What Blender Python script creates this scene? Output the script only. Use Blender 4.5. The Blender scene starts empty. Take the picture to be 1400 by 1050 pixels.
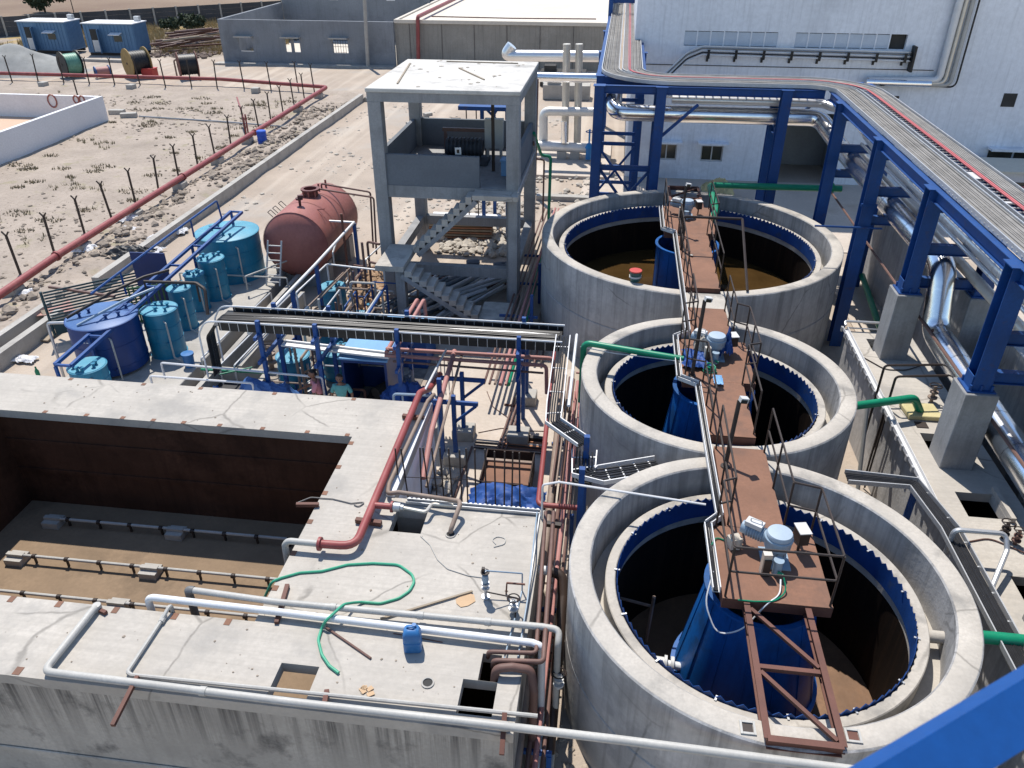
import bpy, bmesh, math, random
from math import radians as R, sin, cos, pi
from mathutils import Vector, Matrix, noise

random.seed(7)
SC = bpy.context.scene
COL = SC.collection

# ------------------------------------------------------------------ camera, sky, sun, exposure
CAMH = 12.0
cam = bpy.data.objects.new('camera', bpy.data.cameras.new('camera'))
COL.objects.link(cam)
cam.location = (0, 0, CAMH)
cam.rotation_euler = (R(90 - 31.3), 0, R(7.4))
cam.data.sensor_fit = 'HORIZONTAL'
cam.data.angle = 2 * math.atan(700 / 1070)
cam.data.clip_start = 0.05
cam.data.clip_end = 3000
cam.data.dof.use_dof = True; cam.data.dof.focus_distance = 17; cam.data.dof.aperture_fstop = 6.5
SC.camera = cam

w = bpy.data.worlds.new('World'); SC.world = w; w.use_nodes = True
nt = w.node_tree; nt.nodes.clear()
sky = nt.nodes.new('ShaderNodeTexSky'); sky.sky_type = 'NISHITA'; sky.sun_disc = False
sky.sun_elevation = R(62); sky.sun_rotation = R(-26); sky.air_density = 1.0; sky.dust_density = .15; sky.ozone_density = 2.0
bg = nt.nodes.new('ShaderNodeBackground'); bg.inputs[1].default_value = 0.14
wo = nt.nodes.new('ShaderNodeOutputWorld')
nt.links.new(sky.outputs[0], bg.inputs[0]); nt.links.new(bg.outputs[0], wo.inputs[0])

sd = bpy.data.lights.new('sun', 'SUN'); sd.energy = 4.5; sd.angle = R(0.53); sd.color = (1, .945, .865)
sun = bpy.data.objects.new('sun', sd); COL.objects.link(sun)
SUNV = Vector((-.205, .423, .883)).normalized()
sun.rotation_euler = SUNV.to_track_quat('Z', 'Y').to_euler()
sun.location = (0, 0, 60)

SC.view_settings.view_transform = 'Standard'; SC.view_settings.look = 'None'
SC.view_settings.gamma = 1; SC.view_settings.use_curve_mapping = False
SC.view_settings.exposure = 0.36
SC.cycles.max_bounces = 6; SC.cycles.diffuse_bounces = 3; SC.cycles.glossy_bounces = 3
SC.cycles.caustics_reflective = False; SC.cycles.caustics_refractive = False

# ------------------------------------------------------------------ survey helpers: a photo pixel taken onto a known plane of the site
_TH, _YW, _F = R(31.3), R(7.4), 1070.
_f = Vector((-sin(_YW) * cos(_TH), cos(_YW) * cos(_TH), -sin(_TH)))
_r = Vector((cos(_YW), sin(_YW), 0)); _u = _r.cross(_f)
def _ray(x, y): return _f + _r * ((x - 700) / _F) - _u * ((y - 525) / _F)
_C = Vector((0, 0, CAMH))
def at(x, y, z=0.):
    d = _ray(x, y); return _C + d * ((z - CAMH) / d.z)
def atY(x, y, Y):
    d = _ray(x, y); return _C + d * (Y / d.y)
def atX(x, y, X):
    d = _ray(x, y); return _C + d * (X / d.x)
def L(z, *p): return [at(a, b, z) for a, b in p]
def LY(Y, *p): return [atY(a, b, Y) for a, b in p]
def LX(X, *p): return [atX(a, b, X) for a, b in p]
V = lambda *a: Vector(a)

# ------------------------------------------------------------------ materials
def _n(nt, t, **k):
    n = nt.nodes.new(t)
    for a, b in k.items(): setattr(n, a, b)
    return n
MATS = {}
def mat(name, c, var=.12, scale=1.2, rough=.75, metal=0., bump=.0, bscale=30., streak=0., streak_c=None,
        stain=None, stain_amt=0., stain_scale=.8, stain_lo=.52, fine=.06, spec=.4, lines=0., drip=None, crack=0.):
    m = bpy.data.materials.new(name); m.use_nodes = True
    nt = m.node_tree; lk = nt.links; b = nt.nodes['Principled BSDF']
    tc = _n(nt, 'ShaderNodeTexCoord'); co = tc.outputs['Object']
    def noise_(sc, det=5, ro=.6, vec=None):
        q = _n(nt, 'ShaderNodeTexNoise'); q.inputs['Scale'].default_value = sc
        q.inputs['Detail'].default_value = det; q.inputs['Roughness'].default_value = ro
        lk.new(vec or co, q.inputs['Vector']); return q.outputs['Fac']
    def ramp(fac, lo, hi):
        q = _n(nt, 'ShaderNodeMapRange'); q.inputs[1].default_value = lo; q.inputs[2].default_value = hi
        lk.new(fac, q.inputs[0]); return q.outputs[0]
    def mix(fac, a, bb, amt=1.):
        q = _n(nt, 'ShaderNodeMix', data_type='RGBA')
        if amt != 1.:
            mm = _n(nt, 'ShaderNodeMath', operation='MULTIPLY'); mm.inputs[1].default_value = amt
            lk.new(fac, mm.inputs[0]); fac = mm.outputs[0]
        lk.new(fac, q.inputs[0])
        for s, i in ((a, 6), (bb, 7)):
            if isinstance(s, tuple): q.inputs[i].default_value = (*s[:3], 1)
            else: lk.new(s, q.inputs[i])
        return q.outputs[2]
    lo = tuple(x * (1 - var) for x in c); hi = tuple(min(1, x * (1 + var)) for x in c)
    n1 = noise_(scale)
    col = mix(ramp(n1, .3, .7), lo, hi)
    if fine:
        col = mix(ramp(noise_(scale * 17, 4), .35, .7), col, tuple(x * (1 - fine * 4) for x in c), .5)
    if stain:
        col = mix(ramp(noise_(stain_scale, 7, .65), stain_lo, stain_lo + .14), col, stain, stain_amt)
    if streak:
        mp = _n(nt, 'ShaderNodeMapping'); mp.inputs['Scale'].default_value = (7, 7, .35); lk.new(co, mp.inputs['Vector'])
        col = mix(ramp(noise_(1., 4, .6, mp.outputs[0]), .5, .74), col, streak_c or tuple(x * .35 for x in c), streak)
    if crack:
        dn = _n(nt, 'ShaderNodeTexNoise'); dn.inputs['Scale'].default_value = 1.3; dn.inputs['Detail'].default_value = 5; lk.new(co, dn.inputs['Vector'])
        ad = _n(nt, 'ShaderNodeMix', data_type='VECTOR'); ad.inputs[0].default_value = .22; lk.new(co, ad.inputs[4]); lk.new(dn.outputs['Color'], ad.inputs[5])
        vo = _n(nt, 'ShaderNodeTexVoronoi', feature='DISTANCE_TO_EDGE'); vo.inputs['Scale'].default_value = .55; lk.new(ad.outputs[1], vo.inputs['Vector'])
        cr = ramp(vo.outputs['Distance'], .012, .003); cm = ramp(noise_(.33, 3), .5, .56)
        mm = _n(nt, 'ShaderNodeMath', operation='MULTIPLY'); lk.new(cr, mm.inputs[0]); lk.new(cm, mm.inputs[1])
        col = mix(mm.outputs[0], col, tuple(x*.3 for x in c), crack)
    if drip:
        zt, ln, amt, dc = drip
        mp = _n(nt, 'ShaderNodeMapping'); mp.inputs['Scale'].default_value = (5, 5, .12); lk.new(co, mp.inputs['Vector'])
        ge = _n(nt, 'ShaderNodeNewGeometry'); sp = _n(nt, 'ShaderNodeSeparateXYZ'); lk.new(ge.outputs['Position'], sp.inputs[0])
        md = _n(nt, 'ShaderNodeMath', operation='MULTIPLY_ADD'); lk.new(noise_(.9, 4), md.inputs[0]); md.inputs[1].default_value = ln*1.2; lk.new(sp.outputs[2], md.inputs[2])
        ma = ramp(md.outputs[0], zt-ln*.5, zt+ln*.55); mb2 = ramp(noise_(1., 5, .7, mp.outputs[0]), .44, .66)
        mm = _n(nt, 'ShaderNodeMath', operation='MULTIPLY'); lk.new(ma, mm.inputs[0]); lk.new(mb2, mm.inputs[1])
        col = mix(mm.outputs[0], col, dc, amt)
    if lines:
        mp = _n(nt, 'ShaderNodeMapping'); mp.inputs['Scale'].default_value = (.25, 18, 3); lk.new(co, mp.inputs['Vector'])
        col = mix(ramp(noise_(1., 3, .5, mp.outputs[0]), .4, .75), col, tuple(x * .75 for x in c), lines)
    lk.new(col, b.inputs['Base Color'])
    b.inputs['Roughness'].default_value = rough; b.inputs['Metallic'].default_value = metal
    b.inputs['Specular IOR Level'].default_value = spec
    if bump:
        bp = _n(nt, 'ShaderNodeBump'); bp.inputs['Strength'].default_value = bump; bp.inputs['Distance'].default_value = .02
        lk.new(noise_(bscale, 4), bp.inputs['Height']); lk.new(bp.outputs[0], b.inputs['Normal'])
    MATS[name] = m
    return m

CON_DECK = mat('deck_concrete', (.455, .42, .37), .14, .7, .85, bump=.35, bscale=12, stain=(.25, .24, .225), stain_amt=.65, stain_scale=.55, stain_lo=.52, lines=.5, crack=.6)
CON_TANK = mat('tank_concrete', (.44, .43, .42), .25, .55, .85, bump=.5, bscale=8, streak=.5, stain=(.22, .22, .22), stain_amt=.65, stain_scale=.75, stain_lo=.5, drip=(2.9, 1.5, .6, (.15,.15,.148)), crack=.6)
CON_LAUN = mat('launder_concrete', (.45, .415, .365), .16, 1.2, .85, bump=.35, bscale=12, stain=(.2, .19, .175), stain_amt=.7, stain_scale=1.0, stain_lo=.52, crack=.5)
CON_DIRT = mat('stained_concrete', (.41, .38, .335), .2, .9, .9, bump=.45, bscale=10, streak=.22, streak_c=(.15, .14, .125), stain=(.10, .095, .088), stain_amt=.8, stain_scale=1.15, stain_lo=.55, drip=(1.95, 1.1, .95, (.045,.042,.04)))
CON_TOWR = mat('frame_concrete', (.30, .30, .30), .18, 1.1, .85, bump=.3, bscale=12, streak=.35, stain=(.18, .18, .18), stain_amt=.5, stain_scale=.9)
CON_PLAIN = mat('plain_concrete', (.40, .38, .345), .14, 1.4, .85, bump=.25, bscale=14, stain=(.22, .205, .185), stain_amt=.5, stain_scale=1.0)
CON_YARD = mat('yard_concrete', (.50, .435, .37), .1, .6, .9, bump=.2, bscale=16, stain=(.36, .28, .21), stain_amt=.5, stain_scale=.5, stain_lo=.55)
PLASTER = mat('grey_plaster', (.23, .245, .265), .14, .5, .9, bump=.2, bscale=6, streak=.25, stain=(.13, .14, .155), stain_amt=.6, stain_scale=.35)
WHITEWALL = mat('white_wall_paint', (.80, .83, .88), .08, .3, .8, bump=.05, streak=.32, streak_c=(.38, .4, .43), stain=(.45, .47, .5), stain_amt=.4, stain_scale=.25)
WHITE2 = mat('white_plaster', (.70, .70, .71), .05, .6, .8, bump=.08)
HALLWALL = mat('hall_concrete', (.30, .285, .255), .16, .5, .9, bump=.2, bscale=6, streak=.4, stain=(.2, .19, .17), stain_amt=.5, stain_scale=.3)
HALLROOF = mat('hall_roof_concrete', (.62, .57, .49), .07, .2, .9, stain=(.5, .45, .38), stain_amt=.5, stain_scale=.12)
BLUE = mat('blue_steel_paint', (.007, .062, .235), .2, 1.1, .5, bump=.08, bscale=18, stain=(.085, .05, .035), stain_amt=.55, stain_scale=3.2, stain_lo=.6, fine=.06, streak=.25, streak_c=(.05,.06,.09))
BLUERAIL = mat('bright_blue_paint', (.005, .075, .29), .1, 2.5, .5, bump=.04, bscale=60, stain=(.02, .07, .25), stain_amt=.4, stain_scale=2.5)
WEIR = mat('weir_blue', (.010, .055, .215), .3, 2, .5, stain=(.06, .075, .08), stain_amt=.6, stain_scale=2.6, stain_lo=.56)
WELL = mat('feedwell_blue', (.008, .105, .36), .22, .9, .4, streak=.5, stain=(.02,.05,.10), stain_amt=.6, stain_scale=1.6, streak_c=(.01, .03, .12))
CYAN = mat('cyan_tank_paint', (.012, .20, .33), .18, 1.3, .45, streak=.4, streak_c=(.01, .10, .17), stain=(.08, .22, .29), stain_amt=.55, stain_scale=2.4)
CYANLIT = mat('sunlit_cyan_paint', (.085, .31, .42), .2, 1.5, .5, stain=(.2, .33, .38), stain_amt=.6, stain_scale=1.8)  # paler copy of the tank cyan; sunlight on the lids painted in
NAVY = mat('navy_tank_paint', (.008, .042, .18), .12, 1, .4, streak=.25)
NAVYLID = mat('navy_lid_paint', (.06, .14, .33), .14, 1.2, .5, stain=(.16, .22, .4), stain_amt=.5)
REDTANK = mat('red_oxide_paint', (.32, .115, .095), .14, .7, .55, bump=.05, streak=.2, stain=(.19, .055, .045), stain_amt=.5, stain_scale=.5)
REDPIPE = mat('red_pipe_paint', (.27, .06, .058), .14, 1.6, .5, stain=(.36, .13, .11), stain_amt=.5, stain_scale=1)
FADED = mat('faded_red_paint', (.42, .20, .18), .12, 1.6, .6, stain=(.32, .12, .1), stain_amt=.5)
RUSTDECK = mat('rust_brown_plate', (.215, .108, .068), .22, 1.2, .8, bump=.12, bscale=20, stain=(.13, .075, .055), stain_amt=.6, stain_scale=1.6)
RUSTBEAM = mat('rust_brown_beam', (.13, .052, .036), .2, 2, .65, bump=.05, stain=(.05, .025, .02), stain_amt=.5)
BRNPIPE = mat('brown_primer_pipe', (.155, .085, .068), .2, 2, .6, stain=(.08, .045, .035), stain_amt=.5)
TANPIPE = mat('tan_primer_pipe', (.26, .195, .155), .2, 2, .65, stain=(.13, .085, .06), stain_amt=.6)
DARKSTEEL = mat('dark_steel', (.035, .024, .02), .3, 3, .55)
BLACK = mat('black_rubber', (.012, .012, .013), .2, 3, .5)
ALU = mat('aluminium_cladding', (.90, .90, .90), .05, 3, .22, metal=1., bump=.12, bscale=5, fine=.02)
ALUMAT = mat('dull_cladding', (.62, .58, .51), .10, 2, .45, metal=.5, bump=.1, bscale=8)
GALV = mat('galvanised_steel', (.52, .53, .54), .1, 4, .45, metal=.55)
GALVW = mat('pale_galvanised', (.68, .68, .68), .06, 4, .5, metal=.2)
CABLE = mat('black_cable', (.02, .02, .022), .3, 4, .5)
CABLEG = mat('dusty_grey_cable', (.23, .22, .205), .25, 2, .8, stain=(.13, .125, .12), stain_amt=.6, stain_scale=3)
CABLER = mat('red_cable', (.48, .11, .12), .15, 3, .6)
GREEN = mat('green_pipe', (.004, .22, .115), .12, 2, .4)
HOSE = mat('green_hose', (.045, .33, .2), .12, 3, .5)
PVC = mat('white_pvc', (.68, .69, .70), .06, 2, .4)
PVCG = mat('grey_pvc', (.44, .43, .40), .12, 1.5, .5, stain=(.3, .29, .27), stain_amt=.5)
TARP = mat('blue_tarpaulin', (.012, .065, .26), .3, 3, .62, bump=.3, bscale=12, stain=(.02, .05, .2), stain_amt=.6, stain_scale=3)
BLUEPL = mat('blue_plastic', (.03, .15, .38), .15, 4, .45, stain=(.08, .22, .42), stain_amt=.5, stain_scale=4)
PALEBLUE = mat('pale_blue_sheet', (.16, .35, .60), .12, 1.5, .5)
CABIN = mat('cabin_blue', (.10, .20, .33), .12, .8, .55, streak=.3, streak_c=(.04, .11, .25))
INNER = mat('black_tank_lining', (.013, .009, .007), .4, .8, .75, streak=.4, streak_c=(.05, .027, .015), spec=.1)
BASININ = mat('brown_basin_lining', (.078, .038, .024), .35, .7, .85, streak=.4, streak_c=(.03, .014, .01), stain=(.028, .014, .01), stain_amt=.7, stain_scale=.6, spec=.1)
MUD = mat('dry_mud_floor', (.235, .165, .105), .18, .7, .9, bump=.25, bscale=8, stain=(.12, .085, .055), stain_amt=.6, stain_scale=.6)
SLUDGE = mat('brown_sludge', (.17, .09, .045), .35, 1.2, .6, bump=.3, bscale=6)
WATER = mat('brown_water', (.06, .034, .012), .35, .5, .05, fine=0, spec=.5)
WOOD = mat('weathered_wood', (.33, .27, .2), .2, 3, .85, lines=.5)
YWOOD = mat('yellow_drum_wood', (.36, .24, .09), .2, 3, .8)
PAPER = mat('cardboard', (.52, .36, .22), .08, 4, .9)
YELLOW = mat('yellow_plastic', (.6, .38, .04), .1, 3, .6)
CREAM = mat('cream_insulation', (.52, .45, .24), .15, 2, .9)
GBLUE = mat('machine_grey_blue', (.27, .36, .45), .1, 3, .45, stain=(.2, .25, .3), stain_amt=.4, stain_scale=3)
LGREY = mat('light_grey_paint', (.58, .58, .57), .08, 3, .55)
REDM = mat('red_plastic', (.5, .06, .05), .1, 3, .5)
GLASS = mat('dark_window_glass', (.045, .045, .035), .4, 1.2, .12, spec=.6)
LOUVRE = mat('pale_window_panel', (.50, .57, .66), .08, 2, .45)
DARKIN = mat('dark_interior', (.05, .048, .045), .3, 1, .9)
SKIN = mat('skin', (.22, .11, .07), .06, 6, .6); HAIR = mat('black_hair', (.012, .01, .009), .2, 8, .6)
PINK = mat('pink_shirt', (.60, .24, .27), .1, 6, .9); TEAL = mat('teal_shirt', (.11, .33, .33), .15, 8, .9)
TROUS = mat('dark_trousers', (.04, .045, .06), .1, 6, .9)
BRICKM = mat('old_brick', (.34, .17, .10), .25, 3, .9)
LEAF = mat('dark_leaf', (.045, .062, .03), .4, 2, .8); STRAW = mat('dry_grass', (.36, .28, .14), .25, 2, .95)
STONE = mat('dirt_stone', (.33, .275, .22), .3, .6, .95, fine=.1)
RUBBLE = mat('pale_rubble', (.50, .45, .38), .25, 1.5, .95)
GRAVELM = mat('grey_gravel', (.30, .30, .285), .2, 1, .95, bump=.4, bscale=30)
BARK = mat('bark', (.1, .07, .05), .2, 4, .9)

# ------------------------------------------------------------------ mesh builder
ORG = {}
def _root(o):
    while o.parent: o = o.parent
    return o
class MB:
    def __init__(s): s.v = []; s.f = []
    def add(s, vs, fs):
        n = len(s.v); s.v += [tuple(v) for v in vs]; s.f += [tuple(i + n for i in f) for f in fs]; return s
    def box(s, x0, x1, y0, y1, z0, z1):
        return s.add([(x0,y0,z0),(x1,y0,z0),(x1,y1,z0),(x0,y1,z0),(x0,y0,z1),(x1,y0,z1),(x1,y1,z1),(x0,y1,z1)],
                     [(3,2,1,0),(4,5,6,7),(0,1,5,4),(1,2,6,5),(2,3,7,6),(3,0,4,7)])
    def obox(s, c, sx, sy, sz, rz=0., ry=0., rx=0.):
        M = Matrix.Rotation(rz,3,'Z') @ Matrix.Rotation(ry,3,'Y') @ Matrix.Rotation(rx,3,'X'); c = Vector(c)
        vs = [c + M @ Vector((a*sx/2,b*sy/2,d*sz/2)) for d in (-1,1) for a,b in ((-1,-1),(1,-1),(1,1),(-1,1))]
        return s.add(vs, [(3,2,1,0),(4,5,6,7),(0,1,5,4),(1,2,6,5),(2,3,7,6),(3,0,4,7)])
    def beam(s, p, q, w, h=None, up=(0,0,1)):
        h = h or w; p = Vector(p); q = Vector(q); d = (q-p).normalized(); up = Vector(up)
        if abs(d.dot(up)) > .98: up = Vector((0,1,0))
        a = d.cross(up).normalized()*w/2; b = a.cross(d).normalized()*h/2
        vs = [x + sa*a + sb*b for x in (p,q) for sa,sb in ((-1,-1),(1,-1),(1,1),(-1,1))]
        return s.add(vs, [(0,1,2,3),(7,6,5,4),(0,4,5,1),(1,5,6,2),(2,6,7,3),(3,7,4,0)])
    def ibeam(s, p, q, w, h, t=.018, up=(0,0,1)):
        p = Vector(p); q = Vector(q); d = (q-p).normalized(); u = Vector(up)
        if abs(d.dot(u)) > .98: u = Vector((0,1,0))
        a = d.cross(u).normalized(); b = a.cross(d).normalized()
        for k in (-1,1): s.beam(p+b*k*(h-t)/2, q+b*k*(h-t)/2, w, t, up=u)
        return s.beam(p, q, t, h-2*t-.002, up=u)
    def tube(s, pts, r, seg=8, bend=None, cap=True, nb=5):
        pts = [Vector(p) for p in pts]
        if bend is None: bend = r*2.5
        if bend > 0 and len(pts) > 2:
            out = [pts[0]]
            for i in range(1, len(pts)-1):
                a, b, c = pts[i-1], pts[i], pts[i+1]
                d1 = (a-b); d2 = (c-b); l1, l2 = d1.length, d2.length
                if l1 < 1e-6 or l2 < 1e-6: continue
                ang = d1.angle(d2)
                if ang > pi-.05: out.append(b); continue
                k = min(bend/max(math.tan(ang/2), .05), l1*.49, l2*.49)
                p0 = b + d1.normalized()*k; p1 = b + d2.normalized()*k
                for j in range(nb+1):
                    t = j/nb; out.append(p0*(1-t)**2 + b*2*t*(1-t) + p1*t*t)
            out.append(pts[-1]); pts = out
        q = [pts[0]]
        for p in pts[1:]:
            if (p-q[-1]).length > 1e-5: q.append(p)
        pts = q; n = len(pts); vs = []; up = None
        for i, p in enumerate(pts):
            d = (pts[min(i+1,n-1)]-pts[max(i-1,0)]).normalized()
            if up is None:
                up = Vector((0,0,1)) if abs(d.z) < .9 else Vector((1,0,0))
            a = d.cross(up)
            if a.length < 1e-4: a = d.orthogonal()
            a.normalize(); b = a.cross(d).normalized(); up = b
            for k in range(seg):
                th = 2*pi*k/seg; vs.append(p + a*cos(th)*r + b*sin(th)*r)
        fs = []
        for i in range(n-1):
            for k in range(seg):
                k2 = (k+1)%seg; fs.append((i*seg+k, (i+1)*seg+k, (i+1)*seg+k2, i*seg+k2))
        if cap: fs += [tuple(range(seg)), tuple(range(n*seg-1, (n-1)*seg-1, -1))]
        return s.add(vs, fs)
    def cyl(s, p, q, r, r2=None, seg=20, cap=True):
        p = Vector(p); q = Vector(q); r2 = r if r2 is None else r2; d = (q-p).normalized(); a = d.orthogonal().normalized(); b = d.cross(a)
        vs = [x + (a*cos(2*pi*k/seg)+b*sin(2*pi*k/seg))*rr for x,rr in ((p,r),(q,r2)) for k in range(seg)]
        fs = [(k, (k+1)%seg, seg+(k+1)%seg, seg+k) for k in range(seg)]
        if cap: fs += [tuple(range(seg-1,-1,-1)), tuple(range(seg,2*seg))]
        return s.add(vs, fs)
    def lathe(s, prof, c, seg=48, close=False, axis=None):
        c = Vector(c); n = len(prof); vs = []
        for k in range(seg):
            th = 2*pi*k/seg
            for r, z in prof: vs.append((r*cos(th), r*sin(th), z))
        if axis is not None:
            M = Vector(axis).to_track_quat('Z','Y').to_matrix(); vs = [M @ Vector(v) for v in vs]
        vs = [Vector(v)+c for v in vs]
        m = n if close else n-1
        fs = [(k*n+i, ((k+1)%seg)*n+i, ((k+1)%seg)*n+(i+1)%n, k*n+(i+1)%n) for k in range(seg) for i in range(m)]
        return s.add(vs, fs)
    def prism(s, poly, z0, z1):
        n = len(poly); vs = [(p[0],p[1],z0) for p in poly]+[(p[0],p[1],z1) for p in poly]
        return s.add(vs, [tuple(range(n-1,-1,-1)), tuple(range(n,2*n))]+[(i,(i+1)%n,n+(i+1)%n,n+i) for i in range(n)])
    def disc(s, c, r, seg=24):
        c = Vector(c); return s.add([c+Vector((r*cos(2*pi*k/seg), r*sin(2*pi*k/seg),0)) for k in range(seg)], [tuple(range(seg))])
    def lump(s, c, r, sq=.7, seed=0):
        rr = random.Random(seed); c = Vector(c)
        base = [(0,0,1)]+[(cos(2*pi*k/5)*.9, sin(2*pi*k/5)*.9, .35) for k in range(5)]+[(cos(2*pi*(k+.5)/5)*.95, sin(2*pi*(k+.5)/5)*.95,-.4) for k in range(5)]+[(0,0,-1)]
        vs = [c+Vector((x*r*rr.uniform(.7,1.3), y*r*rr.uniform(.7,1.3), z*r*sq*rr.uniform(.7,1.2))) for x,y,z in base]
        fs = [(0,1+k,1+(k+1)%5) for k in range(5)]
        for k in range(5):
            fs += [(1+k,6+k,1+(k+1)%5), (1+(k+1)%5,6+k,6+(k+1)%5), (6+k,11,6+(k+1)%5)]
        return s.add(vs, fs)
    def build(s, name, m, parent=None, smooth=True, loc=None, bevel=0., angle=38):
        me = bpy.data.meshes.new(name)
        o = bpy.data.objects.new(name, me); COL.objects.link(o)
        if parent is not None:
            o.parent = parent; org = ORG.get(_root(parent).name, Vector())
        else:
            org = Vector(loc) if loc is not None else Vector((0,0,0))
            o.location = org; ORG[o.name] = org
        me.from_pydata([Vector(v)-org for v in s.v], [], s.f); me.materials.append(m)
        if smooth:
            me.shade_smooth(); me.set_sharp_from_angle(angle=R(angle))
        if bevel:
            md = o.modifiers.new('bevel','BEVEL'); md.width = bevel; md.segments = 1; md.limit_method = 'ANGLE'; md.angle_limit = R(50)
        me.update()
        return o
def tag(o, label=None, cat=None, group=None, kind=None):
    if label: o['label'] = label
    if cat: o['category'] = cat
    if group: o['group'] = group
    if kind: o['kind'] = kind
    return o
def thing(name, label, cat, loc=(0,0,0), group=None):
    o = bpy.data.objects.new(name, None); COL.objects.link(o); o.location = loc; o.empty_display_size = .2
    ORG[o.name] = Vector(loc)
    return tag(o, label, cat, group)
def base(mb):
    xs = [v[0] for v in mb.v]; ys = [v[1] for v in mb.v]; zs = [v[2] for v in mb.v]
    return Vector(((min(xs)+max(xs))/2, (min(ys)+max(ys))/2, min(zs)))
def solo(name, mb, m, label, cat, group=None, **k):
    return tag(mb.build(name, m, None, loc=base(mb), **k), label, cat, group)
def struct(name, mb, m, **k): return tag(mb.build(name, m, None, **k), kind='structure')
def stuff(name, mb, m, label=None, cat=None, **k):
    return tag(mb.build(name, m, None, loc=base(mb), **k), label, cat, kind='stuff')
KIDS = {}
def copy_tree(o, parent=None):
    c = o.copy(); COL.objects.link(c); c.parent = parent
    for ch in list(o.children): copy_tree(ch, c)
    return c
def dup(root, loc, rz=0., label=None, group=None):
    c = copy_tree(root); c.location = loc; c.rotation_euler = (0,0,rz)
    if label: c['label'] = label
    if group: c['group'] = group
    return c

ORD = 'first second third fourth fifth sixth seventh eighth ninth tenth eleventh twelfth thirteenth fourteenth fifteenth sixteenth seventeenth eighteenth'.split()
# ================================================================== GROUND
TANKS = [(2.84, 9.59, 3.13, 2.35), (2.61, 15.75, 3.03, 2.30), (2.57, 24.88, 4.77, 4.03)]
ZR = 2.9
BX0, BX1, BY0, BY1, BXR = -17.0, -3.82, 6.75, 15.0, -0.86       # basin block outer edges
def lines(spans):
    out = []
    for a, b, st in spans:
        n = max(1, round((b-a)/st)); out += [a+(b-a)*i/n for i in range(n)]
    return out + [spans[-1][1]]
gx = sorted(set(lines([(-1500,-300,200),(-300,-100,20),(-100,-60,2.5),(-60,-17,.62),(-17,8,.4),(8,40,1.5),(40,100,10),(100,1500,200)]) + [BX0+.1, BX1-.1, BXR-.1]))
gy = sorted(set(lines([(-60,4,4),(4,32,.4),(32,75,.62),(75,140,2.5),(140,300,10),(300,2500,200)]) + [BY0+.1, BY1-.1, 11.6]))
def gh(x, y):
    d = 0.
    amp = min(1, max(0, (-17.-x)/3)) if y < 80 else 1
    if y > 31 and x < -9: amp = max(amp, min(1, (y-31)/6))
    d += .10*amp*noise.noise(Vector((x*.16, y*.16, 1))) + .045*amp*noise.noise(Vector((x*.7, y*.7, 4)))
    if -21.5 < x < -18.75 and 14 < y < 60:          # loose spoil beside the trench wall
        t = min(1, (x+21.5)/1.0, (-18.7-x)/.25)
        d += t*(.20+.25*noise.noise(Vector((x*1.1, y*.9, 2)))+.13*noise.noise(Vector((x*2.6, y*2.6, 6))))
    if y < 6.84 and -60 < x < -.9: return -1.25
    if y > 110: d += (y-110)*.002*(1+noise.noise(Vector((x*.006, y*.006, 9))))
    return d - .012
gm = MB(); idx = {}
for j, y in enumerate(gy):
    for i, x in enumerate(gx):
        idx[i, j] = len(gm.v); gm.v.append((x, y, gh(x, y)))
def inside(x, y):
    if BX0+.05 < x < BX1-.05 and BY0+.05 < y < BY1-.05: return True
    if BX0+.05 < x < BXR-.05 and BY0+.05 < y < 11.65: return True
    return any((x-cx)**2+(y-cy)**2 < (Rr-.08)**2 for cx, cy, Rr, _ in TANKS)
for j in range(len(gy)-1):
    for i in range(len(gx)-1):
        if all(inside(gx[a], gy[b]) for a in (i, i+1) for b in (j, j+1)): continue
        gm.f.append((idx[i,j], idx[i+1,j], idx[i+1,j+1], idx[i,j+1]))

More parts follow.
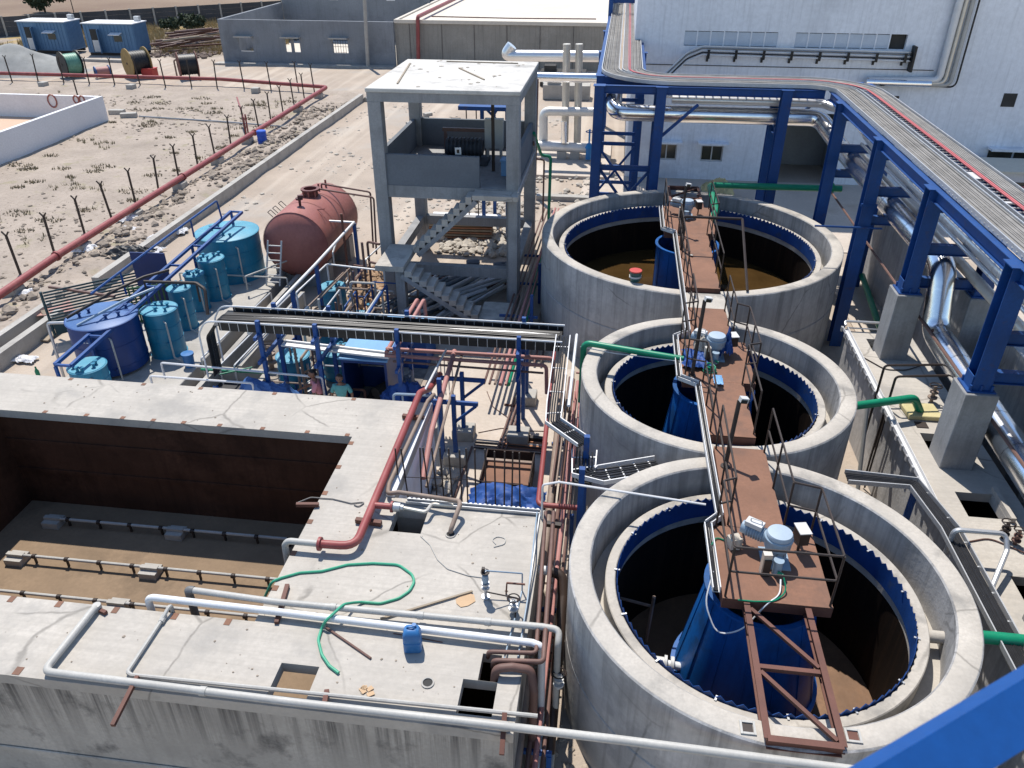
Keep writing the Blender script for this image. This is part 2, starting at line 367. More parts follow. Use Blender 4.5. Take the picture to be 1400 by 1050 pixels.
def ground_mat():
    m = bpy.data.materials.new('site_ground'); m.use_nodes = True; nt = m.node_tree; lk = nt.links; b = nt.nodes['Principled BSDF']
    geo = nt.nodes.new('ShaderNodeNewGeometry'); sep = nt.nodes.new('ShaderNodeSeparateXYZ'); lk.new(geo.outputs['Position'], sep.inputs[0])
    def noise_(sc, det=6, ro=.62):
        q = nt.nodes.new('ShaderNodeTexNoise'); q.inputs['Scale'].default_value = sc; q.inputs['Detail'].default_value = det; q.inputs['Roughness'].default_value = ro
        lk.new(geo.outputs['Position'], q.inputs['Vector']); return q.outputs['Fac']
    def mr(f, a, c):
        q = nt.nodes.new('ShaderNodeMapRange'); q.inputs[1].default_value = a; q.inputs[2].default_value = c; lk.new(f, q.inputs[0]); return q.outputs[0]
    def mth(op, a, c):
        q = nt.nodes.new('ShaderNodeMath'); q.operation = op
        for i, s in enumerate((a, c)):
            if isinstance(s, (int, float)): q.inputs[i].default_value = s
            else: lk.new(s, q.inputs[i])
        return q.outputs[0]
    def mix(f, a, c):
        q = nt.nodes.new('ShaderNodeMix'); q.data_type = 'RGBA'; lk.new(f, q.inputs[0])
        for s, i in ((a, 6), (c, 7)):
            if isinstance(s, tuple): q.inputs[i].default_value = (*s, 1)
            else: lk.new(s, q.inputs[i])
        return q.outputs[2]
    n_big, n_mid, n_fin = noise_(.07), noise_(.45), noise_(5., 4)
    sand = mix(mr(n_mid, .35, .7), (.395, .335, .28), (.29, .245, .205))
    sand = mix(mth('MULTIPLY', mr(n_fin, .5, .75), .6), sand, (.20, .165, .13))
    sand = mix(mth('MULTIPLY', mr(noise_(.8, 5), .58, .68), .55), sand, (.25, .23, .13))       # scrubby patches
    road = mix(mr(n_mid, .3, .7), (.42, .35, .285), (.335, .28, .23))
    road = mix(mth('MULTIPLY', mr(noise_(.25, 6), .54, .66), .55), road, (.36, .34, .31))       # grey grit
    road = mix(mth('MULTIPLY', mr(n_fin, .55, .8), .35), road, (.3, .25, .2))
    mpt = nt.nodes.new('ShaderNodeMapping'); mpt.inputs['Scale'].default_value = (1.1, .03, 1); mpt.inputs['Rotation'].default_value = (0, 0, -.05)
    lk.new(geo.outputs['Position'], mpt.inputs['Vector']); qt = nt.nodes.new('ShaderNodeTexNoise'); qt.inputs['Scale'].default_value = 1.; qt.inputs['Detail'].default_value = 3
    lk.new(mpt.outputs[0], qt.inputs['Vector'])
    road = mix(mth('MULTIPLY', mr(qt.outputs['Fac'], .5, .68), .55), road, (.53, .46, .38))                 # worn wheel tracks
    # the dusty road and works area lie east of the trench wall and along the far lane
    wob = mth('MULTIPLY', mth('SUBTRACT', n_mid, .5), 1.2)
    xm = mr(mth('ADD', sep.outputs[0], wob), -18.6, -17.9)
    ym = mth('MULTIPLY', mr(mth('ADD', sep.outputs[1], wob), 60.5, 61.5), mr(mth('ADD', sep.outputs[1], wob), 75., 73.))
    col = mix(mth('MAXIMUM', xm, ym), sand, road)
    far = mix(mr(noise_(.05), .35, .65), (.19, .135, .10), (.26, .195, .14))
    far = mix(mth('MULTIPLY', mr(noise_(.4), .6, .7), .4), far, (.2, .18, .09))
    band = mth('MULTIPLY', mr(noise_(.016, 3), .55, .6), .8)
    far = mix(band, far, (.33, .27, .19))
    # the open field begins beyond the boundary wall, which runs askew
    edge = mth('SUBTRACT', sep.outputs[1], mth('ADD', mth('MULTIPLY', sep.outputs[0], .92), 147.))
    col = mix(mr(edge, -.5, .5), col, far)
    straw = mth('MULTIPLY', mr(edge, -14., -7.), mr(noise_(.5), .42, .56))
    straw = mth('MULTIPLY', straw, mr(edge, .5, -.5))
    col = mix(straw, col, (.36, .265, .12))
    lk.new(col, b.inputs['Base Color']); b.inputs['Roughness'].default_value = .95; b.inputs['Specular IOR Level'].default_value = .15
    bp = nt.nodes.new('ShaderNodeBump'); bp.inputs['Strength'].default_value = .55; bp.inputs['Distance'].default_value = .05
    lk.new(noise_(7., 5, .7), bp.inputs['Height']); lk.new(bp.outputs[0], b.inputs['Normal'])
    return m
GROUND = ground_mat()
struct('ground', gm, GROUND, angle=80)

yard = MB(); yard.prism([(-3.8,11.75),(-.75,11.75),(-.75,13.9),(-.75,20.6),(-4.9,20.6),(-4.9,15.2),(-3.8,15.2)], -.1, .035)
struct('yard_slab', yard, CON_YARD)
pl = MB(); pl.box(-15.2,-11.72,15.9,27.0,-.1,.5)
struct('tank_plinth', pl, CON_PLAIN, bevel=.02)
struct('equipment_yard_floor', MB().box(-11.70,-5.2,15.05,22.4,-.1,.012), mat('oily_floor', (.30,.265,.22), .2, .8, .8, stain=(.09,.08,.075), stain_amt=.75, stain_scale=.7, stain_lo=.47))

# stones, pebbles and rubble (nobody could count them)
def scatter(n, box, rmin, rmax, seed, sq=.6, test=None, z=0.):
    rr = random.Random(seed); mb = MB(); k = 0
    while k < n:
        x = rr.uniform(box[0], box[1]); y = rr.uniform(box[2], box[3])
        k += 1
        if test and not test(x, y, rr): continue
        r = rmin + (rmax-rmin)*rr.random()**3
        mb.lump((x, y, gh(x, y)+z+r*.2), r, sq, rr.random())
    return mb
def in_field(x, y, rr):
    if -45.5 < x < -33.1 and 28 < y < 49.6: return False
    return noise.noise(Vector((x*.12, y*.12, 3)))+rr.uniform(-.4,.4) > -.05
stuff('field_stones', scatter(7500, (-47,-21.4,18,57), .02, .12, 3, .6, in_field), STONE, 'loose pale stones strewn over the sandy field', 'stones', smooth=False)
def spoil(x, y, rr): return noise.noise(Vector((x*.5, y*.3, 8)))+rr.uniform(-.3,.3) > -.1
stuff('spoil_clods', scatter(3000, (-21.3,-18.8,16,56), .04, .2, 5, .7, spoil), STONE, 'brown clods of dug earth heaped along the trench wall', 'earth', smooth=False)
def near_road(x, y, rr): return noise.noise(Vector((x*.3, y*.3, 5))) + rr.uniform(-.3,.2) > .05
stuff('road_rubble', scatter(2400, (-18,-3,31,60), .03, .14, 11, .6, near_road), RUBBLE, 'broken bits of rubble lying on the dusty road', 'rubble', smooth=False)
stuff('brick_rubble', scatter(500, (-9.2,-7.7,22.3,27.5), .06, .2, 12, .7, None, .08), mat('tan_rubble', (.40,.27,.17), .3, 2, .95), 'tan broken brick and earth heaped beside the concrete tower', 'rubble', smooth=False)
stuff('frame_rubble', scatter(700, (-7.0,-3.4,29.2,36), .06, .24, 13, .7, None, .05), RUBBLE, 'pale rubble heap on the ground behind the concrete tower', 'rubble', smooth=False)
stuff('bank_rubble', scatter(900, (-9.5,1.5,36,41), .05, .2, 14, .7, near_road, .03), RUBBLE, 'scattered stones along the valve yard edge', 'rubble', smooth=False)
stuff('gap_rubble', scatter(500, (-.8,.5,5,12.6), .02, .08, 15, .6, lambda x,y,rr: (x-2.84)**2+(y-9.59)**2 > 3.2**2), STONE, 'stones and debris on the ground between basin and front tank', 'debris', smooth=False)

# dry grass
def tufts(n, box, seed, test, h=.35):
    rr = random.Random(seed); mb = MB()
    for _ in range(n):
        x = rr.uniform(box[0], box[1]); y = rr.uniform(box[2], box[3])
        if not test(x, y): continue
        for b in range(9):
            a = rr.uniform(0, 2*pi); l = rr.uniform(.4, 1)*h; s = rr.uniform(.1, .5)*h; g = gh(x, y)
            p = V(x+rr.uniform(-.1,.1), y+rr.uniform(-.1,.1), g-.02); q = p+V(cos(a)*s, sin(a)*s, l); wv = V(-sin(a),cos(a),0)*.022
            mb.add([p-wv, p+wv, q], [(0,1,2)])
    return mb
stuff('dry_grass', tufts(5200, (-62,-34,76,104), 4, lambda x,y: y-.92*x-147 < -1 and noise.noise(Vector((x*.2,y*.2,2)))>-.25 and not(-58.5<x<-45 and y<79), .8), STRAW, 'tall dry straw coloured grass behind the blue cabins', 'grass', smooth=False)
def patch(x, y): return noise.noise(Vector((x*.35, y*.35, 7))) > .30
stuff('field_scrub', tufts(2600, (-46,-22.5,20,58), 6, lambda x,y: patch(x,y) and not(-45.5<x<-33.1 and y<49.6), .26), mat('olive_scrub', (.235,.20,.11), .3, 2, .95), 'low dry olive scrub in patches over the field', 'scrub', smooth=False)

cl = [(random.uniform(-46,-22), random.uniform(19,57), random.uniform(.15,.6)) for _ in range(110)]
cm = MB(); rc = random.Random(77)
for x, y, s in cl:
    if -45.5 < x < -33.1 and y < 49.8: continue
    for _ in range(int(30+60*s)):
        a, d = rc.uniform(0, 2*pi), s*math.sqrt(rc.random()); px, py = x+d*cos(a)*1.4, y+d*sin(a)*.8; g = gh(px, py); h = .05+.13*rc.random()
        b = rc.uniform(0, 2*pi); wv = V(cos(b), sin(b), 0)*.04; q = V(px+rc.gauss(0,.05), py+rc.gauss(0,.05), g+h)
        cm.add([V(px,py,g-.02)-wv, V(px,py,g-.02)+wv, q], [(0,1,2)])
stuff('scrub_clumps', cm, mat('brown_scrub', (.27,.225,.14), .3, 2, .95), 'low brown scrub clumps dotted all over the sandy field', 'scrub', smooth=False)

# ================================================================== BEYOND: boundary wall, tree, houses
def bush(name, c, rx, rz, n, leafm, label, cat, seed, group=None, trunk=.6, ls=.22):
    rr = random.Random(seed); t = thing(name, label, cat, c, group); c = Vector(c)
    tk = MB(); limbs = []
    top = c+V(0,0,trunk)
    tk.tube([c, top], .13, 7)
    for k in range(7):
        a = 2*pi*k/7+rr.uniform(-.3,.3); q = c+V(cos(a)*rx*.6, sin(a)*rx*.6, trunk+rz*rr.uniform(.5,1.2)); limbs.append(q)
        tk.tube([top-V(0,0,.1), (top+q)/2+V(0,0,.15), q], .05, 5)
    tk.build('trunk', BARK, t)
    cr = MB(); cen = [(l, rr.uniform(.35,.6)) for l in limbs]+[(c+V(0,0,trunk+rz), .6)]+[(c+V(rr.uniform(-.7,.7)*rx, rr.uniform(-.7,.7)*rx, trunk+rz*rr.uniform(.2,1.5)), .4) for _ in range(8)]
    for _ in range(n):
        l, s = rr.choice(cen); d = V(rr.gauss(0,1), rr.gauss(0,1), rr.gauss(0,.8)).normalized()*rr.uniform(.5,1)*s*rx
        p = l+d; a = V(rr.gauss(0,1), rr.gauss(0,1), rr.gauss(0,1)).normalized()*ls*rr.uniform(.6,1.3); b = a.orthogonal().normalized()*ls*.5
        cr.add([p-a, p+b, p+a, p-b], [(0,1,2,3)])
    cr.build('crown', leafm, t, smooth=False)
    return t
bush('tree', at(62,17,0), 2.6, 1.9, 2600, LEAF, 'dark round leafy tree standing alone in the brown field', 'tree', 5, trunk=1., ls=.26)
bush('shrub', at(265,42,0), 1.5, .55, 900, LEAF, 'dark green creeper bush sprawling over the boundary wall', 'shrub', 8, trunk=.5)
bush('shrub', at(235,44,0), 1.1, .5, 700, LEAF, 'smaller green bush against the boundary wall behind the dry grass', 'shrub', 9, trunk=.5)

# boundary wall: posts and dark precast panels (built well past the frame on both sides)
bw = thing('boundary_wall', 'long dark grey precast panel boundary wall crossing the far field', 'wall', at(150,38,0))
pts = []
pA, pB = at(10,50,0), at(300,30,0); dv = (pB-pA).normalized()
pm, qm = MB(), MB(); BWM = mat('dark_precast', (.075,.078,.085), .2, .6, .9, streak=.2)
panel_me = None
for k in range(-6, 22):
    p = pA + dv*k*2.6; q = p+dv*2.6
    post = MB().obox((p.x,p.y,1.0), .2,.2,2.1, math.atan2(dv.y,dv.x)).build('post', CON_PLAIN, bw)
    for h in range(4):
        MB().beam(p+dv*.1+V(0,0,.25+h*.49), q-dv*.1+V(0,0,.25+h*.49), .07, .48).build('panel', BWM, bw)

# two blue site cabins
def cabin(x0, x1, y0, label):
    D = 2.45; H0 = .25; H1 = 2.75; y1 = y0+D; t = thing('site_cabin', label, 'cabin', ((x0+x1)/2, y0, 0), 'blue site cabins by the boundary wall')
    b = MB(); b.box(x0,x1,y0+.03,y1-.03,H0,H1)
    n = int((x1-x0)/.34)
    for k in range(n):                                             # corrugated sides
        xx = x0+(x1-x0)*(k+.25)/n
        if not (x0+.55 < xx < x0+1.5): b.box(xx, xx+.17, y0-.01, y0+.028, H0+.1, H1-.06)
    for k in range(12):
        yy = y0+.1+k*.195; b.box(x1+.002, x1+.035, yy, yy+.09, H0+.1, H1-.06)
    b.build('wall', CABIN, t)
    r = MB(); r.prism([(x0-.1,y0-.12),(x1+.08,y0-.12),(x1+.08,y1+.08),(x0-.1,y1+.08)], H1+.004, H1+.08); r.build('roof', WHITE2, t)
    MB().box(x1-.75,x1-.25,y1-.7,y1-.3,H1+.085,H1+.5).build('roof_vent', GALV, t)
    MB().box(x0+.6,x0+1.45,y0-.012,y0+.02,H0+.05,2.3).build('door', DARKIN, t)
    MB().box(x0+.68,x0+1.37,y0-.035,y0-.015,H0+.08,1.35).build('door_panel', LGREY, t)
    MB().obox((x0+1.6,y0-.32,1.3), .04,.75,2.05, .35).build('open_door_leaf', CABIN, t)
    w = MB().box(x0+2.9,x0+3.7,y0-.03,y0-.012,1.25,1.75).build('window', GLASS, t)
    MB().obox((x0+3.25,y0-.28,1.95), 1.1,.6,.04, 0,0,.25).build('window_hood', WHITE2, t)
    MB().box(x0+.05,x1-.05,y0+.1,y0+.3,.0,.245).build('skid', DARKSTEEL, t)
    MB().box(x0+.05,x1-.05,y1-.3,y1-.1,.0,.245).build('skid', DARKSTEEL, t)
cabin(-57.4,-52.5,74.9, 'weathered blue site cabin with open door, farther from the pipe heap')
cabin(-50.3,-45.3,74.3, 'weathered blue site cabin with open door, next to the heap of rusty pipes')

# pile of rusty pipes and timbers
rp = random.Random(21)
for k in range(46):
    c = at(rp.uniform(236,285), rp.uniform(50,72), 0); a = R(rp.gauss(52,9)); l = rp.uniform(3.5,6.5)
    c.z = .12+1.5*rp.random()*max(.1, 1-abs(c.x+42.5)/3.5); d = V(cos(a), sin(a), rp.gauss(0,.03))*l/2
    mb = MB().tube([c-d, c+d], rp.uniform(.07,.13), 7)
    m = [BRNPIPE, RUSTBEAM, BRNPIPE, WOOD, TANPIPE][k%5]
    solo('rusty_pipe', mb, m, 'rusty pipe lying in the loose heap beside the grey building', 'pipe', 'heap of rusty pipes')
stuff('heap_debris', scatter(420, (-44.8,-38.5,74,80), .08, .3, 31, .7, None, .05), mat('dark_debris', (.16,.12,.1), .4, 1, .95), 'dark debris lying around the rusty pipe heap', 'debris', smooth=False)

# lane kerb in front of the cabins, gravel heap
struct('lane_kerb', MB().beam(at(-20,78,.1), at(175,84,.1), .4, .25), CON_PLAIN)
def heap(c, rx, ry, h, seed, n=26):
    mb = MB(); c = Vector(c)
    for i in range(n):
        for k in range(n):
            u, v = i/(n-1)*2-1, k/(n-1)*2-1; d = math.hypot(u, v)
            z = h*max(0, 1-d)**.9*(1+.25*noise.noise(Vector((u*3+seed, v*3, seed))))-.03
            mb.v.append((c.x+u*rx, c.y+v*ry, c.z+z+.04*noise.noise(Vector((u*14,v*14,seed)))))
    for i in range(n-1):
        for k in range(n-1): mb.f.append((i*n+k,(i+1)*n+k,(i+1)*n+k+1,i*n+k+1))
    return mb
stuff('gravel_heap', heap(at(20,97,0), 6.5, 3.2, 2.3, 3), GRAVELM, 'grey heap of gravel behind the far fence', 'gravel')
stuff('gravel_heap', heap(at(-25,88,0), 4, 3, 1.2, 4), GRAVELM, 'low dark gravel mound near the first cabin', 'gravel')

# cable reels
def reel(c, r, wd, rz, fm, cm, label, hub=.55, grp='cable drums by the far fence'):
    t = thing('cable_drum', label, 'cable drum', c, grp); c = Vector(c)+V(0,0,r+.02); d = V(cos(rz), sin(rz), 0)
    for s in (-1, 1):
        f = MB().cyl(c+d*(s*wd/2), c+d*(s*(wd/2+.07)), r, seg=28).build('flange', fm, t)
        MB().cyl(c+d*s*(wd/2+.072), c+d*s*(wd/2+.1), .1, seg=10).build('hub_plate', DARKSTEEL, f)
    cab = MB()
    for k in range(14):
        a = -wd/2+.03+wd*(k+.5)/14.6
        cab.cyl(c+d*(a-wd/30), c+d*(a+wd/30), r*(.78+.02*(k%2)), seg=22)
    cab.build('cable_winding', cm, t)
reel(at(101,105,0), 1.0, 1.2, .95, BLACK, mat('mint_cable', (.16,.36,.26), .2, 3, .5), 'black drum wound with mint green cable beside the gravel heap')
reel(at(192,106,0), 1.15, 1.45, .9, YWOOD, CABLE, 'largest yellow wooden drum wound with black cable')
reel(at(260,106,0), 1.0, 1.35, .6, mat('brown_drum', (.18,.08,.06), .2, 2, .8), CABLE, 'brown flanged drum wound with black cable, nearest the grey building')
reel(at(142,106,0), .45, 1.0, .8, mat('blue_drum', (.04,.12,.3), .2, 2, .6), FADED, 'small blue flanged drum between the green and yellow drums')
solo('crate', MB().box(-38.9,-37.9,63.6,64.4,0,.75).box(-38.95,-37.85,63.55,64.45,.76,.8), REDM, 'low red crate between the yellow and brown cable drums', 'crate')
solo('standpipe', MB().tube([at(242,104,0), at(242,104,0)+V(0,0,1.2), at(242,104,0)+V(.25,0,1.3)], .07, 8), TANPIPE, 'short tan standpipe beside the brown cable drum', 'pipe')

# ================================================================== GREY BUILDING (roofless, three openings)
gb = thing('grey_building', 'long roofless grey plastered building with three window openings', 'building', (-27,72,0))
gx0, gx1, gy0, gH, gt = -35.7, -19.72, 72.0, 3.6, .28
wins = [(-34.05,-32.75), (-29.75,-28.35), (-25.35,-23.95)]
wl = MB(); xs = gx0
for a, b in wins:
    wl.box(xs, a, gy0, gy0+gt, 0, gH); wl.box(a, b, gy0, gy0+gt, 0, 1.0); wl.box(a, b, gy0, gy0+gt, 2.15, gH); xs = b
wl.box(xs, gx1, gy0, gy0+gt, 0, gH)
wl.box(gx0, gx0+gt, gy0+gt, 86.45, 0, gH)
wl.build('front_wall', PLASTER, gb)
MB().box(gx0+gt+.01, gx1-.05, 86.5, 86.8, 0, 5.0).build('inner_wall', PLASTER, gb)
MB().box(gx0+gt+.01, gx1, 96, 96.3, 0, 6.2).build('rear_wall', PLASTER, gb)
MB().box(-27.9,-27.65,86.85,95.9,0,5).build('cross_wall', PLASTER, gb)
for a, b in wins:
    MB().box(a-.18, b+.12, gy0-.55, gy0-.003, 2.2, 2.3).build('sunshade', CON_PLAIN, gb)
f2 = MB(); a, b = wins[2]
for k in range(1, 6): f2.box(a+(b-a)*k/6-.015, a+(b-a)*k/6+.015, gy0+.1, gy0+.13, 1., 2.15)
f2.box(a, b, gy0+.132, gy0+.16, 1.5, 1.53); f2.box(a,b,gy0+.132,gy0+.16,1.8,1.83); f2.build('window_grille', DARKSTEEL, gb)
MB().box(wins[1][0]+.55, wins[1][0]+.8, gy0+.05, gy0+.2, 1.002, 2.148).build('mullion', PLASTER, gb)
MB().box(gx0+.3,gx1,72.3,86.4,-.1,.03).build('floor_slab', HALLROOF, gb)
MB().box(gx0-.5,gx1,71.0,71.97,-.1,.1).build('plinth', CON_PLAIN, gb)
for x, y, z in ((470,6,2.), (503,12,2.),(380,48,0),(393,16,0)):
    pass
for x in (-30.2,-24.2): MB().box(x,x+.9,86.46,86.498,3.9,4.05).build('wall_slot', WHITE2, gb)

# ================================================================== CONCRETE HALL (flat roofed, right of the grey building)
ch = thing('concrete_hall', 'low concrete hall with broad pale flat roof', 'building', (-10,74.5,0))
MB().box(-19.7,-1.3,72.3,112,0,3.5).build('wall', HALLWALL, ch)
rf = MB(); rf.box(-19.68,-1.1,72.15,112.2,3.503,3.66); rf.build('roof', HALLROOF, ch)
rfk = MB(); rfk.box(-19.68,-1.1,72.15,72.4,3.663,3.78); rfk.box(-19.68,-19.4,72.42,112,3.663,3.78); rfk.build('parapet', HALLROOF, ch)
fd = MB()
for k in range(6): fd.box(-18.4+k*2.85,-18.34+k*2.85,72.27,72.297,0,3.45)
fd.build('formwork_joint', mat('joint_dark', (.14,.13,.12), .2, 2, .9), ch)
solo('fire_main_riser', MB().tube(LY(71.9,(572,84),(571,23))+[V(-17.0,100,4.1)], .17, 8, bend=.3), REDPIPE, 'red riser pipe climbing the hall wall and crossing its roof', 'pipe')
solo('roof_pipe', MB().tube(LY(72.7,(590,22.5),(700,25),(815,26)), .05, 6), RUSTBEAM, 'thin rusty pipe laid along the hall roof edge', 'pipe')
solo('electric_pole', MB().tube([at(503,92,0), at(503,92,0)+V(.3,0,7)], .16, 8), CON_PLAIN, 'grey concrete pole against the grey building', 'pole')
solo('field_mast', MB().tube([at(107,40,0), at(107,40,0)+V(0,0,6)], .05, 6), DARKSTEEL, 'thin dark mast by the boundary wall behind the first cabin', 'mast')

# ================================================================== WHITE WALLED PIT (left field)
wp = thing('walled_pit', 'large white walled open pit with pinkish floor', 'pit', (-38,44,0))
px1, py1, pH = -33.3, 49.4, 1.55
MB().box(px1-.25, px1, 26, py1, -.1, pH).build('side_wall', WHITE2, wp)
MB().box(-52, px1-.252, py1-.25, py1, -.1, pH).build('far_wall', WHITE2, wp)
MB().box(-52, px1-.252, 26, py1-.252, -.1, .12).build('pit_floor', mat('pinkish_floor', (.56,.40,.29), .08, .4, .9), wp)
for px, r in ((71.5,.5), (104,.3), (112,.28)):
    c = atY(px, 138 if px < 90 else 136, py1-.26)
    rg = MB()
    for k in range(12):
        a = 2*pi*k/12; a2 = 2*pi*(k+1)/12
        rg.tube([c+V(cos(a)*r*.6,-.01,sin(a)*r*.8), c+V(cos(a2)*r*.6,-.01,sin(a2)*r*.8)], .05, 5)
    rg.build('pipe_opening', REDTANK, wp)
# fence posts
fence_px = [(17,113,81),(52,111,83),(87.4,114,84),(122.6,115.7,85.7),(157,116.4,85.7),(192,117,86),(226.4,119,86.4),(262,118.5,88),(297,120.7,88),(334,121.4,88.6),(370.7,123,89),(408,122.5,89),(430,126,99)]
row2 = [(28,375),(74.5,347),(116,320.6),(152.7,298),(185.6,278.6),(216.5,260),(244,241.7),(270,225.6),(293.7,212),(315.5,198),(335.7,185),(353.5,174),(370,163),(387,153.4),(402,142.7),(416,134)]
def fence_post(c, label, h=1.75, seed=0):
    rr = random.Random(seed); tilt = V(rr.gauss(0,.03), rr.gauss(0,.03), 0); c = Vector(c)
    t = thing('fence_post', label, 'fence post', c, 'dark steel fence posts of the field')
    MB().beam(c-V(0,0,.1), c+tilt*h+V(0,0,h), .07, .07).build('post', DARKSTEEL, t)
    q = c+tilt*h+V(0,0,h); y = MB()
    for s in (-1,1): y.beam(q-V(0,0,.02), q+V(s*.14,0,.16), .045)
    y.build('forked_top', DARKSTEEL, t)
for k, (x, yb, yt) in enumerate(fence_px):
    ord_ = 'dark steel post, '+ORD[k]+' from the gravel heap in the far row along the cable drums'
    fence_post(at(x,yb,0), ord_, 1.9, k)
for k, (x, yb) in enumerate(row2):
    fence_post(at(x,yb,0), 'dark forked post, '+ORD[k]+' from the near end of the row beside the red pipe', 1.55 if k<10 else 1.6, 50+k)
fence_post(at(106,130,0), 'lone dark post just behind the white walled pit', 1.0, 99)

# fire main on pedestals
FZ = .5
fm_ = thing('fire_main', 'long red fire water pipe running beside the fence posts with a square corner', 'pipe', (-21.5,30,0))
MB().tube([at(-60,444,FZ), at(77,350,FZ), at(250,241.5,FZ), at(447,119,FZ), at(300,108,FZ), at(-60,98.5,FZ)], .14, 12, bend=.5).build('pipe', REDPIPE, fm_)
for x, y in ((77,350),(250,241.5),(348,181)):
    p = at(x,y,FZ); d = (at(447,119,FZ)-at(-60,444,FZ)).normalized(); MB().cyl(p-d*.05, p+d*.05, .19, seg=14).build('flange', REDPIPE, fm_)
for k, (x, y) in enumerate([(21,404),(114,343),(186,298),(247,258),(298,224),(339,196),(408,153),(436,134),(350,126),(180,121.5),(60,118)]):
    p = at(x, y, 0)
    s = MB().obox((p.x,p.y,.14), .55,.6,.4, rp.uniform(-.1,.1))
    solo('pipe_pedestal', s, CON_PLAIN, 'rough concrete block under the red pipe, '+ORD[k]+' counting along the pipe from the near end', 'pedestal', 'concrete blocks under the red pipe', bevel=.03)
solo('blue_drum', MB().lathe([(0,0),(.27,0),(.28,.04),(.27,.3),(.285,.32),(.27,.34),(.27,.58),(.285,.6),(.27,.62),(.28,.84),(.24,.88),(0,.88)], at(360,199,0), 20), mat('drum_blue', (.02,.09,.5), .1, 3, .4), 'upright blue plastic drum on the earth beside the red pipe', 'drum')
solo('hydrant', MB().tube([at(337,186,0), at(337,186,0)+V(0,0,1.1), at(330,168,0)+V(0,0,1.6)], .05, 6).tube([at(340,186,0), at(340,186,0)+V(0,0,1.3)], .05, 6), REDPIPE, 'thin red branch pipes rising beside the red main near the drum', 'pipe')
for k, (a, b) in enumerate((((150,153),(170,153)),((165,158),(187,157)))):
    solo('precast_block', MB().beam(at(*a,.12), at(*b,.12), .45, .3), CON_PLAIN, ['flat concrete block touching the corner of the white pit','flat concrete block lying farther from the corner of the white pit'][k], 'block', 'concrete blocks by the pit')
solo('buried_pipe', MB().tube([at(190,159,.06), at(300,166,.06), at(412,175,.06)], .05, 6), mat('grey_hosepipe', (.3,.32,.34), .1, 2, .6), 'thin grey pipe lying across the sandy field', 'pipe')

# trench walls
tw = thing('trench_wall', 'long low concrete trench wall running beside the dug earth', 'wall', (-18.4,35,0))
MB().box(-18.62,-18.34,24.2,57.5,-.1,.5).build('wall', CON_PLAIN, tw)
tn = thing('trench_wall', 'short concrete trench walls near the louvred panel', 'wall', (-18.4,18,0))
MB().box(-18.25,-18.0,15.0,21.6,-.1,.5).build('wall', CON_PLAIN, tn)
MB().box(-19.1,-18.86,15.0,22.2,-.1,.45).build('wall', CON_PLAIN, tn)
struct('road_edge_kerb', MB().tube([V(-18.2,57.4,.1), V(-17.6,60.5,.1), V(-15.5,63,.1)], .22, 4, bend=1.5), CON_PLAIN)
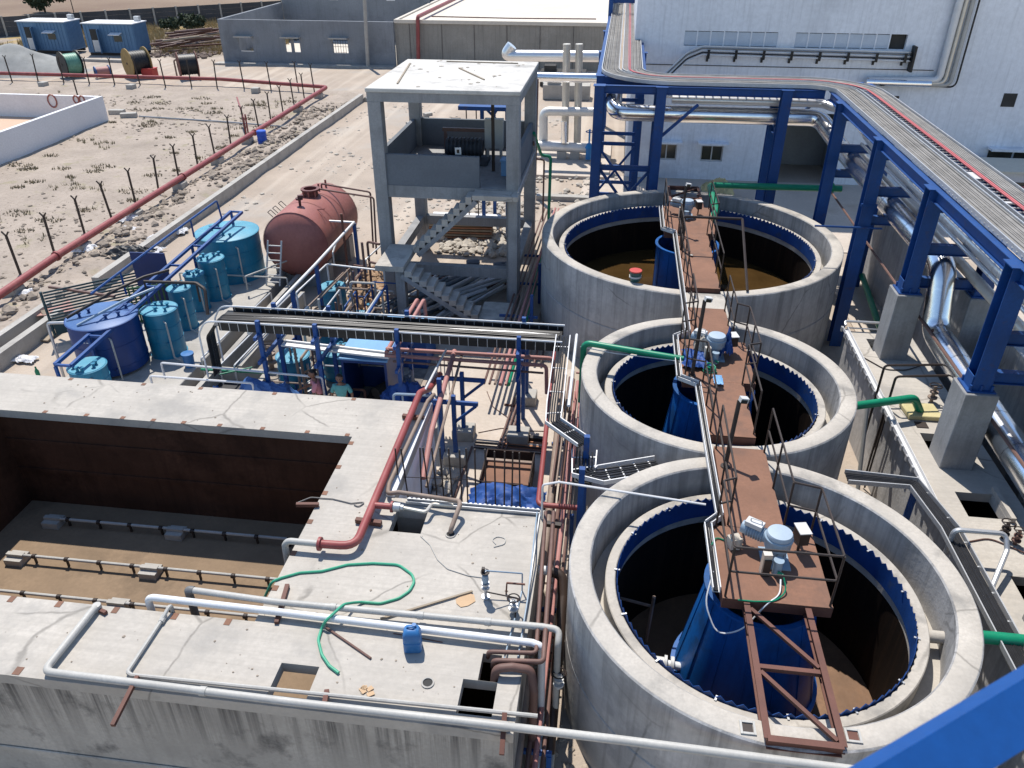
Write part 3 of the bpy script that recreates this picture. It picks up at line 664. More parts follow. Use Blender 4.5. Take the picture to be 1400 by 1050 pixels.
# ================================================================== CLARIFIER TANKS
ZL, ZT = 2.05, 2.52
def clarifier(cx, cy, Ro, Rw, label, teeth, floor_m, seed, water=None, well=(1.15,.86,.05,2.62)):
    t = thing('clarifier_tank', label, 'tank', (cx, cy, 0), 'round concrete clarifier tanks')
    Ri = Ro-.36; Rl = Rw+.17; c = (cx, cy, 0)
    MB().lathe([(Ro,-.1),(Ro,1.42),(Ro-.03,1.45),(Ro,1.48),(Ro,ZR-.02),(Ro-.02,ZR),(Ri+.02,ZR),(Ri,ZR-.02),(Ri,ZL-.1)], c, 128).build('outer_wall', CON_TANK, t)
    cop = MB().lathe([(Ro-.025,ZR+.003),(Ro-.03,ZR+.006),(Ri+.03,ZR+.006),(Ri+.025,ZR+.003)], c, 128).build('rim', CON_LAUN, t)
    MB().lathe([(Ri-.002,ZL),(Rl+.002,ZL)], c, 128).build('launder_floor', CON_LAUN, t)
    MB().lathe([(Rl,ZL-.1),(Rl,ZT-.06),(Rl-.015,ZT-.045),(Rw+.015,ZT-.045),(Rw,ZT-.06),(Rw,ZL-.12)], c, 128).build('launder_wall', CON_LAUN, t)
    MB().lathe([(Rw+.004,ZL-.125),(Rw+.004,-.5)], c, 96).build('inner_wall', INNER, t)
    MB().lathe([(Rw+.2,.0),(.6,-.10),(.0,-.12)], c, 64).build('tank_floor', floor_m, t)
    # saw-tooth weir plate bolted to the launder wall
    wp = MB(); n = teeth; r0, r1 = Rw-.030, Rw-.018; zb = ZT-.42; zt = ZT+.035; dip = .075
    rj = random.Random(seed)
    for k in range(n):
        zt = ZT+.035+rj.uniform(-.012,.008)
        a0, a1, a2 = 2*pi*k/n, 2*pi*(k+.5)/n, 2*pi*(k+1)/n
        vs = []
        for r in (r0, r1):
            for a, z in ((a0,zb),(a1,zb),(a2,zb),(a2,zt-dip),(a1,zt),(a0,zt-dip)): vs.append((cx+r*cos(a), cy+r*sin(a), z))
        wp.add(vs, [(0,5,4,1),(1,4,3,2),(6,7,10,11),(7,8,9,10),(5,11,10,4),(4,10,9,3),(0,1,7,6),(1,2,8,7)])
    wb = wp.build('weir_plate', WEIR, t, smooth=False)
    bk = MB(); nb = teeth//6
    for k in range(nb):
        a = 2*pi*(k+.3)/nb; bk.beam((cx+(Rw+.03)*cos(a), cy+(Rw+.03)*sin(a), ZT-.035), (cx+(Rw-.06)*cos(a), cy+(Rw-.06)*sin(a), ZT-.035), .03, .02)
    tag(bk.build('weir_bracket', GALV, wb), kind='stuff')
    if well:
        rb, rt, z0, z1 = well
        w_ = MB().lathe([(rb-.02,z0),(rb+.07,z0),(rb+.07,z0+.04),(rb,z0+.045),(rt,z1-.05),(rt+.06,z1-.045),(rt+.06,z1),(rt-.03,z1),(rt-.03,z1-.06),(rb-.03,z0+.05)], c, 48).build('feed_well', WELL, t)
        st = MB()
        for k in range(14):
            a = 2*pi*k/14; st.beam((cx+(rb+.008)*cos(a), cy+(rb+.008)*sin(a), z0+.06), (cx+(rt+.008)*cos(a), cy+(rt+.008)*sin(a), z1-.07), .02, .012, up=(cos(a), sin(a), 0))
        st.build('seam', WELL, w_)
        MB().cyl((cx,cy,-.5), (cx,cy,3.0), .06, seg=12).build('drive_shaft', DARKSTEEL, t)
    if water is not None:
        MB().disc((cx,cy,water), Rw+.003, 72).build('water_surface', WATER, t)
    return t
clarifier(*TANKS[0], 'nearest round concrete tank with toothed blue weir and big blue inner skirt', 92, SLUDGE, 1, well=(1.18,.86,.5,2.62))
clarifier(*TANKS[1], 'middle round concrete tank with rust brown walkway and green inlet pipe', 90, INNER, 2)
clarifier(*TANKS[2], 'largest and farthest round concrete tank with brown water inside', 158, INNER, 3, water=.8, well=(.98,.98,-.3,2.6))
# pads, pockets and stains on rims
pad = MB().box(2.1,3.25,18.62,20.25,ZR-.35,ZR+.03)
solo('connecting_slab', pad, CON_LAUN, 'short concrete slab joining the middle and largest tank rims', 'slab', bevel=.02)
solo('connecting_slab', MB().box(2.2,3.2,12.5,13.05,ZR-.3,ZR+.025), CON_LAUN, 'narrow concrete pad between the nearest and middle tank rims', 'slab', bevel=.02)
for k, (x, y) in enumerate(((1022,996),(1166,1007))):
    p = at(x,y,ZR); mb = MB()
    for a, b, c_, d in ((-.1,-.07,-.1,.1),(.07,.1,-.1,.1),(-.068,.068,-.1,-.07),(-.068,.068,.07,.1)): mb.box(p.x+a,p.x+b,p.y+c_,p.y+d,ZR+.008,ZR+.03)
    t = solo('anchor_plate', mb, PVCG, 'square steel anchor frame on the near rim '+('left of' if k==0 else 'right of')+' the truss end', 'plate')
    MB().box(p.x-.066,p.x+.066,p.y-.066,p.y+.066,ZR+.008,ZR+.012).build('plate_centre', RUSTBEAM if k else DARKSTEEL, t)
p = at(1283,847,2.3)
solo('outlet_sleeve', MB().tube([V(5.25,9.15,2.3), V(5.75,9.15,2.3)], .1, 14), CON_LAUN, 'stub of pale pipe in the nearest tank gutter', 'pipe')
# inlet fittings inside the nearest tank
iv = thing('inlet_valve', 'white flanged pipe with valve beside the blue skirt in the nearest tank', 'pipe', (1.4,9.3,.6))
MB().tube([V(.55,9.5,.75), V(1.85,9.35,.75)], .07, 10).build('pipe', PVC, iv)
MB().cyl((1.45,9.4,.75),(1.5,9.395,.75),.14,seg=14).cyl((1.56,9.385,.75),(1.62,9.38,.75),.14,seg=14).cyl((1.3,9.41,.75),(1.45,9.4,.75),.1,seg=12).build('flange', LGREY, iv)
MB().tube([V(.55,10.5,1.1), V(1.25,10.35,1.1)], .03, 6).tube([V(1.25,10.35,1.35), V(1.2,10.3,.2)], .035, 6).build('sampling_pipe', TANPIPE, iv)

# ================================================================== BRIDGES ON THE TANKS
ZD = 3.06
def bridge(label, y0, y1, plates, rails, trusses, loc, posts_h=1.0):
    t = thing('walkway_bridge', label, 'walkway', loc, 'rust brown walkways over the tanks')
    for k, (a, b, c, d) in enumerate(plates):
        MB().box(a, b, c, d, ZD-.012-.0015*(k%2), ZD).build('deck_plate', RUSTDECK, t)
        MB().box(a, b, c-.004, c+.03, ZD-.02-.18, ZD-.02).build('end_channel', RUSTBEAM, t)
        MB().box(a+.0, a+.06, c+.03, d-.002, ZD-.2, ZD-.018).build('side_channel', RUSTBEAM, t)
        MB().box(b-.06, b, c+.03, d-.002, ZD-.2, ZD-.018).build('side_channel', RUSTBEAM, t)
    for rl in rails:
        mb = MB(); pts = [V(x, y, ZD) for x, y in rl]; L0 = []
        for h in (posts_h, posts_h*.52): mb.tube([p+V(0,0,h) for p in pts], .019, 6, bend=.05)
        for a, b in zip(pts, pts[1:]):
            n = max(1, round((b-a).length/1.05))
            for i in range(n): L0.append(a.lerp(b, i/n))
        L0.append(pts[-1])
        for p in L0: mb.tube([p-V(0,0,.1), p+V(0,0,posts_h)], .019, 6)
        mb.build('handrail', DARKSTEEL, t)
    for tr in trusses:
        xa, xb, ya, yb, xa2, xb2 = tr
        def ln(u): return V(xa+(xa2-xa)*u, ya+(yb-ya)*u, ZD-.11), V(xb+(xb2-xb)*u, ya+(yb-ya)*u, ZD-.11)
        l0, r0 = ln(0); l1, r1 = ln(1); lm, rm = ln(.5)
        MB().ibeam(l0, l1, .09, .16, .014).build('chord', RUSTBEAM, t); MB().ibeam(r0, r1, .09, .16, .014).build('chord', RUSTBEAM, t)
        MB().ibeam(l1, r1, .09, .17, .014).build('end_beam', RUSTBEAM, t)
        MB().beam(lm+V(.05,0,.02), rm+V(-.05,0,.02), .07, .07).build('cross_beam', RUSTBEAM, t)
        la, ra = ln(.04); lb, rb = ln(.47); lc, rc = ln(.54); ld, rd = ln(.96)
        MB().beam(la+V(.05,0,.04), rb+V(-.05,0,.04), .06, .05).build('brace', RUSTBEAM, t)
        MB().beam(lc+V(.05,0,.04), rd+V(-.05,0,.04), .06, .05).build('brace', RUSTBEAM, t)
    return t
bridge('rust brown walkway and bare truss crossing the nearest tank', 0, 0,
       [(2.3,3.26,10.46,12.78),(2.08,3.70,8.8,10.45)],
       [[(2.33,12.7),(2.33,10.5),(2.12,10.4),(2.12,8.84),(3.66,8.84),(3.66,10.4),(3.24,10.5),(3.24,12.7)]],
       [(2.44,3.34,8.79,6.5,2.42,3.35)], (2.8,9.6,2.86))
bridge('rust brown walkway crossing the middle tank between two slabs', 0, 0,
       [(2.24,3.15,13.17,15.26),(1.84,3.42,15.265,17.2),(2.16,3.14,17.205,19.02)],
       [[(2.27,13.3),(2.27,15.2),(1.88,15.3),(1.88,17.1),(2.2,17.25),(2.2,18.9)],[(3.12,13.3),(3.12,15.2),(3.38,15.3),(3.38,17.1),(3.11,17.25),(3.11,18.9)]],
       [], (2.6,15.8,2.86))
bridge('rust brown walkway and lattice end crossing the largest tank', 0, 0,
       [(2.17,3.14,20.3,24.2),(2.17,3.14,24.205,24.6),(1.78,3.42,24.605,27.2)],
       [[(2.2,20.4),(2.2,24.5),(1.82,24.65),(1.82,27.1)],[(3.11,20.4),(3.11,24.5),(3.38,24.65),(3.38,27.1)]],
       [(2.12,3.2,27.22,29.7,2.12,3.2)], (2.6,24.9,2.86))
# tray following the walkways
tr = MB()
def ladder_tray(pts, wd, h, rung=.3, up=(0,0,1)):
    mb = MB(); pts = [Vector(p) for p in pts]; off = []
    for i, p in enumerate(pts):
        d = (pts[min(i+1,len(pts)-1)]-pts[max(i-1,0)]).normalized(); off.append(d.cross(Vector(up)).normalized())
    for s in (-1, 1):
        for i in range(len(pts)-1):
            a = pts[i]+off[i]*s*wd/2; b = pts[i+1]+off[i+1]*s*wd/2; mb.beam(a, b, .022, h, up=up)
    for i in range(len(pts)-1):
        n = max(1, int((pts[i+1]-pts[i]).length/rung))
        for k in range(n):
            u = (k+.5)/n; q = pts[i].lerp(pts[i+1], u); o = off[i].lerp(off[i+1], u)
            mb.beam(q-o*wd/2-Vector(up)*h*.3, q+o*wd/2-Vector(up)*h*.3, .03, .016, up=up)
    return mb
def cables(pts, wd, n, r, parent, m, seed, z=0., name='cable', jit=.3, seg=5):
    rr = random.Random(seed); pts = [Vector(p) for p in pts]
    for k in range(n):
        o = -wd/2+wd*(k+.5)/n; q = []
        for i, p in enumerate(pts):
            d = (pts[min(i+1,len(pts)-1)]-pts[max(i-1,0)]).normalized(); s = d.cross(V(0,0,1))
            s = s.normalized() if s.length > .01 else V(0,1,0)
            q.append(p+s*(o+rr.uniform(-jit,jit)*wd/n)+V(0,0,z+rr.uniform(0,.02)))
        MB().tube(q, r, seg, bend=.12, nb=3).build(name, m, parent)
ct = thing('cable_tray', 'narrow white edged cable tray along the left side of the tank walkways', 'cable tray', (2,18,3.1))
path = [(1.72,26.9),(1.72,24.75),(2.08,24.45),(2.08,17.5),(1.76,17.2),(1.76,15.25),(2.14,15.0),(2.16,12.9),(2.2,10.65),(1.98,10.4),(1.99,8.9)]
tp = [V(x,y,ZD+.06) for x, y in path]
m_ = MB()
for i in range(len(tp)-1):
    d = (tp[i+1]-tp[i]).normalized(); s = d.cross(V(0,0,1))
    m_.beam(tp[i]-s*.055, tp[i+1]-s*.055, .014, .13); m_.beam(tp[i]+s*.055, tp[i+1]+s*.055, .014, .09); m_.beam(tp[i]-V(0,0,.05), tp[i+1]-V(0,0,.05), .1, .008)
m_.build('tray', GALVW, ct)
cables(tp, .07, 3, .014, ct, CABLE, 5, -.03)
# floodlight poles on walkways
def flood(c, h, label, lean=V(0,0,0)):
    t = thing('floodlight_pole', label, 'lamp', c, 'black lamp poles on the walkways'); c = Vector(c); q = c+V(0,0,h)+lean
    MB().cyl(c, c+V(0,0,.02), .09, seg=10).tube([c, q], .042, 8).build('pole', DARKSTEEL, t)
    hd = MB().obox(q+V(.07,-.02,.04), .15,.11,.09, .3, .2).build('lamp_housing', LGREY, t)
    MB().obox(q+V(.07,-.085,.03), .12,.02,.07, .3, .2).build('lamp_glass', GLASS, hd)
flood((2.45,12.15,ZD), 1.25, 'black pole with small pale floodlight at the far end of the nearest walkway', V(.12,.35,0))
flood((2.05,15.45,ZD), 1.7, 'tall black pole with floodlight standing beside the tarp draped drive', V(.1,.35,0))
flood((2.25,24.4,ZD), 1.5, 'tall black pole with floodlight on the largest tank walkway', V(.05,.3,0))
# scraper drives
def drive(c, label, s=1.):
    t = thing('scraper_drive', label, 'motor', c, 'scraper drives on the walkways'); x, y, z = c
    MB().box(x-.27,x+.27,y-.3,y+.3,z+.002,z+.03).build('base_plate', GBLUE, t)
    b = MB().lathe([(0,.03),(.2,.03),(.21,.14),(.17,.16),(.17,.34),(.25,.36),(.26,.52),(.27,.54),(.27,.58),(.25,.6),(0,.605)], (x,y,z), 28); b.build('gearbox', GBLUE, t)
    cp = MB().lathe([(.245,.607),(.25,.66),(.23,.7),(.12,.715),(0,.717)], (x,y,z), 28).build('dome_cap', mat('cap_grey'+str(x+y), (.36,.44,.52), .06, 3, .5), t)
    rb = MB()
    for k in range(8):
        a = 2*pi*k/8; rb.beam((x+.175*cos(a), y+.175*sin(a), z+.16), (x+.22*cos(a), y+.22*sin(a), z+.34), .025, .02)
    rb.build('gearbox_rib', GBLUE, t)
    mo = MB(); mo.cyl((x-.18,y+.16,z+.42),(x-.62,y+.42,z+.42),.13,seg=16)
    for k in range(7):
        u = .15+k*.1; p = V(x-.18,y+.16,z+.42).lerp(V(x-.62,y+.42,z+.42), u); d = V(-.44,.26,0).normalized(); mo.cyl(p-d*.008, p+d*.008, .155, seg=16)
    mo = mo.build('electric_motor', GBLUE, t)
    MB().obox((x-.42,y+.3,z+.6), .34,.2,.1, R(149)).build('terminal_box', LGREY, mo)
    MB().tube([V(x-.5,y+.33,z+.65), V(x-.5,y+.33,z+.72), V(x-.3,y+.24,z+.72), V(x-.3,y+.24,z+.65)], .012, 6).build('lifting_handle', LGREY, mo)
    cb = MB().obox((x+.5,y+.3,z+.42), .2,.3,.3, .2).tube([V(x+.5,y+.3,z+.02), V(x+.5,y+.3,z+.3)], .03, 6).build('control_box', DARKSTEEL, t)
    MB().obox((x+.5,y+.3,z+.58), .24,.34,.02, .2).build('box_lid', LGREY, cb)
    tb = MB().obox((x-.26,y-.42,z+.27), .16,.13,.5, .1).build('torque_arm', ALUMAT, t)
    MB().obox((x-.24,y-.5,z+.2), .13,.03,.42, .1).build('torque_cover', DARKSTEEL, tb)
    MB().cyl((x-.03,y-.42,z+.03),(x-.03,y-.42,z+.34),.085,seg=14).cyl((x-.03,y-.42,z+.34),(x-.03,y-.42,z+.37),.1,seg=14).build('vertical_motor', GBLUE, t)
    MB().cyl((x-.03,y-.53,z+.16),(x+.05,y-.6,z+.16),.035,seg=10).build('cable_gland', GREEN, t)
    t.scale = (.82, .82, .82)
    return t
drive((2.98,9.75,ZD), 'grey blue scraper drive with round cap on the nearest walkway')
drive((2.62,16.4,ZD), 'grey blue scraper drive partly draped in blue tarp on the middle tank')
drive((2.55,26.2,ZD), 'grey blue scraper drive with round cap on the largest tank')
solo('wrapping', MB().tube([V(2.42,9.9,ZD+.02),V(2.42,9.9,ZD+.2),V(2.3,9.95,ZD+.25)], .04, 8).obox((2.36,9.95,ZD+.12), .2,.16,.2, .4), RUBBLE, 'crumpled pale wrapping beside the drive on the nearest walkway', 'wrapping', smooth=False)
def cloth(c, sx, sy, h, seed, n=36, drop=.05, ridge=3.):
    mb = MB(); c = Vector(c)
    for i in range(n):
        for k in range(n):
            u, v = i/(n-1)*2-1, k/(n-1)*2-1; d = max(abs(u), abs(v))
            z = h*(1-d**2.2)*(.8+.6*noise.noise(Vector((u*ridge*.5+seed, v*ridge*.5, seed))))+.20*h*(1-2.6*abs(noise.noise(Vector((u*ridge*1.1+v*1.7+seed, v*ridge*.35-u, seed)))))+.10*h*(1-3*abs(noise.noise(Vector((u*3.-v*5+seed, v*2.+u*2, seed)))))
            mb.v.append((c.x+u*sx*(1+.25*noise.noise(Vector((v*2.5,seed,1)))), c.y+v*sy*(1+.25*noise.noise(Vector((u*2.5,seed,3)))), c.z+max(.004, z+drop)))
    for i in range(n-1):
        for k in range(n-1): mb.f.append((i*n+k,(i+1)*n+k,(i+1)*n+k+1,i*n+k+1))
    return mb
solo('tarpaulin', cloth((2.18,16.1,ZD+.02), .3,.42,.16, 3), TARP, 'crumpled bright blue tarp on the middle walkway beside the drive', 'tarp')
solo('tarpaulin', cloth((2.86,16.5,ZD+.05), .16,.26,.5, 6), TARP, 'small blue tarp hanging over the right side of the middle drive', 'tarp')
solo('crumpled_sheet', cloth((2.3,16.45,ZD+.1), .16,.2,.3, 9), RUBBLE, 'dirty white sheet bundled against the middle drive', 'sheet')
solo('blue_rag', cloth((2.6,15.25,ZD+.01), .1,.2,.02, 14), PALEBLUE, 'flat pale blue rag lying on the middle walkway', 'rag')
solo('hose_coil', MB().tube([V(2.45+.16*cos(a*.9)*(1-.02*a), 15.62+.14*sin(a*.9), ZD+.02+.01*a) for a in range(20)], .018, 6, bend=0), GREEN, 'small tangled green hose on the middle walkway before the drive', 'hose')
solo('drive_cable', MB().tube([V(2.98,9.2,ZD+.1), V(2.95,8.95,ZD+.02), V(2.75,8.78,ZD+.02), V(2.4,8.6,ZD-.45), V(2.05,8.6,ZD-.6), V(1.85,8.9,ZD-.25), V(1.98,9.3,ZD+.05)], .013, 6, bend=.5), GALVW, 'thin pale cable looping below the nearest walkway', 'cable')
solo('drive_cable', MB().tube([V(3.0,9.18,ZD+.2), V(3.05,9.0,ZD+.05), V(2.85,8.82,ZD+.01), V(2.55,8.77,ZD+.02), V(2.3,8.77,ZD+.02)], .012, 6, bend=.3), GREEN, 'thin green cable along the near edge of the nearest walkway', 'cable')
solo('drive_cable', MB().tube([V(2.0,9.9,ZD+.05), V(2.1,10.15,ZD+.02), V(2.35,10.0,ZD+.02), V(2.5,9.95,ZD+.02)], .012, 6, bend=.1), GREEN, 'thin green cable at the left corner of the nearest walkway', 'cable')
solo('walkway_stone', MB().lump((2.5,22.6,ZD+.04), .07, .6, 2), RUBBLE, 'single pale stone lying on the largest tank walkway', 'stone', smooth=False)
# frame over the largest walkway
solo('pipe_portal', MB().tube([V(2.22,23.1,ZD), V(2.22,23.1,ZD+1.05), V(3.9,23.1,ZD+1.05), V(3.9,20.5,ZD-.1)], .04, 6, bend=.05), DARKSTEEL, 'dark brown pipe frame across the largest tank walkway', 'frame')
# bucket on the rim
p = at(868,384,ZR+.008); bk = thing('bucket', 'small dark green bucket with red top on the largest tank rim', 'bucket', p)
MB().lathe([(0,0),(.13,0),(.135,.01),(.17,.3),(.16,.3),(.125,.02)], p, 20).build('body', mat('bucket_green', (.03,.09,.09), .2, 5, .5), bk)
MB().lathe([(.172,.12),(.155,.12),(.158,.17),(.175,.17)], p, 20).build('band', LGREY, bk)
MB().lathe([(.15,.27),(.178,.3),(.178,.33),(0,.335)], p, 20).build('lid', REDM, bk)
MB().tube([p+V(.17,0,.27), p+V(.2,-.05,.15), p+V(.15,-.12,.08)], .006, 5).build('handle', DARKSTEEL, bk)
0 and solo('drum_can', MB().lathe([(0,1.9),(.2,1.9),(.2,2.75),(.22,2.76),(.22,2.8),(.17,2.8)], (1.7,23.5,0), 18), mat('grey_can', (.17,.20,.24), .15, 3, .5), 'grey bucket shaped can hanging beside the largest tank walkway', 'can')
# ================================================================== PIPE RACK
XF, XB, ZK = 7.42, 9.12, 6.5                                       # front and back beam lines, top of steel
YF, YB = 30.2, 31.9                                                # east-west run
XL, XR = -0.80, 0.95                                               # northward run
rk = thing('pipe_rack', 'tall blue steel pipe rack with trays bending round the tanks', 'pipe rack', (7.4,28,0))
def col(x, y, z0, z1, cap=True, w=.35):
    c = MB().ibeam((x,y,z0),(x,y,z1), w, w*1.05, .02, up=(0,1,0))
    c.obox((x,y,z1+.011), w*1.25, w*1.25, .02); o = c.build('column', BLUE, rk)
    return o
cols = [(XF,14.3,3.9),(XF,18.9,3.9),(XF,23.4,0),(XF,28.2,0),(XB,14.3,3.9),(XB,18.9,3.9),(XB,23.4,0),(XB,28.2,0),(5.95,YF,0),(5.95,YB,0),(1.55,YF,0),(1.55,YB,0),(-.7,YF,0),(-.7,YB+.3,0),(XF,9.6,3.9),(XB,9.6,3.9),(XR,38,0),(XL,38,0),(XR,45,0),(XL,45,0)]
for x, y, z in cols: 
    o = col(x, y, z, ZK-.02)
    if z > 1:
        bp = MB().box(x-.27,x+.27,y-.27,y+.27,z,z+.03).build('base_plate', BLUE, o)
        bt = MB()
        for sx in (-1,0,1):
            for sy in (-1,1): bt.cyl((x+sx*.2,y+sy*.2,z+.03),(x+sx*.2,y+sy*.2,z+.14),.028,seg=6)
        tag(bt.build('anchor_bolt', BLUE, o), kind='stuff')
        for s in (-1,1): MB().beam((x+s*.19,y,z+.03),(x+s*.19,y,z+.32),.02,.34,up=(0,1,0)).build('stiffener', BLUE, o)
for x in (XF, XB):
    ys = [4.0, 9.6, 14.3, 18.9, 23.4, 28.2, YF if x==XF else YB]
    for a, b in zip(ys, ys[1:]): MB().ibeam((x,a+.16,ZK-.14),(x,b-.16,ZK-.14), .17,.28,.016).build('long_beam', BLUE, rk)
for y in (YF, YB):
    xs = [-.7, 1.55, 5.95, XF if y==YF else XB]
    for a, b in zip(xs, xs[1:]): MB().ibeam((a+.16,y,ZK-.14),(b-.16,y,ZK-.14), .17,.28,.016).build('long_beam', BLUE, rk)
for x in (XL, XR):
    MB().ibeam((x,32.3,ZK-.14),(x,62,ZK-.14), .17,.28,.016).build('long_beam', BLUE, rk)
for y in (9.6,14.3,18.9,23.4,28.2):
    for z in (ZK-.45, 5.0, 4.15):
        MB().ibeam((XF+.15,y,z),(XB-.15,y,z), .16,.26,.014).build('cross_beam', BLUE, rk)
for x in (1.55,5.95,-.7):
    for z in (ZK-.45, 4.85):
        MB().ibeam((x,YF+.15,z),(x,YB-.15,z), .16,.26,.014).build('cross_beam', BLUE, rk)
for a, b in (((-.7,YF,3.2),(-.7,YB+.3,1.0)),((-.7,YF,1.0),(-.7,YB+.3,3.2)),((-.55,YF+.2,3.4),(1.4,YF+.2,.9)),((-.55,YF+.2,.9),(1.4,YF+.2,3.4)),((1.55,YF,4.6),(2.9,YF,5.9)),((5.95,YB,4.4),(7.2,YB,5.6))):
    MB().beam(a, b, .1, .1).build('brace', BLUE, rk)
for z in (3.5,.7):
    MB().ibeam((-.54,YF,z),(1.4,YF,z),.12,.2,.014).build('tie_beam', BLUE, rk); MB().ibeam((-.7,YF+.15,z),(-.7,YB+.15,z),.12,.2,.014).build('tie_beam', BLUE, rk)
for y in (34.2, 36.0):
    for x in (XL, XR): col(x, y, 0, ZK-.3, w=.22)
    for z in (1.2, 3.4, 5.2): MB().beam((XL+.12,y,z),(XR-.12,y,z),.09,.14).build('tie_beam', BLUE, rk)
for x in (XL, XR):
    MB().beam((x,34.3,1.2),(x,35.9,3.4),.08).build('brace', BLUE, rk); MB().beam((x+.1,35.9,3.4),(x+.1,34.3,5.2),.08).build('brace', BLUE, rk)
MB().beam((XL+.12,34.1,1.3),(XR-.12,34.1,3.3),.09).build('brace', BLUE, rk); MB().beam((XL+.12,34.0,3.3),(XR-.12,34.0,1.3),.09).build('brace', BLUE, rk)
# second storey stub at the far end
for y in (52.,58.):
    for x in (XL, XR+1.5): MB().ibeam((x,y,0),(x,y,9.),.26,.28,.02,up=(0,1,0)).build('column', BLUE, rk)
    for z in (7.3,8.2): MB().ibeam((XL+.15,y,z),(XR+1.35,y,z),.14,.24,.014).build('cross_beam', BLUE, rk)
for z in (7.3,8.2):
    for x in (XL,XR+1.5): MB().ibeam((x,52.2,z),(x,57.8,z),.14,.24,.014).build('long_beam', BLUE, rk)

def arc(c, r, a0, a1, n=10): return [(c[0]+r*cos(R(a0+(a1-a0)*i/n)), c[1]+r*sin(R(a0+(a1-a0)*i/n))) for i in range(n+1)]
# centre line of the double tray: south leg, west leg, north leg
CX_, CYW, CXN = (XF+XB)/2, (YF+YB)/2, (XL+XR)/2
def route(off, z):                                                  # off > 0 lies towards the tanks (inside of both bends)
    p = [(CX_-off, 4.0), (CX_-off, 15), (CX_-off, 22), (CX_-off, 28.6)]
    p += arc((CX_-1.7, CYW-1.7), 1.7-off, 0, 90, 9)[1:] if off < 1.6 else []
    p += [(5, CYW-off), (3.2, CYW-off)]
    p += [(CXN+1.9+(1.9+off)*cos(R(a)), CYW+1.9+(1.9+off)*sin(R(a))) for a in range(270, 179, -10)]
    p += [(CXN-off, 40), (CXN-off, 50), (CXN-off, 60)]
    return [V(x, y, z) for x, y in p]
def off_tray(a, b, label):
    t = thing('cable_tray', label, 'cable tray', (CX_, 20, ZK), 'long cable trays on top of the blue rack')
    for o in (a, b):
        mb = MB(); q = route(o, ZK+.1)
        for i in range(len(q)-1): mb.beam(q[i], q[i+1], .03, .13)
        for i in range(0, len(q)-1): 
            n = max(1, int((q[i+1]-q[i]).length/.22))
            for k in range(n):
                p = q[i].lerp(q[i+1], (k+.5)/n); mb.obox((p.x, p.y, ZK+.085), .05,.05,.02)
        mb.build('side_rail', GALV, t)
    qa, qb = route(a, ZK+.06), route(b, ZK+.06)
    for i in range(len(qa)-1):
        n = max(1, round((qa[i+1]-qa[i]).length/.28))
        for k in range(n): MB().beam(qa[i].lerp(qa[i+1], (k+.5)/n), qb[i].lerp(qb[i+1], (k+.5)/n), .05, .02).build('rung', GALV, t)
    return t
t1 = off_tray(.78, .12, 'cable tray full of grey cables on the tank side of the blue rack')
t2 = off_tray(-.02, -.80, 'cable tray with open rungs and a red cable on the wall side of the rack')
def lay(t, lo, hi, n, r, m, seed, z=ZK+.1):
    rr = random.Random(seed)
    for k in range(n):
        o = lo+(hi-lo)*(k+.5)/n; q = route(o+rr.uniform(-.012,.012), z+rr.uniform(-.01,.02))
        for p in q: p.x += rr.uniform(-.008,.008); p.z += rr.uniform(0,.012)
        MB().tube(q, r, 5, bend=0).build('cable', m, t)
lay(t1, .16, .75, 16, .021, CABLEG, 1)
lay(t2, -.74, -.38, 10, .022, CABLEG, 3); lay(t2, -.33, -.30, 1, .024, CABLER, 4, ZK+.13); lay(t2, -.28, -.25, 1, .018, CABLER, 6, ZK+.12)
solo('tray_sheet', MB().obox((CX_+.16,19.6,ZK+.105), .28,.55,.012), LGREY, 'pale sheet lying across the open rungs of the rack tray', 'sheet')
solo('tray_sheet', MB().obox((CX_+.16,17.6,ZK+.105), .26,.12,.012), LGREY, 'small pale strip lying across the open rungs of the rack tray', 'sheet')

# concrete pedestals under rack columns
for x, y, z in cols:
    if z > 1:
        where = {18.9:'beside the yellow topped deck', 14.3:'beside the open deck hatches', 9.6:'nearest the camera'}[y]
        ped = MB().prism([(x-.32,y-.34),(x+.32,y-.34),(x+.32,y+.34),(x-.32,y+.34)], 0, z-.002)
        solo('rack_pedestal', ped, CON_TOWR, f'tall square concrete pedestal under the {"front" if x==XF else "back"} blue column {where}', 'pedestal', bevel=.015)

# ------------------------------------------------------------------ clad pipes
SUNCL = mat('sunlit_pipe_cladding', (.84,.84,.85), .05, 3, .3, metal=.5, bump=.1, bscale=6)  # paler, less metallic cladding; sun brightness put into the colour of shaded pipes
def clad(name, label, pts, r, m=ALU, seg=16, bend=None, ring=1.1, group=None, seams=True):
    t = thing(name, label, 'pipe', pts[0], group)
    b = r*2.2 if bend is None else bend
    MB().tube(pts, r, seg, bend=b, nb=8).build('cladding', m, t)
    if seams:
        rg = MB()
        for i in range(len(pts)-1):
            a, q = Vector(pts[i]), Vector(pts[i+1]); l = (q-a).length; d = (q-a).normalized(); n = int((l-2*b)/ring)
            for k in range(max(0, n+1)):
                p = a+d*(b+k*ring)
                if b+k*ring < l-b*.5: MB().cyl(p-d*.02, p+d*.02, r+.006, seg=seg, cap=False).build('cladding_band', m, t)
    return t
clad('insulated_pipe', 'biggest shiny silver pipe bending under the blue rack and dropping beside it',
     [V(-.15,33.6,6.2), V(-.15,31.15,5.35), V(7.45,31.15,5.35), V(8.1,29.6,4.6), V(8.12,18.95,4.55), V(8.12,18.35,3.1), V(8.15,8.,2.75)], .31, bend=.55)
clad('insulated_pipe', 'silver pipe running inside the upper level of the blue rack, nearest the tanks', [V(2.0,31.0,5.9), V(7.4,31.0,5.9), V(8.3,30,5.75), V(8.45,27.,5.3), V(8.45,4.,5.3)], .15, m=SUNCL, seg=12, ring=.8)
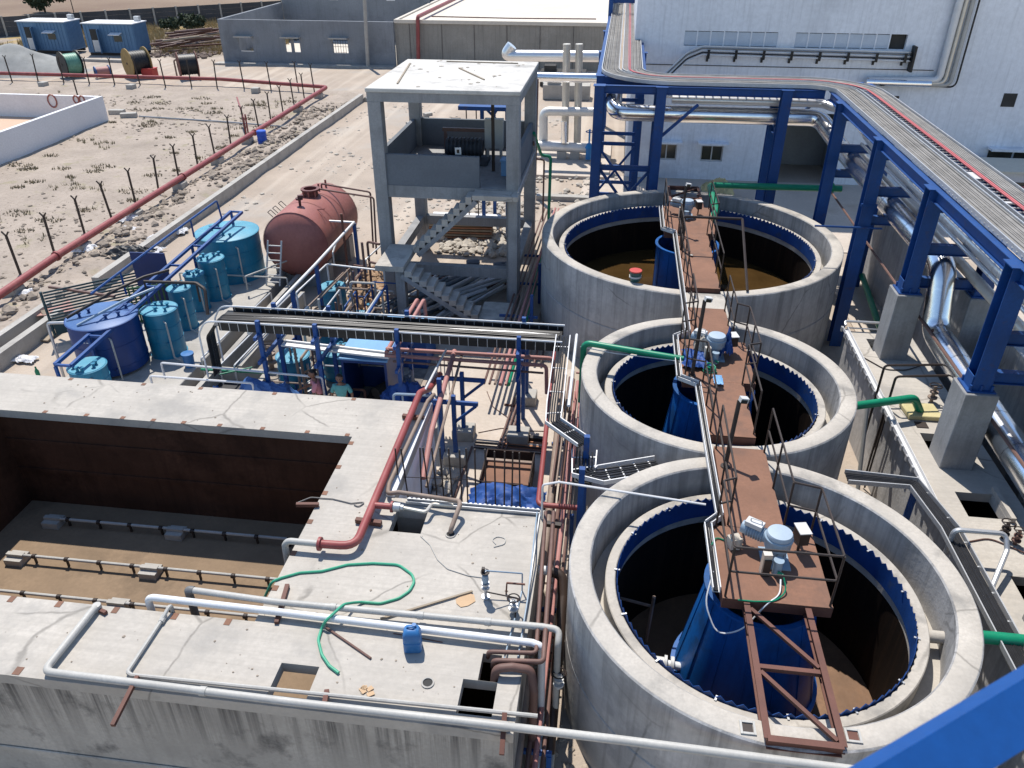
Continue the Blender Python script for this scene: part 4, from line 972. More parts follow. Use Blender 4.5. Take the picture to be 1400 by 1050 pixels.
clad('insulated_pipe', 'silver pipe running inside the upper level of the blue rack, nearest the white wall', [V(8.82,30.5,5.32), V(8.82,4.,5.32)], .15, m=SUNCL, seg=12, ring=.8)
clad('insulated_pipe', 'dull buff pipe on the lower level of the blue rack', [V(8.72,29.5,4.45), V(8.72,4.,4.45)], .13, m=ALUMAT, seg=12)
clad('insulated_pipe', 'slim silver pipe below the silver pair in the blue rack', [V(8.22,28.,5.22), V(8.22,4.,5.22)], .05, m=SUNCL, seg=10)
clad('insulated_pipe', 'silver pipe hugging the underside of the rack beam along the white wall', [V(1.6,31.6,6.0), V(7.0,31.6,6.0)], .17, seg=12)
solo('conduit', MB().tube([V(7.8,29.5,3.3), V(7.8,6,3.3)], .035, 6), BRNPIPE, 'thin brown conduit below the biggest silver pipe', 'pipe')
solo('brace_pipe', MB().tube([V(7.9,18.0,3.3), V(8.6,15.2,2.4)], .04, 6), RUSTBEAM, 'rusty slanting rod between the two pedestals', 'rod')
solo('brace_pipe', MB().tube([V(8.5,16.2,3.6), V(8.3,15.2,2.2)], .04, 6), GALV, 'grey slanting rod by the drooping silver pipe', 'rod')

# ================================================================== RIGHT-HAND DECK TANK
ZK2 = 2.1
dt = thing('deck_tank', 'long covered concrete tank with square hatches below the pipe rack', 'tank', (7.4,14,0))
hat = [(7.05,7.45,19.0,19.7),(7.1,7.75,14.45,15.25),(7.15,7.85,12.45,13.2),(7.3,8.3,10.2,10.9)]
hat = [(a,b,c,d) for a,b,c,d in hat]
xs = [6.62, 8.3]; sl = MB(); y = 5.5
for a, b, c, d in sorted(hat, key=lambda q: q[2]):
    sl.box(xs[0], xs[1], y, c, ZK2-.2, ZK2); sl.box(xs[0], a, c, d, ZK2-.2, ZK2); sl.box(b, xs[1], c, d, ZK2-.2, ZK2); y = d
sl.box(xs[0], xs[1], y, 20.1, ZK2-.2, ZK2)
sl.build('deck_slab', CON_DECK, dt)
MB().box(6.65,6.9,5.5,20.08,-.1,ZK2-.203).build('side_wall', CON_TANK, dt)
MB().box(6.9,8.28,19.9,20.08,-.1,ZK2-.203).build('end_wall', CON_TANK, dt)
MB().box(8.05,8.28,5.5,19.9,-.1,ZK2-.203).build('side_wall', INNER, dt)
MB().box(6.9,8.05,5.5,19.9,.02,.06).build('tank_floor', INNER, dt)
for a, b, c, d in hat[1:]:
    MB().box(b+.003, b+.09, c-.1, d+.1, ZK2+.003, ZK2+.12).build('hatch_kerb', CON_DECK, dt)
lw = MB().box(9.6,9.9,4,29.5,0,3.2)
solo('retaining_wall', lw, CON_TANK, 'tall streaked concrete wall behind the silver pipes under the rack', 'wall')
struct('rack_yard_slab', MB().box(8.31,24,4,29.9,-.1,.03), CON_YARD)
# toothed cable tray clipped on the deck edge
tt = thing('edge_tray', 'grey cable tray with toothed clips along the deck edge beside the tanks', 'cable tray', (6.56,15,2.1))
et = MB(); ep = [V(6.56,20.05,ZK2+.12), V(6.56,11.9,ZK2+.12)]
for s in (-.06,.06): et.beam(ep[0]+V(s,0,0), ep[1]+V(s,0,0), .012, .09)
et.beam(ep[0]-V(0,0,.04), ep[1]-V(0,0,.04), .11, .008); et.build('tray', GALVW, tt)
ck = MB()
for k in range(22):
    yy = 20.0-k*.37; ck.box(6.46,6.495,yy,yy+.09,ZK2+.02,ZK2+.15)
tag(ck.build('clip', GALV, tt), kind='stuff')
ed = MB()
ed.tube([V(6.56,20.05,ZK2+.2), V(6.56,20.2,ZK2+.25), V(7.6,20.2,ZK2+.25), V(7.75,19.6,ZK2+.2)], .035, 8); ed.tube([V(6.62,20.1,ZK2+.1), V(7.6,20.1,ZK2+.1)], .02, 6)
ed.build('end_rail', GALV, tt)
def loop_tray(pts, label, wd=.3, m=GALV, supports=(), loc=None, ncab=9, rung=.6):
    t = thing('cable_tray', label, 'cable tray', loc or pts[0])
    ladder_tray(pts, wd, .1, rung).build('tray', m, t)
    cables(pts, wd*.7, ncab, .018, t, CABLE, 3, -.02)
    for p, q in supports: MB().beam(p, q, .1, .1).build('support_post', BLUE, t)
    return t
# tray between front tank and deck (right), with blue end post
z0 = 2.45
loop_tray([V(4.95,12.95,z0), V(6.2,12.9,z0), V(6.45,11.6,z0), V(6.5,8.,z0)], 'cable tray on blue posts between the nearest tank and the deck edge', .34, supports=[(V(6.2,12.75,0),V(6.2,12.75,z0-.05)),(V(6.45,8.6,0),V(6.45,8.6,z0-.05))])
# loop bracket, pipes and odds on the deck
solo('hoop_rail', MB().tube([V(6.35,11.3,2.15),V(6.35,11.3,2.7),V(7.2,11.3,2.7),V(7.2,11.1,2.5),V(6.7,10.3,2.3),V(6.3,10.2,2.4)], .045, 8), GALV, 'bent grey hoop of pipe at the deck edge near the green outlet', 'rail')
solo('hoop_pipes', MB().tube([V(6.5,16.6,1.0),V(6.5,16.6,3.0),V(8.4,16.9,3.0)], .028, 6, bend=.1).tube([V(6.65,16.2,1.0),V(6.65,16.2,2.95),V(8.4,16.5,2.95)], .028, 6, bend=.1), DARKSTEEL, 'pair of thin pipes rising by the yellow board and crossing the deck', 'pipe')
solo('wall_conduit', MB().tube([V(6.5,15.9,.1),V(6.5,15.9,2.1)], .022, 6).tube([V(6.5,15.75,.1),V(6.5,15.75,2.1)], .022, 6), DARKSTEEL, 'two dark conduits running down the deck tank wall', 'conduit')
solo('wall_pipe', MB().tube([V(6.2,15.3,.2),V(6.25,16.3,2.1)], .05, 8), PVCG, 'pale grey slanting pipe in the gap beside the middle tank', 'pipe')
yb = MB().prism([(7.0,15.75),(7.75,15.75),(7.7,16.35),(6.95,16.35)], ZK2+.005, ZK2+.12)
solo('foam_board', yb, CREAM, 'yellow insulation slab lying on the deck under the green pipe', 'board', bevel=.02)
solo('deck_hatch_lid', MB().box(7.1,7.35,15.45,15.68,ZK2+.004,ZK2+.02), DARKSTEEL, 'small dark square plate on the deck below the yellow slab', 'plate')
solo('deck_cable', MB().tube([V(6.7,18.6,ZK2+.02),V(7.1,18.0,ZK2+.02),V(7.6,18.05,ZK2+.02),V(8.0,18.3,ZK2+.02)], .014, 5, bend=.3), DARKSTEEL, 'dark loose cable on the deck near the first pedestal', 'cable')
solo('deck_cable', MB().tube([V(6.9,11.7,ZK2+.02),V(7.3,11.85,ZK2+.02),V(7.8,11.5,ZK2+.02),V(8.2,11.1,ZK2+.02)], .014, 5, bend=.3), BRNPIPE, 'brown loose cables curling on the near part of the deck', 'cable')
def valve(c, label, s=1., m=GALV):
    t = thing('valve', label, 'valve', c, None); c = Vector(c)
    MB().cyl(c, c+V(0,0,.35*s), .035*s, seg=8).cyl(c+V(0,0,.1*s), c+V(0,0,.13*s), .09*s, seg=12).cyl(c+V(0,0,.22*s), c+V(0,0,.25*s), .08*s, seg=12).build('body', m, t)
    MB().lathe([(.11*s,.36*s),(.125*s,.375*s),(.11*s,.39*s),(.095*s,.375*s)], c, 16, close=True).tube([c+V(-.11*s,0,.375*s), c+V(.11*s,0,.375*s)], .012*s, 5).build('hand_wheel', DARKSTEEL, t)
valve((7.75,16.6,ZK2), 'small brass valve on the deck behind the yellow slab', 1.2, TANPIPE)
valve((7.55,11.9,ZK2), 'small dark valve cluster on the deck near the last hatch', 1.0, DARKSTEEL)
valve((7.7,11.75,ZK2), 'small rusty valve beside the dark valve on the deck', .9, BRNPIPE)
# green pipes
def gpipe(pts, r, label, group=None): return solo('green_pipe', MB().tube(pts, r, 14), GREEN, label, 'pipe', group)
gpipe([V(5.63,15.35,2.62), V(7.05,15.9,2.6), V(7.3,16.0,2.2)], .09, 'short green pipe leaving the middle tank over the deck')
gpipe([V(5.93,9.1,2.45), V(9.4,9.1,2.45)], .1, 'short green pipe leaving the nearest tank near the blue handrail')
gpipe([V(2.9,24.9,2.6), V(3.62,26.9,3.05), V(3.62,29.6,3.15), V(8.4,29.75,3.15)], .12, 'green pipe from the far wall bending over the largest tank rim')
gpipe([V(-.42,16.6,.3), V(-.42,16.6,3.12), V(1.9,16.08,3.12)], .075, 'green pipe rising beside the middle tank and crossing to its walkway')
gpipe([V(9.3,28,.5), V(8.45,20,.4), V(8.45,6,.4)], .1, 'dark green pipe low on the ground between deck and retaining wall')
solo('far_valve', MB().cyl((8.0,29.75,3.15),(8.1,29.75,3.15),.2,seg=14).cyl((7.7,29.75,3.15),(7.76,29.75,3.15),.18,seg=14), GREEN, 'green flanged valve on the pipe by the far blue column', 'valve')
solo('column_bracket', MB().box(7.2,7.65,23.2,23.25,4.6,4.68).tube([V(6.0,23.1,4.0),V(7.9,23.1,4.0)], .03, 6), BLUE, 'blue bracket arm clamped on a rack column', 'bracket')

# ================================================================== WHITE MAIN BUILDING
YW = 41.
mb_ = thing('factory_building', 'huge dirty white factory building behind the pipe rack', 'building', (12,YW,0))
wl = MB(); TOP = 15.
bx = (7.6,10.9,0,3.45)                                             # open loading bay
swins = [(2.1,3.15,.95,1.75),(4.35,5.45,.95,1.75)]
def wall_with(xs0, xs1, z0, z1, y0, y1, holes, mb):
    xe = sorted(set([xs0,xs1]+[h[0] for h in holes]+[h[1] for h in holes])); ze = sorted(set([z0,z1]+[h[2] for h in holes]+[h[3] for h in holes]))
    for i in range(len(xe)-1):
        k = 0
        while k < len(ze)-1:
            def hole(kk): 
                cx, cz = (xe[i]+xe[i+1])/2, (ze[kk]+ze[kk+1])/2
                return any(h[0]<cx<h[1] and h[2]<cz<h[3] for h in holes)
            if hole(k): k += 1; continue
            e = k
            while e+1 < len(ze)-1 and not hole(e+1): e += 1
            mb.box(xe[i], xe[i+1], y0, y1, ze[k], ze[e+1]); k = e+1
up1 = (2.9,7.25,6.4,7.05); up2 = (8.0,13.0,6.4,7.05)
wall_with(.6, 16.2, 0, TOP, YW, YW+.35, [bx]+swins+[up1,up2], wl)
wl.box(16.202, 60, YW+.001, YW+.35, 0, TOP); wl.box(.6,.95,YW+.352,70,0,TOP)
wl.build('wall', WHITEWALL, mb_)
MB().box(.6,60,YW+.353,70,TOP-.3,TOP).build('roof', WHITE2, mb_)
MB().box(7.2,11.3,YW+3.5,YW+3.6,0,3.6).box(7.2,7.3,YW+.353,YW+3.5,0,3.6).box(11.2,11.3,YW+.353,YW+3.5,0,3.6).box(7.2,11.3,YW+.353,YW+3.6,3.603,3.7).build('loading_bay', mat('bay_wall', (.30,.30,.29), .2, .6, .9), mb_)
MB().box(8.1,9.0,YW+3.4,YW+3.49,0,2.2).build('bay_door', LGREY, mb_)
for a, b, c, d in swins:
    f = MB(); f.box(a,b,YW+.1,YW+.14,c,c+.06); f.box(a,b,YW+.1,YW+.14,d-.06,d)
    for x in (a, (a+b)/2-.03, b-.06): f.box(x,x+.06,YW+.1,YW+.14,c+.061,d-.061)
    f = f.build('window', LGREY, mb_)
    MB().box(a+.06,b-.06,YW+.15,YW+.16,c+.06,d-.06).build('pane', GLASS, f)
    MB().box(a-.2,b+.2,YW-.5,YW-.003,d+.12,d+.2).build('sunshade', WHITEWALL, mb_)
for (a, b, c, d), n in ((up1,7),(up2,7)):
    last = b-.75 if n == 7 and a > 5 else b
    step = (last-a)/n
    for k in range(n): 
        f = MB().box(a+k*step+.03,a+(k+1)*step-.03,YW+.04,YW+.07,c+.03,d-.03).build('window_panel', LOUVRE, mb_)
    for k in range(n+1): MB().box(a+k*step-.03,a+k*step+.03,YW+.02,YW+.1,c,d).build('window_mullion', WHITEWALL, mb_)
    MB().box(a,b,YW+.2,YW+.25,c,d).build('window_back', DARKIN, mb_)
pipe_line = MB().box(.7,14.5,YW-.03,YW-.003,5.52,5.55); pipe_line.build('wall_wire', DARKSTEEL, mb_)
# wall brackets with conduits
wt = thing('wall_cable_run', 'bundle of pale conduits on black brackets along the white wall', 'cable run', (8,YW,5.9))
for k in range(8):
    x = 4.1+k*1.27; MB().box(x-.05,x+.05,YW-.42,YW-.003,5.95,6.02).box(x-.05,x+.05,YW-.06,YW-.003,5.72,5.948).box(x-.06,x+.06,YW-.45,YW-.421,5.9,6.3).build('bracket', BLACK, wt)
for k in range(5):
    z = 6.07+.09*k; yy = YW-.38+.03*k
    MB().tube([V(2.2-.1*k,YW-.3-2.2,5.3),V(3.1,yy,z-.3),V(3.8,yy,z),V(13.2,yy,z-.1),V(13.35,yy+.25,z-.15)], .035, 6, bend=.3).build('conduit', [GALVW,CABLE,GALVW,CABLEG,GALVW][k], wt)
MB().box(13.3,13.4,YW-.5,YW-.003,5.5,6.6).build('end_plate', BLACK, wt)
bd = thing('wall_duct', 'group of pale pipes running down the white wall and turning left', 'pipe', (14.9,YW,5))
for k, (r, m) in enumerate(((.16,GALVW),(.1,ALUMAT),(.1,PVCG),(.04,CABLE))):
    x = 14.75+.27*k; MB().tube([V(x,YW-.28,14.5),V(x,YW-.28,5.15-.1*k)]+([V(14.0-.1*k,YW-.28,4.95)] if k else [V(11.6,YW-.28,5.08)]), r, 10, bend=.3).build('pipe', m, bd)
clad('insulated_pipe', 'short bright silver pipe fixed flat on the white wall', [V(11.5,YW-.35,5.02), V(14.4,YW-.35,5.0)], .17, seg=12)
solo('wall_bracket', MB().box(12.3,12.5,YW-.9,YW-.003,4.3,4.4).beam((12.4,YW-.8,4.3),(12.4,YW-.05,3.5),.08).beam((12.0,YW-.8,4.45),(13.0,YW-.8,4.45),.1), DARKSTEEL, 'dark bracket stub under the silver pipe on the white wall', 'bracket')
MB().box(17.9,18.5,YW-.02,YW-.002,4.0,4.6).build('vent_opening', DARKIN, mb_)
MB().box(17.9,20.6,YW-.6,YW-.003,2.05,2.15).build('sunshade', WHITEWALL, mb_)
for a in (18.0,19.2): MB().box(a,a+1.1,YW-.03,YW-.004,1.55,2.0).build('window', GLASS, mb_)
an = thing('annex', 'low annex with cream awning against the white building', 'annex', (17.4,38,0))
MB().box(17.4,27,38.0,40.0,0,1.7).build('wall', WHITE2, an); MB().box(17.1,27,37.7,40.1,1.75,1.85).build('awning', mat('cream_awning', (.62,.58,.48), .05, 1, .8), an)
for a in (18.0,19.8): MB().box(a,a+1.2,37.97,37.998,.6,1.3).build('window', GLASS, an)
solo('red_barrier', MB().tube([V(16.6,36.4,1.5),V(21,36.4,1.5)], .09, 8).tube([V(17.4,36.4,0),V(17.4,36.4,1.45)], .05, 6), REDPIPE, 'red pipe barrier in front of the cream awning', 'barrier')
struct('factory_pavement', MB().box(-1.5,40,31.5,YW-.003,-.1,.025), CON_YARD)
struct('apron_kerb', MB().box(-3.6,1.2,36.6,37.0,-.1,.22), CON_PLAIN)
solo('cream_bundle', cloth((5.1,38.6,.03), .75,.6,.7, 21, ridge=2.), CREAM, 'crumpled cream plastic sheet heaped by the white wall', 'sheet')

# ================================================================== VALVE YARD (left of the rack)
Yv = 46.5
clad('insulated_pipe', 'bright silver pipe running high towards the rack from a left elbow, topmost', LY(Yv,(700,62))+[atY(690,76,Yv)]+LY(Yv,(822,77)), .30, m=mat('bright_cladding', (.82,.82,.82), .04, 2, .35, metal=.75), bend=.5)
clad('insulated_pipe', 'silver pipe crossing behind the concrete tower roof towards the rack', LY(43,(726,105),(822,107)), .24, m=ALU)
WHP = mat('white_cladding', (.74,.72,.68), .08, 2, .4, metal=.3)
clad('insulated_pipe', 'white clad pipe with elbow dropping to the manifold', LY(44,(743,200))+LY(44,(743,152),(812,153)), .24, m=WHP, bend=.35)
for k, x in enumerate((772,789)):
    clad('insulated_pipe', ('left' if k==0 else 'right')+' one of the paired upright clad pipes above the manifold', LY(44.7,(x,200),(x+3,60)), .2, m=ALUMAT)
clad('insulated_pipe', 'white clad manifold lying low in the valve yard', [atY(716,198,43.6), atY(806,203,43.6)], .26, m=WHP, bend=.1)
clad('insulated_pipe', 'slim silver upright stub on the manifold', LY(43.4,(771,195),(771,166)), .16, m=ALU, seams=False)
for x in (768,786,712):
    p = atY(x,206,43.6); solo('manifold_support', MB().box(p.x-.25,p.x+.25,43.35,43.85,0,max(.2,p.z)), CON_PLAIN, 'stubby concrete block carrying the white manifold', 'block', 'blocks under the manifold')
struct('valve_yard_slab', MB().box(-6.,-.2,40.3,47.5,-.1,.15), CON_YARD)
gv = thing('gate_valve', 'blue gate valve at the end of the white manifold', 'valve', atY(805,215,43.3)); c = atY(805,205,43.3)
MB().cyl(c-V(0,0,.5), c+V(0,0,.1), .16, seg=12).cyl(c+V(0,0,.1), c+V(0,0,.35), .22, .12, seg=12).cyl(c+V(0,0,.35), c+V(0,0,1.1), .05, seg=8).build('body', mat('valve_blue', (.02,.2,.5), .1, 3, .4), gv)
MB().lathe([(.2,.95),(.23,.97),(.2,1.),(.17,.97)], c, 16, close=True).build('hand_wheel', BLUERAIL, gv)
solo('brown_post', MB().beam(atY(731,240,37.2), atY(734,108,37.2), .16, .16), mat('brown_post', (.1,.035,.025), .2, 2, .6), 'dark brown steel post beside the concrete tower', 'post')
p = atY(705,120,38)
solo('tower_riser', MB().tube([V(-3.0,29.4,4.9)]+LY(30.6,(740,212),(753,214),(750,300)), .06, 8), GREEN, 'green pipe leaving the concrete tower and dropping to the ground', 'pipe')
solo('tower_riser', MB().tube([V(-3.0,29.3,4.6)]+LY(30.4,(733,217),(744,219),(742,302)), .035, 8), BRNPIPE, 'brown pipe beside the green one leaving the concrete tower', 'pipe')
# cooling tower drums and plant behind the pipes
for k, x in enumerate((722,786)):
    c = at(x,82,0)
    t = thing('cooling_fan', ('left' if k==0 else 'right')+' round cooling fan cowl before the concrete hall', 'fan', (c.x,c.y,0), 'cooling fan cowls')
    MB().box(c.x-2,c.x+1.9,c.y-1.6,c.y+1.6,0,1.5).build('casing', mat('casing_grey', (.22,.22,.22), .2, 1, .8), t)
    MB().lathe([(1.35,1.5),(1.25,1.9),(1.32,2.2),(1.26,2.2),(1.18,1.9),(1.2,1.55)], (c.x,c.y,0), 28).build('cowl', LGREY, t)
    fb = MB()
    for a in range(5): fb.obox((c.x+.55*cos(a*1.257),c.y+.55*sin(a*1.257),1.85), 1.05,.28,.03, a*1.257, 0, .3)
    fb.build('fan_blade', DARKSTEEL, t)
    lg = MB()
    for dx in (1.75,): 
        for s in (-.22,.22): lg.tube([V(c.x+dx,c.y-1.8+s,0),V(c.x+dx+.5,c.y-1.4+s,3.2)], .04, 6)
        lg.tube([V(c.x-1.7,c.y-1.5,1.5),V(c.x-1.7,c.y-1.5,2.9),V(c.x+1.7,c.y-1.5,2.9),V(c.x+1.7,c.y-1.5,1.5)], .03, 6)
    lg.build('guard_rail', GALV, t)
for k, (x0, x1, y, h, m) in enumerate(((738,800,118,1.1,DARKIN),(742,806,136,1.0,CON_PLAIN),(742,775,128,.8,LGREY))):
    a, b = at(x0,y,0), at(x1,y,0)
    solo('plant_skid', MB().box(a.x,b.x,a.y,a.y+1.5,.02,h).box(a.x+.3,a.x+1.2,a.y+.2,a.y+1.2,h+.001,h+.4), m, ['dark open equipment skid under the crossing pipes','grey concrete equipment bench behind the white elbow','pale equipment box between the crossing pipes'][k], 'equipment')
# ================================================================== BLUE HANDRAIL BESIDE THE CAMERA
hr = thing('stair_handrail', 'thick bright blue rail in the near corner beside the camera', 'handrail', (.8,.8,10.9))
def near(x, y, t): return _C + _ray(x, y)*t
MB().beam(near(1075,1162,1.0), near(1560,866,1.2), .072, .06, up=(.25,-.5,.83)).build('rail', BLUERAIL, hr)
MB().beam(near(1175,1400,1.05), near(1660,1140,1.2), .05, .05).build('lower_rail', BLUERAIL, hr)
# ================================================================== BASIN BLOCK (left foreground)
ZB = 2.13
bn = thing('aeration_basin', 'big open concrete basin with dry mud floor and broad pale deck', 'basin', (-9,11,0))
IX0, IX1, IY0, IY1 = -13.8, -5.27, 8.22, 13.45                     # opening
holes = [(-3.68,-3.08,10.6,11.22),(-4.53,-3.93,6.93,7.5),(-1.72,-1.2,6.98,7.57),(-1.5,-1.2,7.572,8.07)]
def slab(rects, holes, z0, z1):
    mb = MB()
    for x0, x1, y0, y1 in rects:
        hs = [h for h in holes if h[0] < x1 and h[1] > x0 and h[2] < y1 and h[3] > y0]
        ye = sorted(set([y0,y1]+[max(y0,min(y1,v)) for h in hs for v in h[2:]]))
        for a, b in zip(ye, ye[1:]):
            hh = sorted([h for h in hs if h[2] < (a+b)/2 < h[3]])
            x = x0
            for h in hh:
                if h[0] > x: mb.box(x, h[0], a, b, z0, z1)
                x = h[1]
            if x < x1: mb.box(x, x1, a, b, z0, z1)
    return mb
slab([(BX0,IX0,BY0,BY1),(IX0,IX1,BY0,IY0),(IX0,IX1,IY1,BY1),(IX1,BX1,BY0,BY1),(BX1,BXR,BY0,11.55)], holes, ZB-.2, ZB).build('deck_slab', CON_DECK, bn)
MB().box(BX0,BXR-.003,BY0+.003,BY0+.3,-1.6,ZB-.203).build('front_wall', CON_DIRT, bn)
MB().box(BX0,BX1-.003,BY1-.3,BY1-.003,-1.0,ZB-.203).build('rear_wall', WHITEWALL, bn)
MB().box(BX1-.3,BX1-.003,11.56,BY1-.303,-1.0,ZB-.203).build('side_wall', WHITEWALL, bn)
MB().box(BXR-.3,BXR-.003,BY0+.303,11.24,-1.0,ZB-.203).build('side_wall', CON_DIRT, bn)
MB().box(BX1-.3,BXR-.003,11.25,11.547,-1.0,ZB-.203).build('side_wall', CON_PLAIN, bn)
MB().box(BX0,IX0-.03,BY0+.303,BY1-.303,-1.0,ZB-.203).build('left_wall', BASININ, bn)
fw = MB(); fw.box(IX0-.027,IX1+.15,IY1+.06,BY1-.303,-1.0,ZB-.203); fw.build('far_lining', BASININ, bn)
fl2 = MB()
for z in (.35,1.2): fl2.box(IX0-.02,IX1+.14,IY1+.03,IY1+.059,z,z+.1)
fl2.build('lining_ledge', BASININ, bn)
MB().box(IX1+.16,IX1+.4,10.2,BY1-.303,-1.0,ZB-.203).build('inner_wall', BASININ, bn)
MB().box(IX0-.02,BX1-.31,BY0+.303,BY1-.31,-.8,-.62).build('basin_floor', MUD, bn)
MB().box(BX1-.29,BXR-.31,BY0+.31,11.24,-.8,-.62).build('basin_floor', MUD, bn)
MB().box(-3.85,-3.7,7.9,11.2,-.6,ZB-.203).build('inner_wall', INNER, bn)
MB().box(-3.69,-1.17,8.3,8.45,-.6,ZB-.203).build('inner_wall', INNER, bn)
MB().box(BX0,BXR-.003,BY0-.03,BY0+.002,.18,.3).build('pour_joint', CON_DIRT, bn, bevel=.02)
# raised white kerb along the deck right strip, embedded plates along the lip
MB().box(BX1-.16,BX1-.003,11.56,BY1-.05,ZB+.003,ZB+.05).build('deck_kerb', WHITE2, bn)
for k in range(22):
    x = -12.9+.95*k*.92+.17*sin(k*7.3)
    if x < IX1-.1:
        MB().box(x,x+.1,IY0-.13,IY0-.003,ZB+.003,ZB+.007).build('embedded_plate', RUSTDECK, bn)
        MB().box(x+.3,x+.4,IY1+.003,IY1+.1,ZB+.003,ZB+.007).build('embedded_plate', RUSTDECK, bn)
    if x < -8: MB().box(x+.2,x+.32,BY0+.02,BY0+.16,ZB+.003,ZB+.007).build('embedded_plate', RUSTDECK, bn)
    if k % 2 == 0 and x < IX1: MB().box(x,x+.1,BY1-.12,BY1-.02,ZB+.003,ZB+.007).build('embedded_plate', RUSTDECK, bn)
for k in range(6): MB().box(IX1+.003,IX1+.1,8.9+k*.85,9.02+k*.85,ZB+.003,ZB+.007).build('embedded_plate', RUSTDECK, bn)
# diffuser pipes on the floor
for k, (y, lab) in enumerate(((12.75,'farthest diffuser pipe on the basin floor, in the shade'),(11.5,'middle diffuser pipe on the basin floor, half in sun'),(10.45,'nearest diffuser pipe on the basin floor, close to the front deck'))):
    t = thing('diffuser_pipe', lab, 'pipe', (-9.5,y,-.6), 'diffuser pipes on the basin floor')
    x0, x1 = (-12.75 if k < 2 else -13.1), -5.9
    MB().tube([V(x0,y,-.42), V(x1,y+.03,-.42)], .035, 8).build('pipe', PVCG, t)
    n = 9
    for i in range(n):
        x = x0+.45+(x1-x0-.6)*i/(n-1); MB().cyl((x-.04,y,-.42),(x+.04,y,-.42),.055,seg=10).box(x-.02,x+.02,y-.02,y+.02,-.62,-.45).build('clamp', DARKSTEEL, t)
    for x in ((-12.7,-9.6) if k == 0 else (-12.75,-9.55,-6.4) if k==1 else (-9.7,)):
        b = MB().box(x-.2,x+.2,y-.17,y+.17,-.62,-.46); b.box(x-.2,x+.2,y-.05,y+.05,-.459,-.38); b.build('ballast_block', CON_PLAIN, t)
solo('floor_scrap', MB().obox((-10.6,10.35,-.6), .3,.08,.02,.6), PAPER, 'yellowish wood scrap on the basin floor', 'scrap')
solo('floor_scrap', MB().obox((-9.9,10.15,-.6), .26,.2,.03,.5), LGREY, 'pale square scrap on the basin floor beside the ballast block', 'scrap')

gr = random.Random(55); gmb = MB()
for _ in range(420):
    x, y = gr.uniform(-12.9,-1.0), gr.uniform(6.9,14.9)
    if IX0-.1 < x < IX1+.1 and IY0-.1 < y < IY1+.1: continue
    if x > BX1-.2 and y > 11.3: continue
    if any(h[0]-.05 < x < h[1]+.05 and h[2]-.05 < y < h[3]+.05 for h in holes): continue
    gmb.lump((x,y,ZB+.006), .006+.022*gr.random()**3, .5, gr.random())
stuff('deck_grit', gmb, STONE, 'small grit and chips scattered over the basin deck', 'grit', smooth=False)
# ------------------------------------------------------------------ rusty brackets on the deck
def bracket(p, q, label, w=.07, grp='rusty brackets under the deck pipes'): return solo('pipe_bracket', MB().beam(p, q, w, w), RUSTBEAM, label, 'bracket', grp)
# front white pipes
ZP = ZB+.16
pA = [at(257,806,ZP)-V(0,0,.75), at(257,806,ZP), at(378,823,ZP), at(766,859,ZP), V(-.42,8.35,ZP-.2), V(-.42,8.0,-.0), V(-.44,5.0,.0)]
tA = thing('deck_pipe', 'grey pipe along the deck with elbow dropping into the basin, behind the white one', 'pipe', pA[1])
pA = [at(257,806,ZP)-V(0,0,.75), at(257,806,ZP), at(378,823,ZP), at(742,857,ZP), at(765,861,ZP), at(763,880,ZP-.1)]
e = pA[-1]; pA += [V(e.x,e.y-.05,.25), V(e.x,3.5,.2)]
MB().tube(pA, .055, 10, bend=.12).build('pipe', PVCG, tA)
MB().tube([pA[0]+V(0,0,.02), pA[1]+V(-.0,0,.0), pA[1]+V(.1,0,-.005)], .068, 10, bend=.12).build('elbow', mat('dark_grey_pvc', (.16,.16,.16), .1, 3, .5), tA)
for u in (.22,.55,.8): 
    c = pA[2].lerp(pA[3], u); d = (pA[3]-pA[2]).normalized(); MB().cyl(c-d*.05, c+d*.05, .066, seg=10).build('coupling', PVCG, tA)
ZQ = ZB+.13
pB = [at(201,816,ZQ)-V(0,0,.35), at(201,816,ZQ), at(375,836,ZQ), at(728,879,ZQ), at(741,884,ZQ)]
e = pB[-1]; pB += [V(e.x+.02,e.y-.06,.4), V(e.x,3.5,.3)]
solo('deck_pipe', MB().tube(pB, .06, 10, bend=.14), PVC, 'bright white pipe along the deck with elbow over the basin edge', 'pipe')
ZC = ZB+.1
pC = [at(132,828,ZC)-V(0,0,.3), at(132,828,ZC), at(60,918,ZC), at(400,960,ZC), at(690,993,ZC+.02), atY(850,1012,6.42), atY(1160,1052,6.25), atY(1400,1085,6.1)]
tC = thing('deck_pipe', 'long grey pipe along the front deck edge passing before the nearest tank', 'pipe', pC[2])
MB().tube(pC, .06, 10, bend=.13).build('pipe', PVCG, tC)
for x, y in ((278,945),(690,993)): 
    c = at(x,y,ZC); d = (pC[4]-pC[3]).normalized(); MB().cyl(c-d*.05, c+d*.05, .07, seg=10).build('coupling', PVCG, tC)
MB().cyl(pC[1]-V(0,0,.08), pC[1]+V(0,0,.02), .07, seg=10).build('coupling', PVCG, tC)
pD = [at(233,826,ZB+.15)-V(0,0,.3), at(233,826,ZB+.15), at(221,848,ZB+.06), at(174,919,ZB+.06), at(180,923,ZB+.06), at(735,979,ZB+.08)]
solo('deck_pipe', MB().tube(pD, .032, 8, bend=.06).cyl(at(225,842,ZB+.05), at(220,851,ZB+.05), .05, seg=8), PVCG, 'slim grey pipe with a branch over the basin edge, beside the front edge pipe', 'pipe')
bracket(at(378,852,ZB+.03), at(393,800,ZB+.05), 'rusty bracket under the white and grey deck pipes at the basin corner')
bracket(at(188,925,ZB+.1), at(154,992,ZB+.02)-V(0,0,.0), 'long rusty angle sticking out over the front wall from the edge pipe', .06)
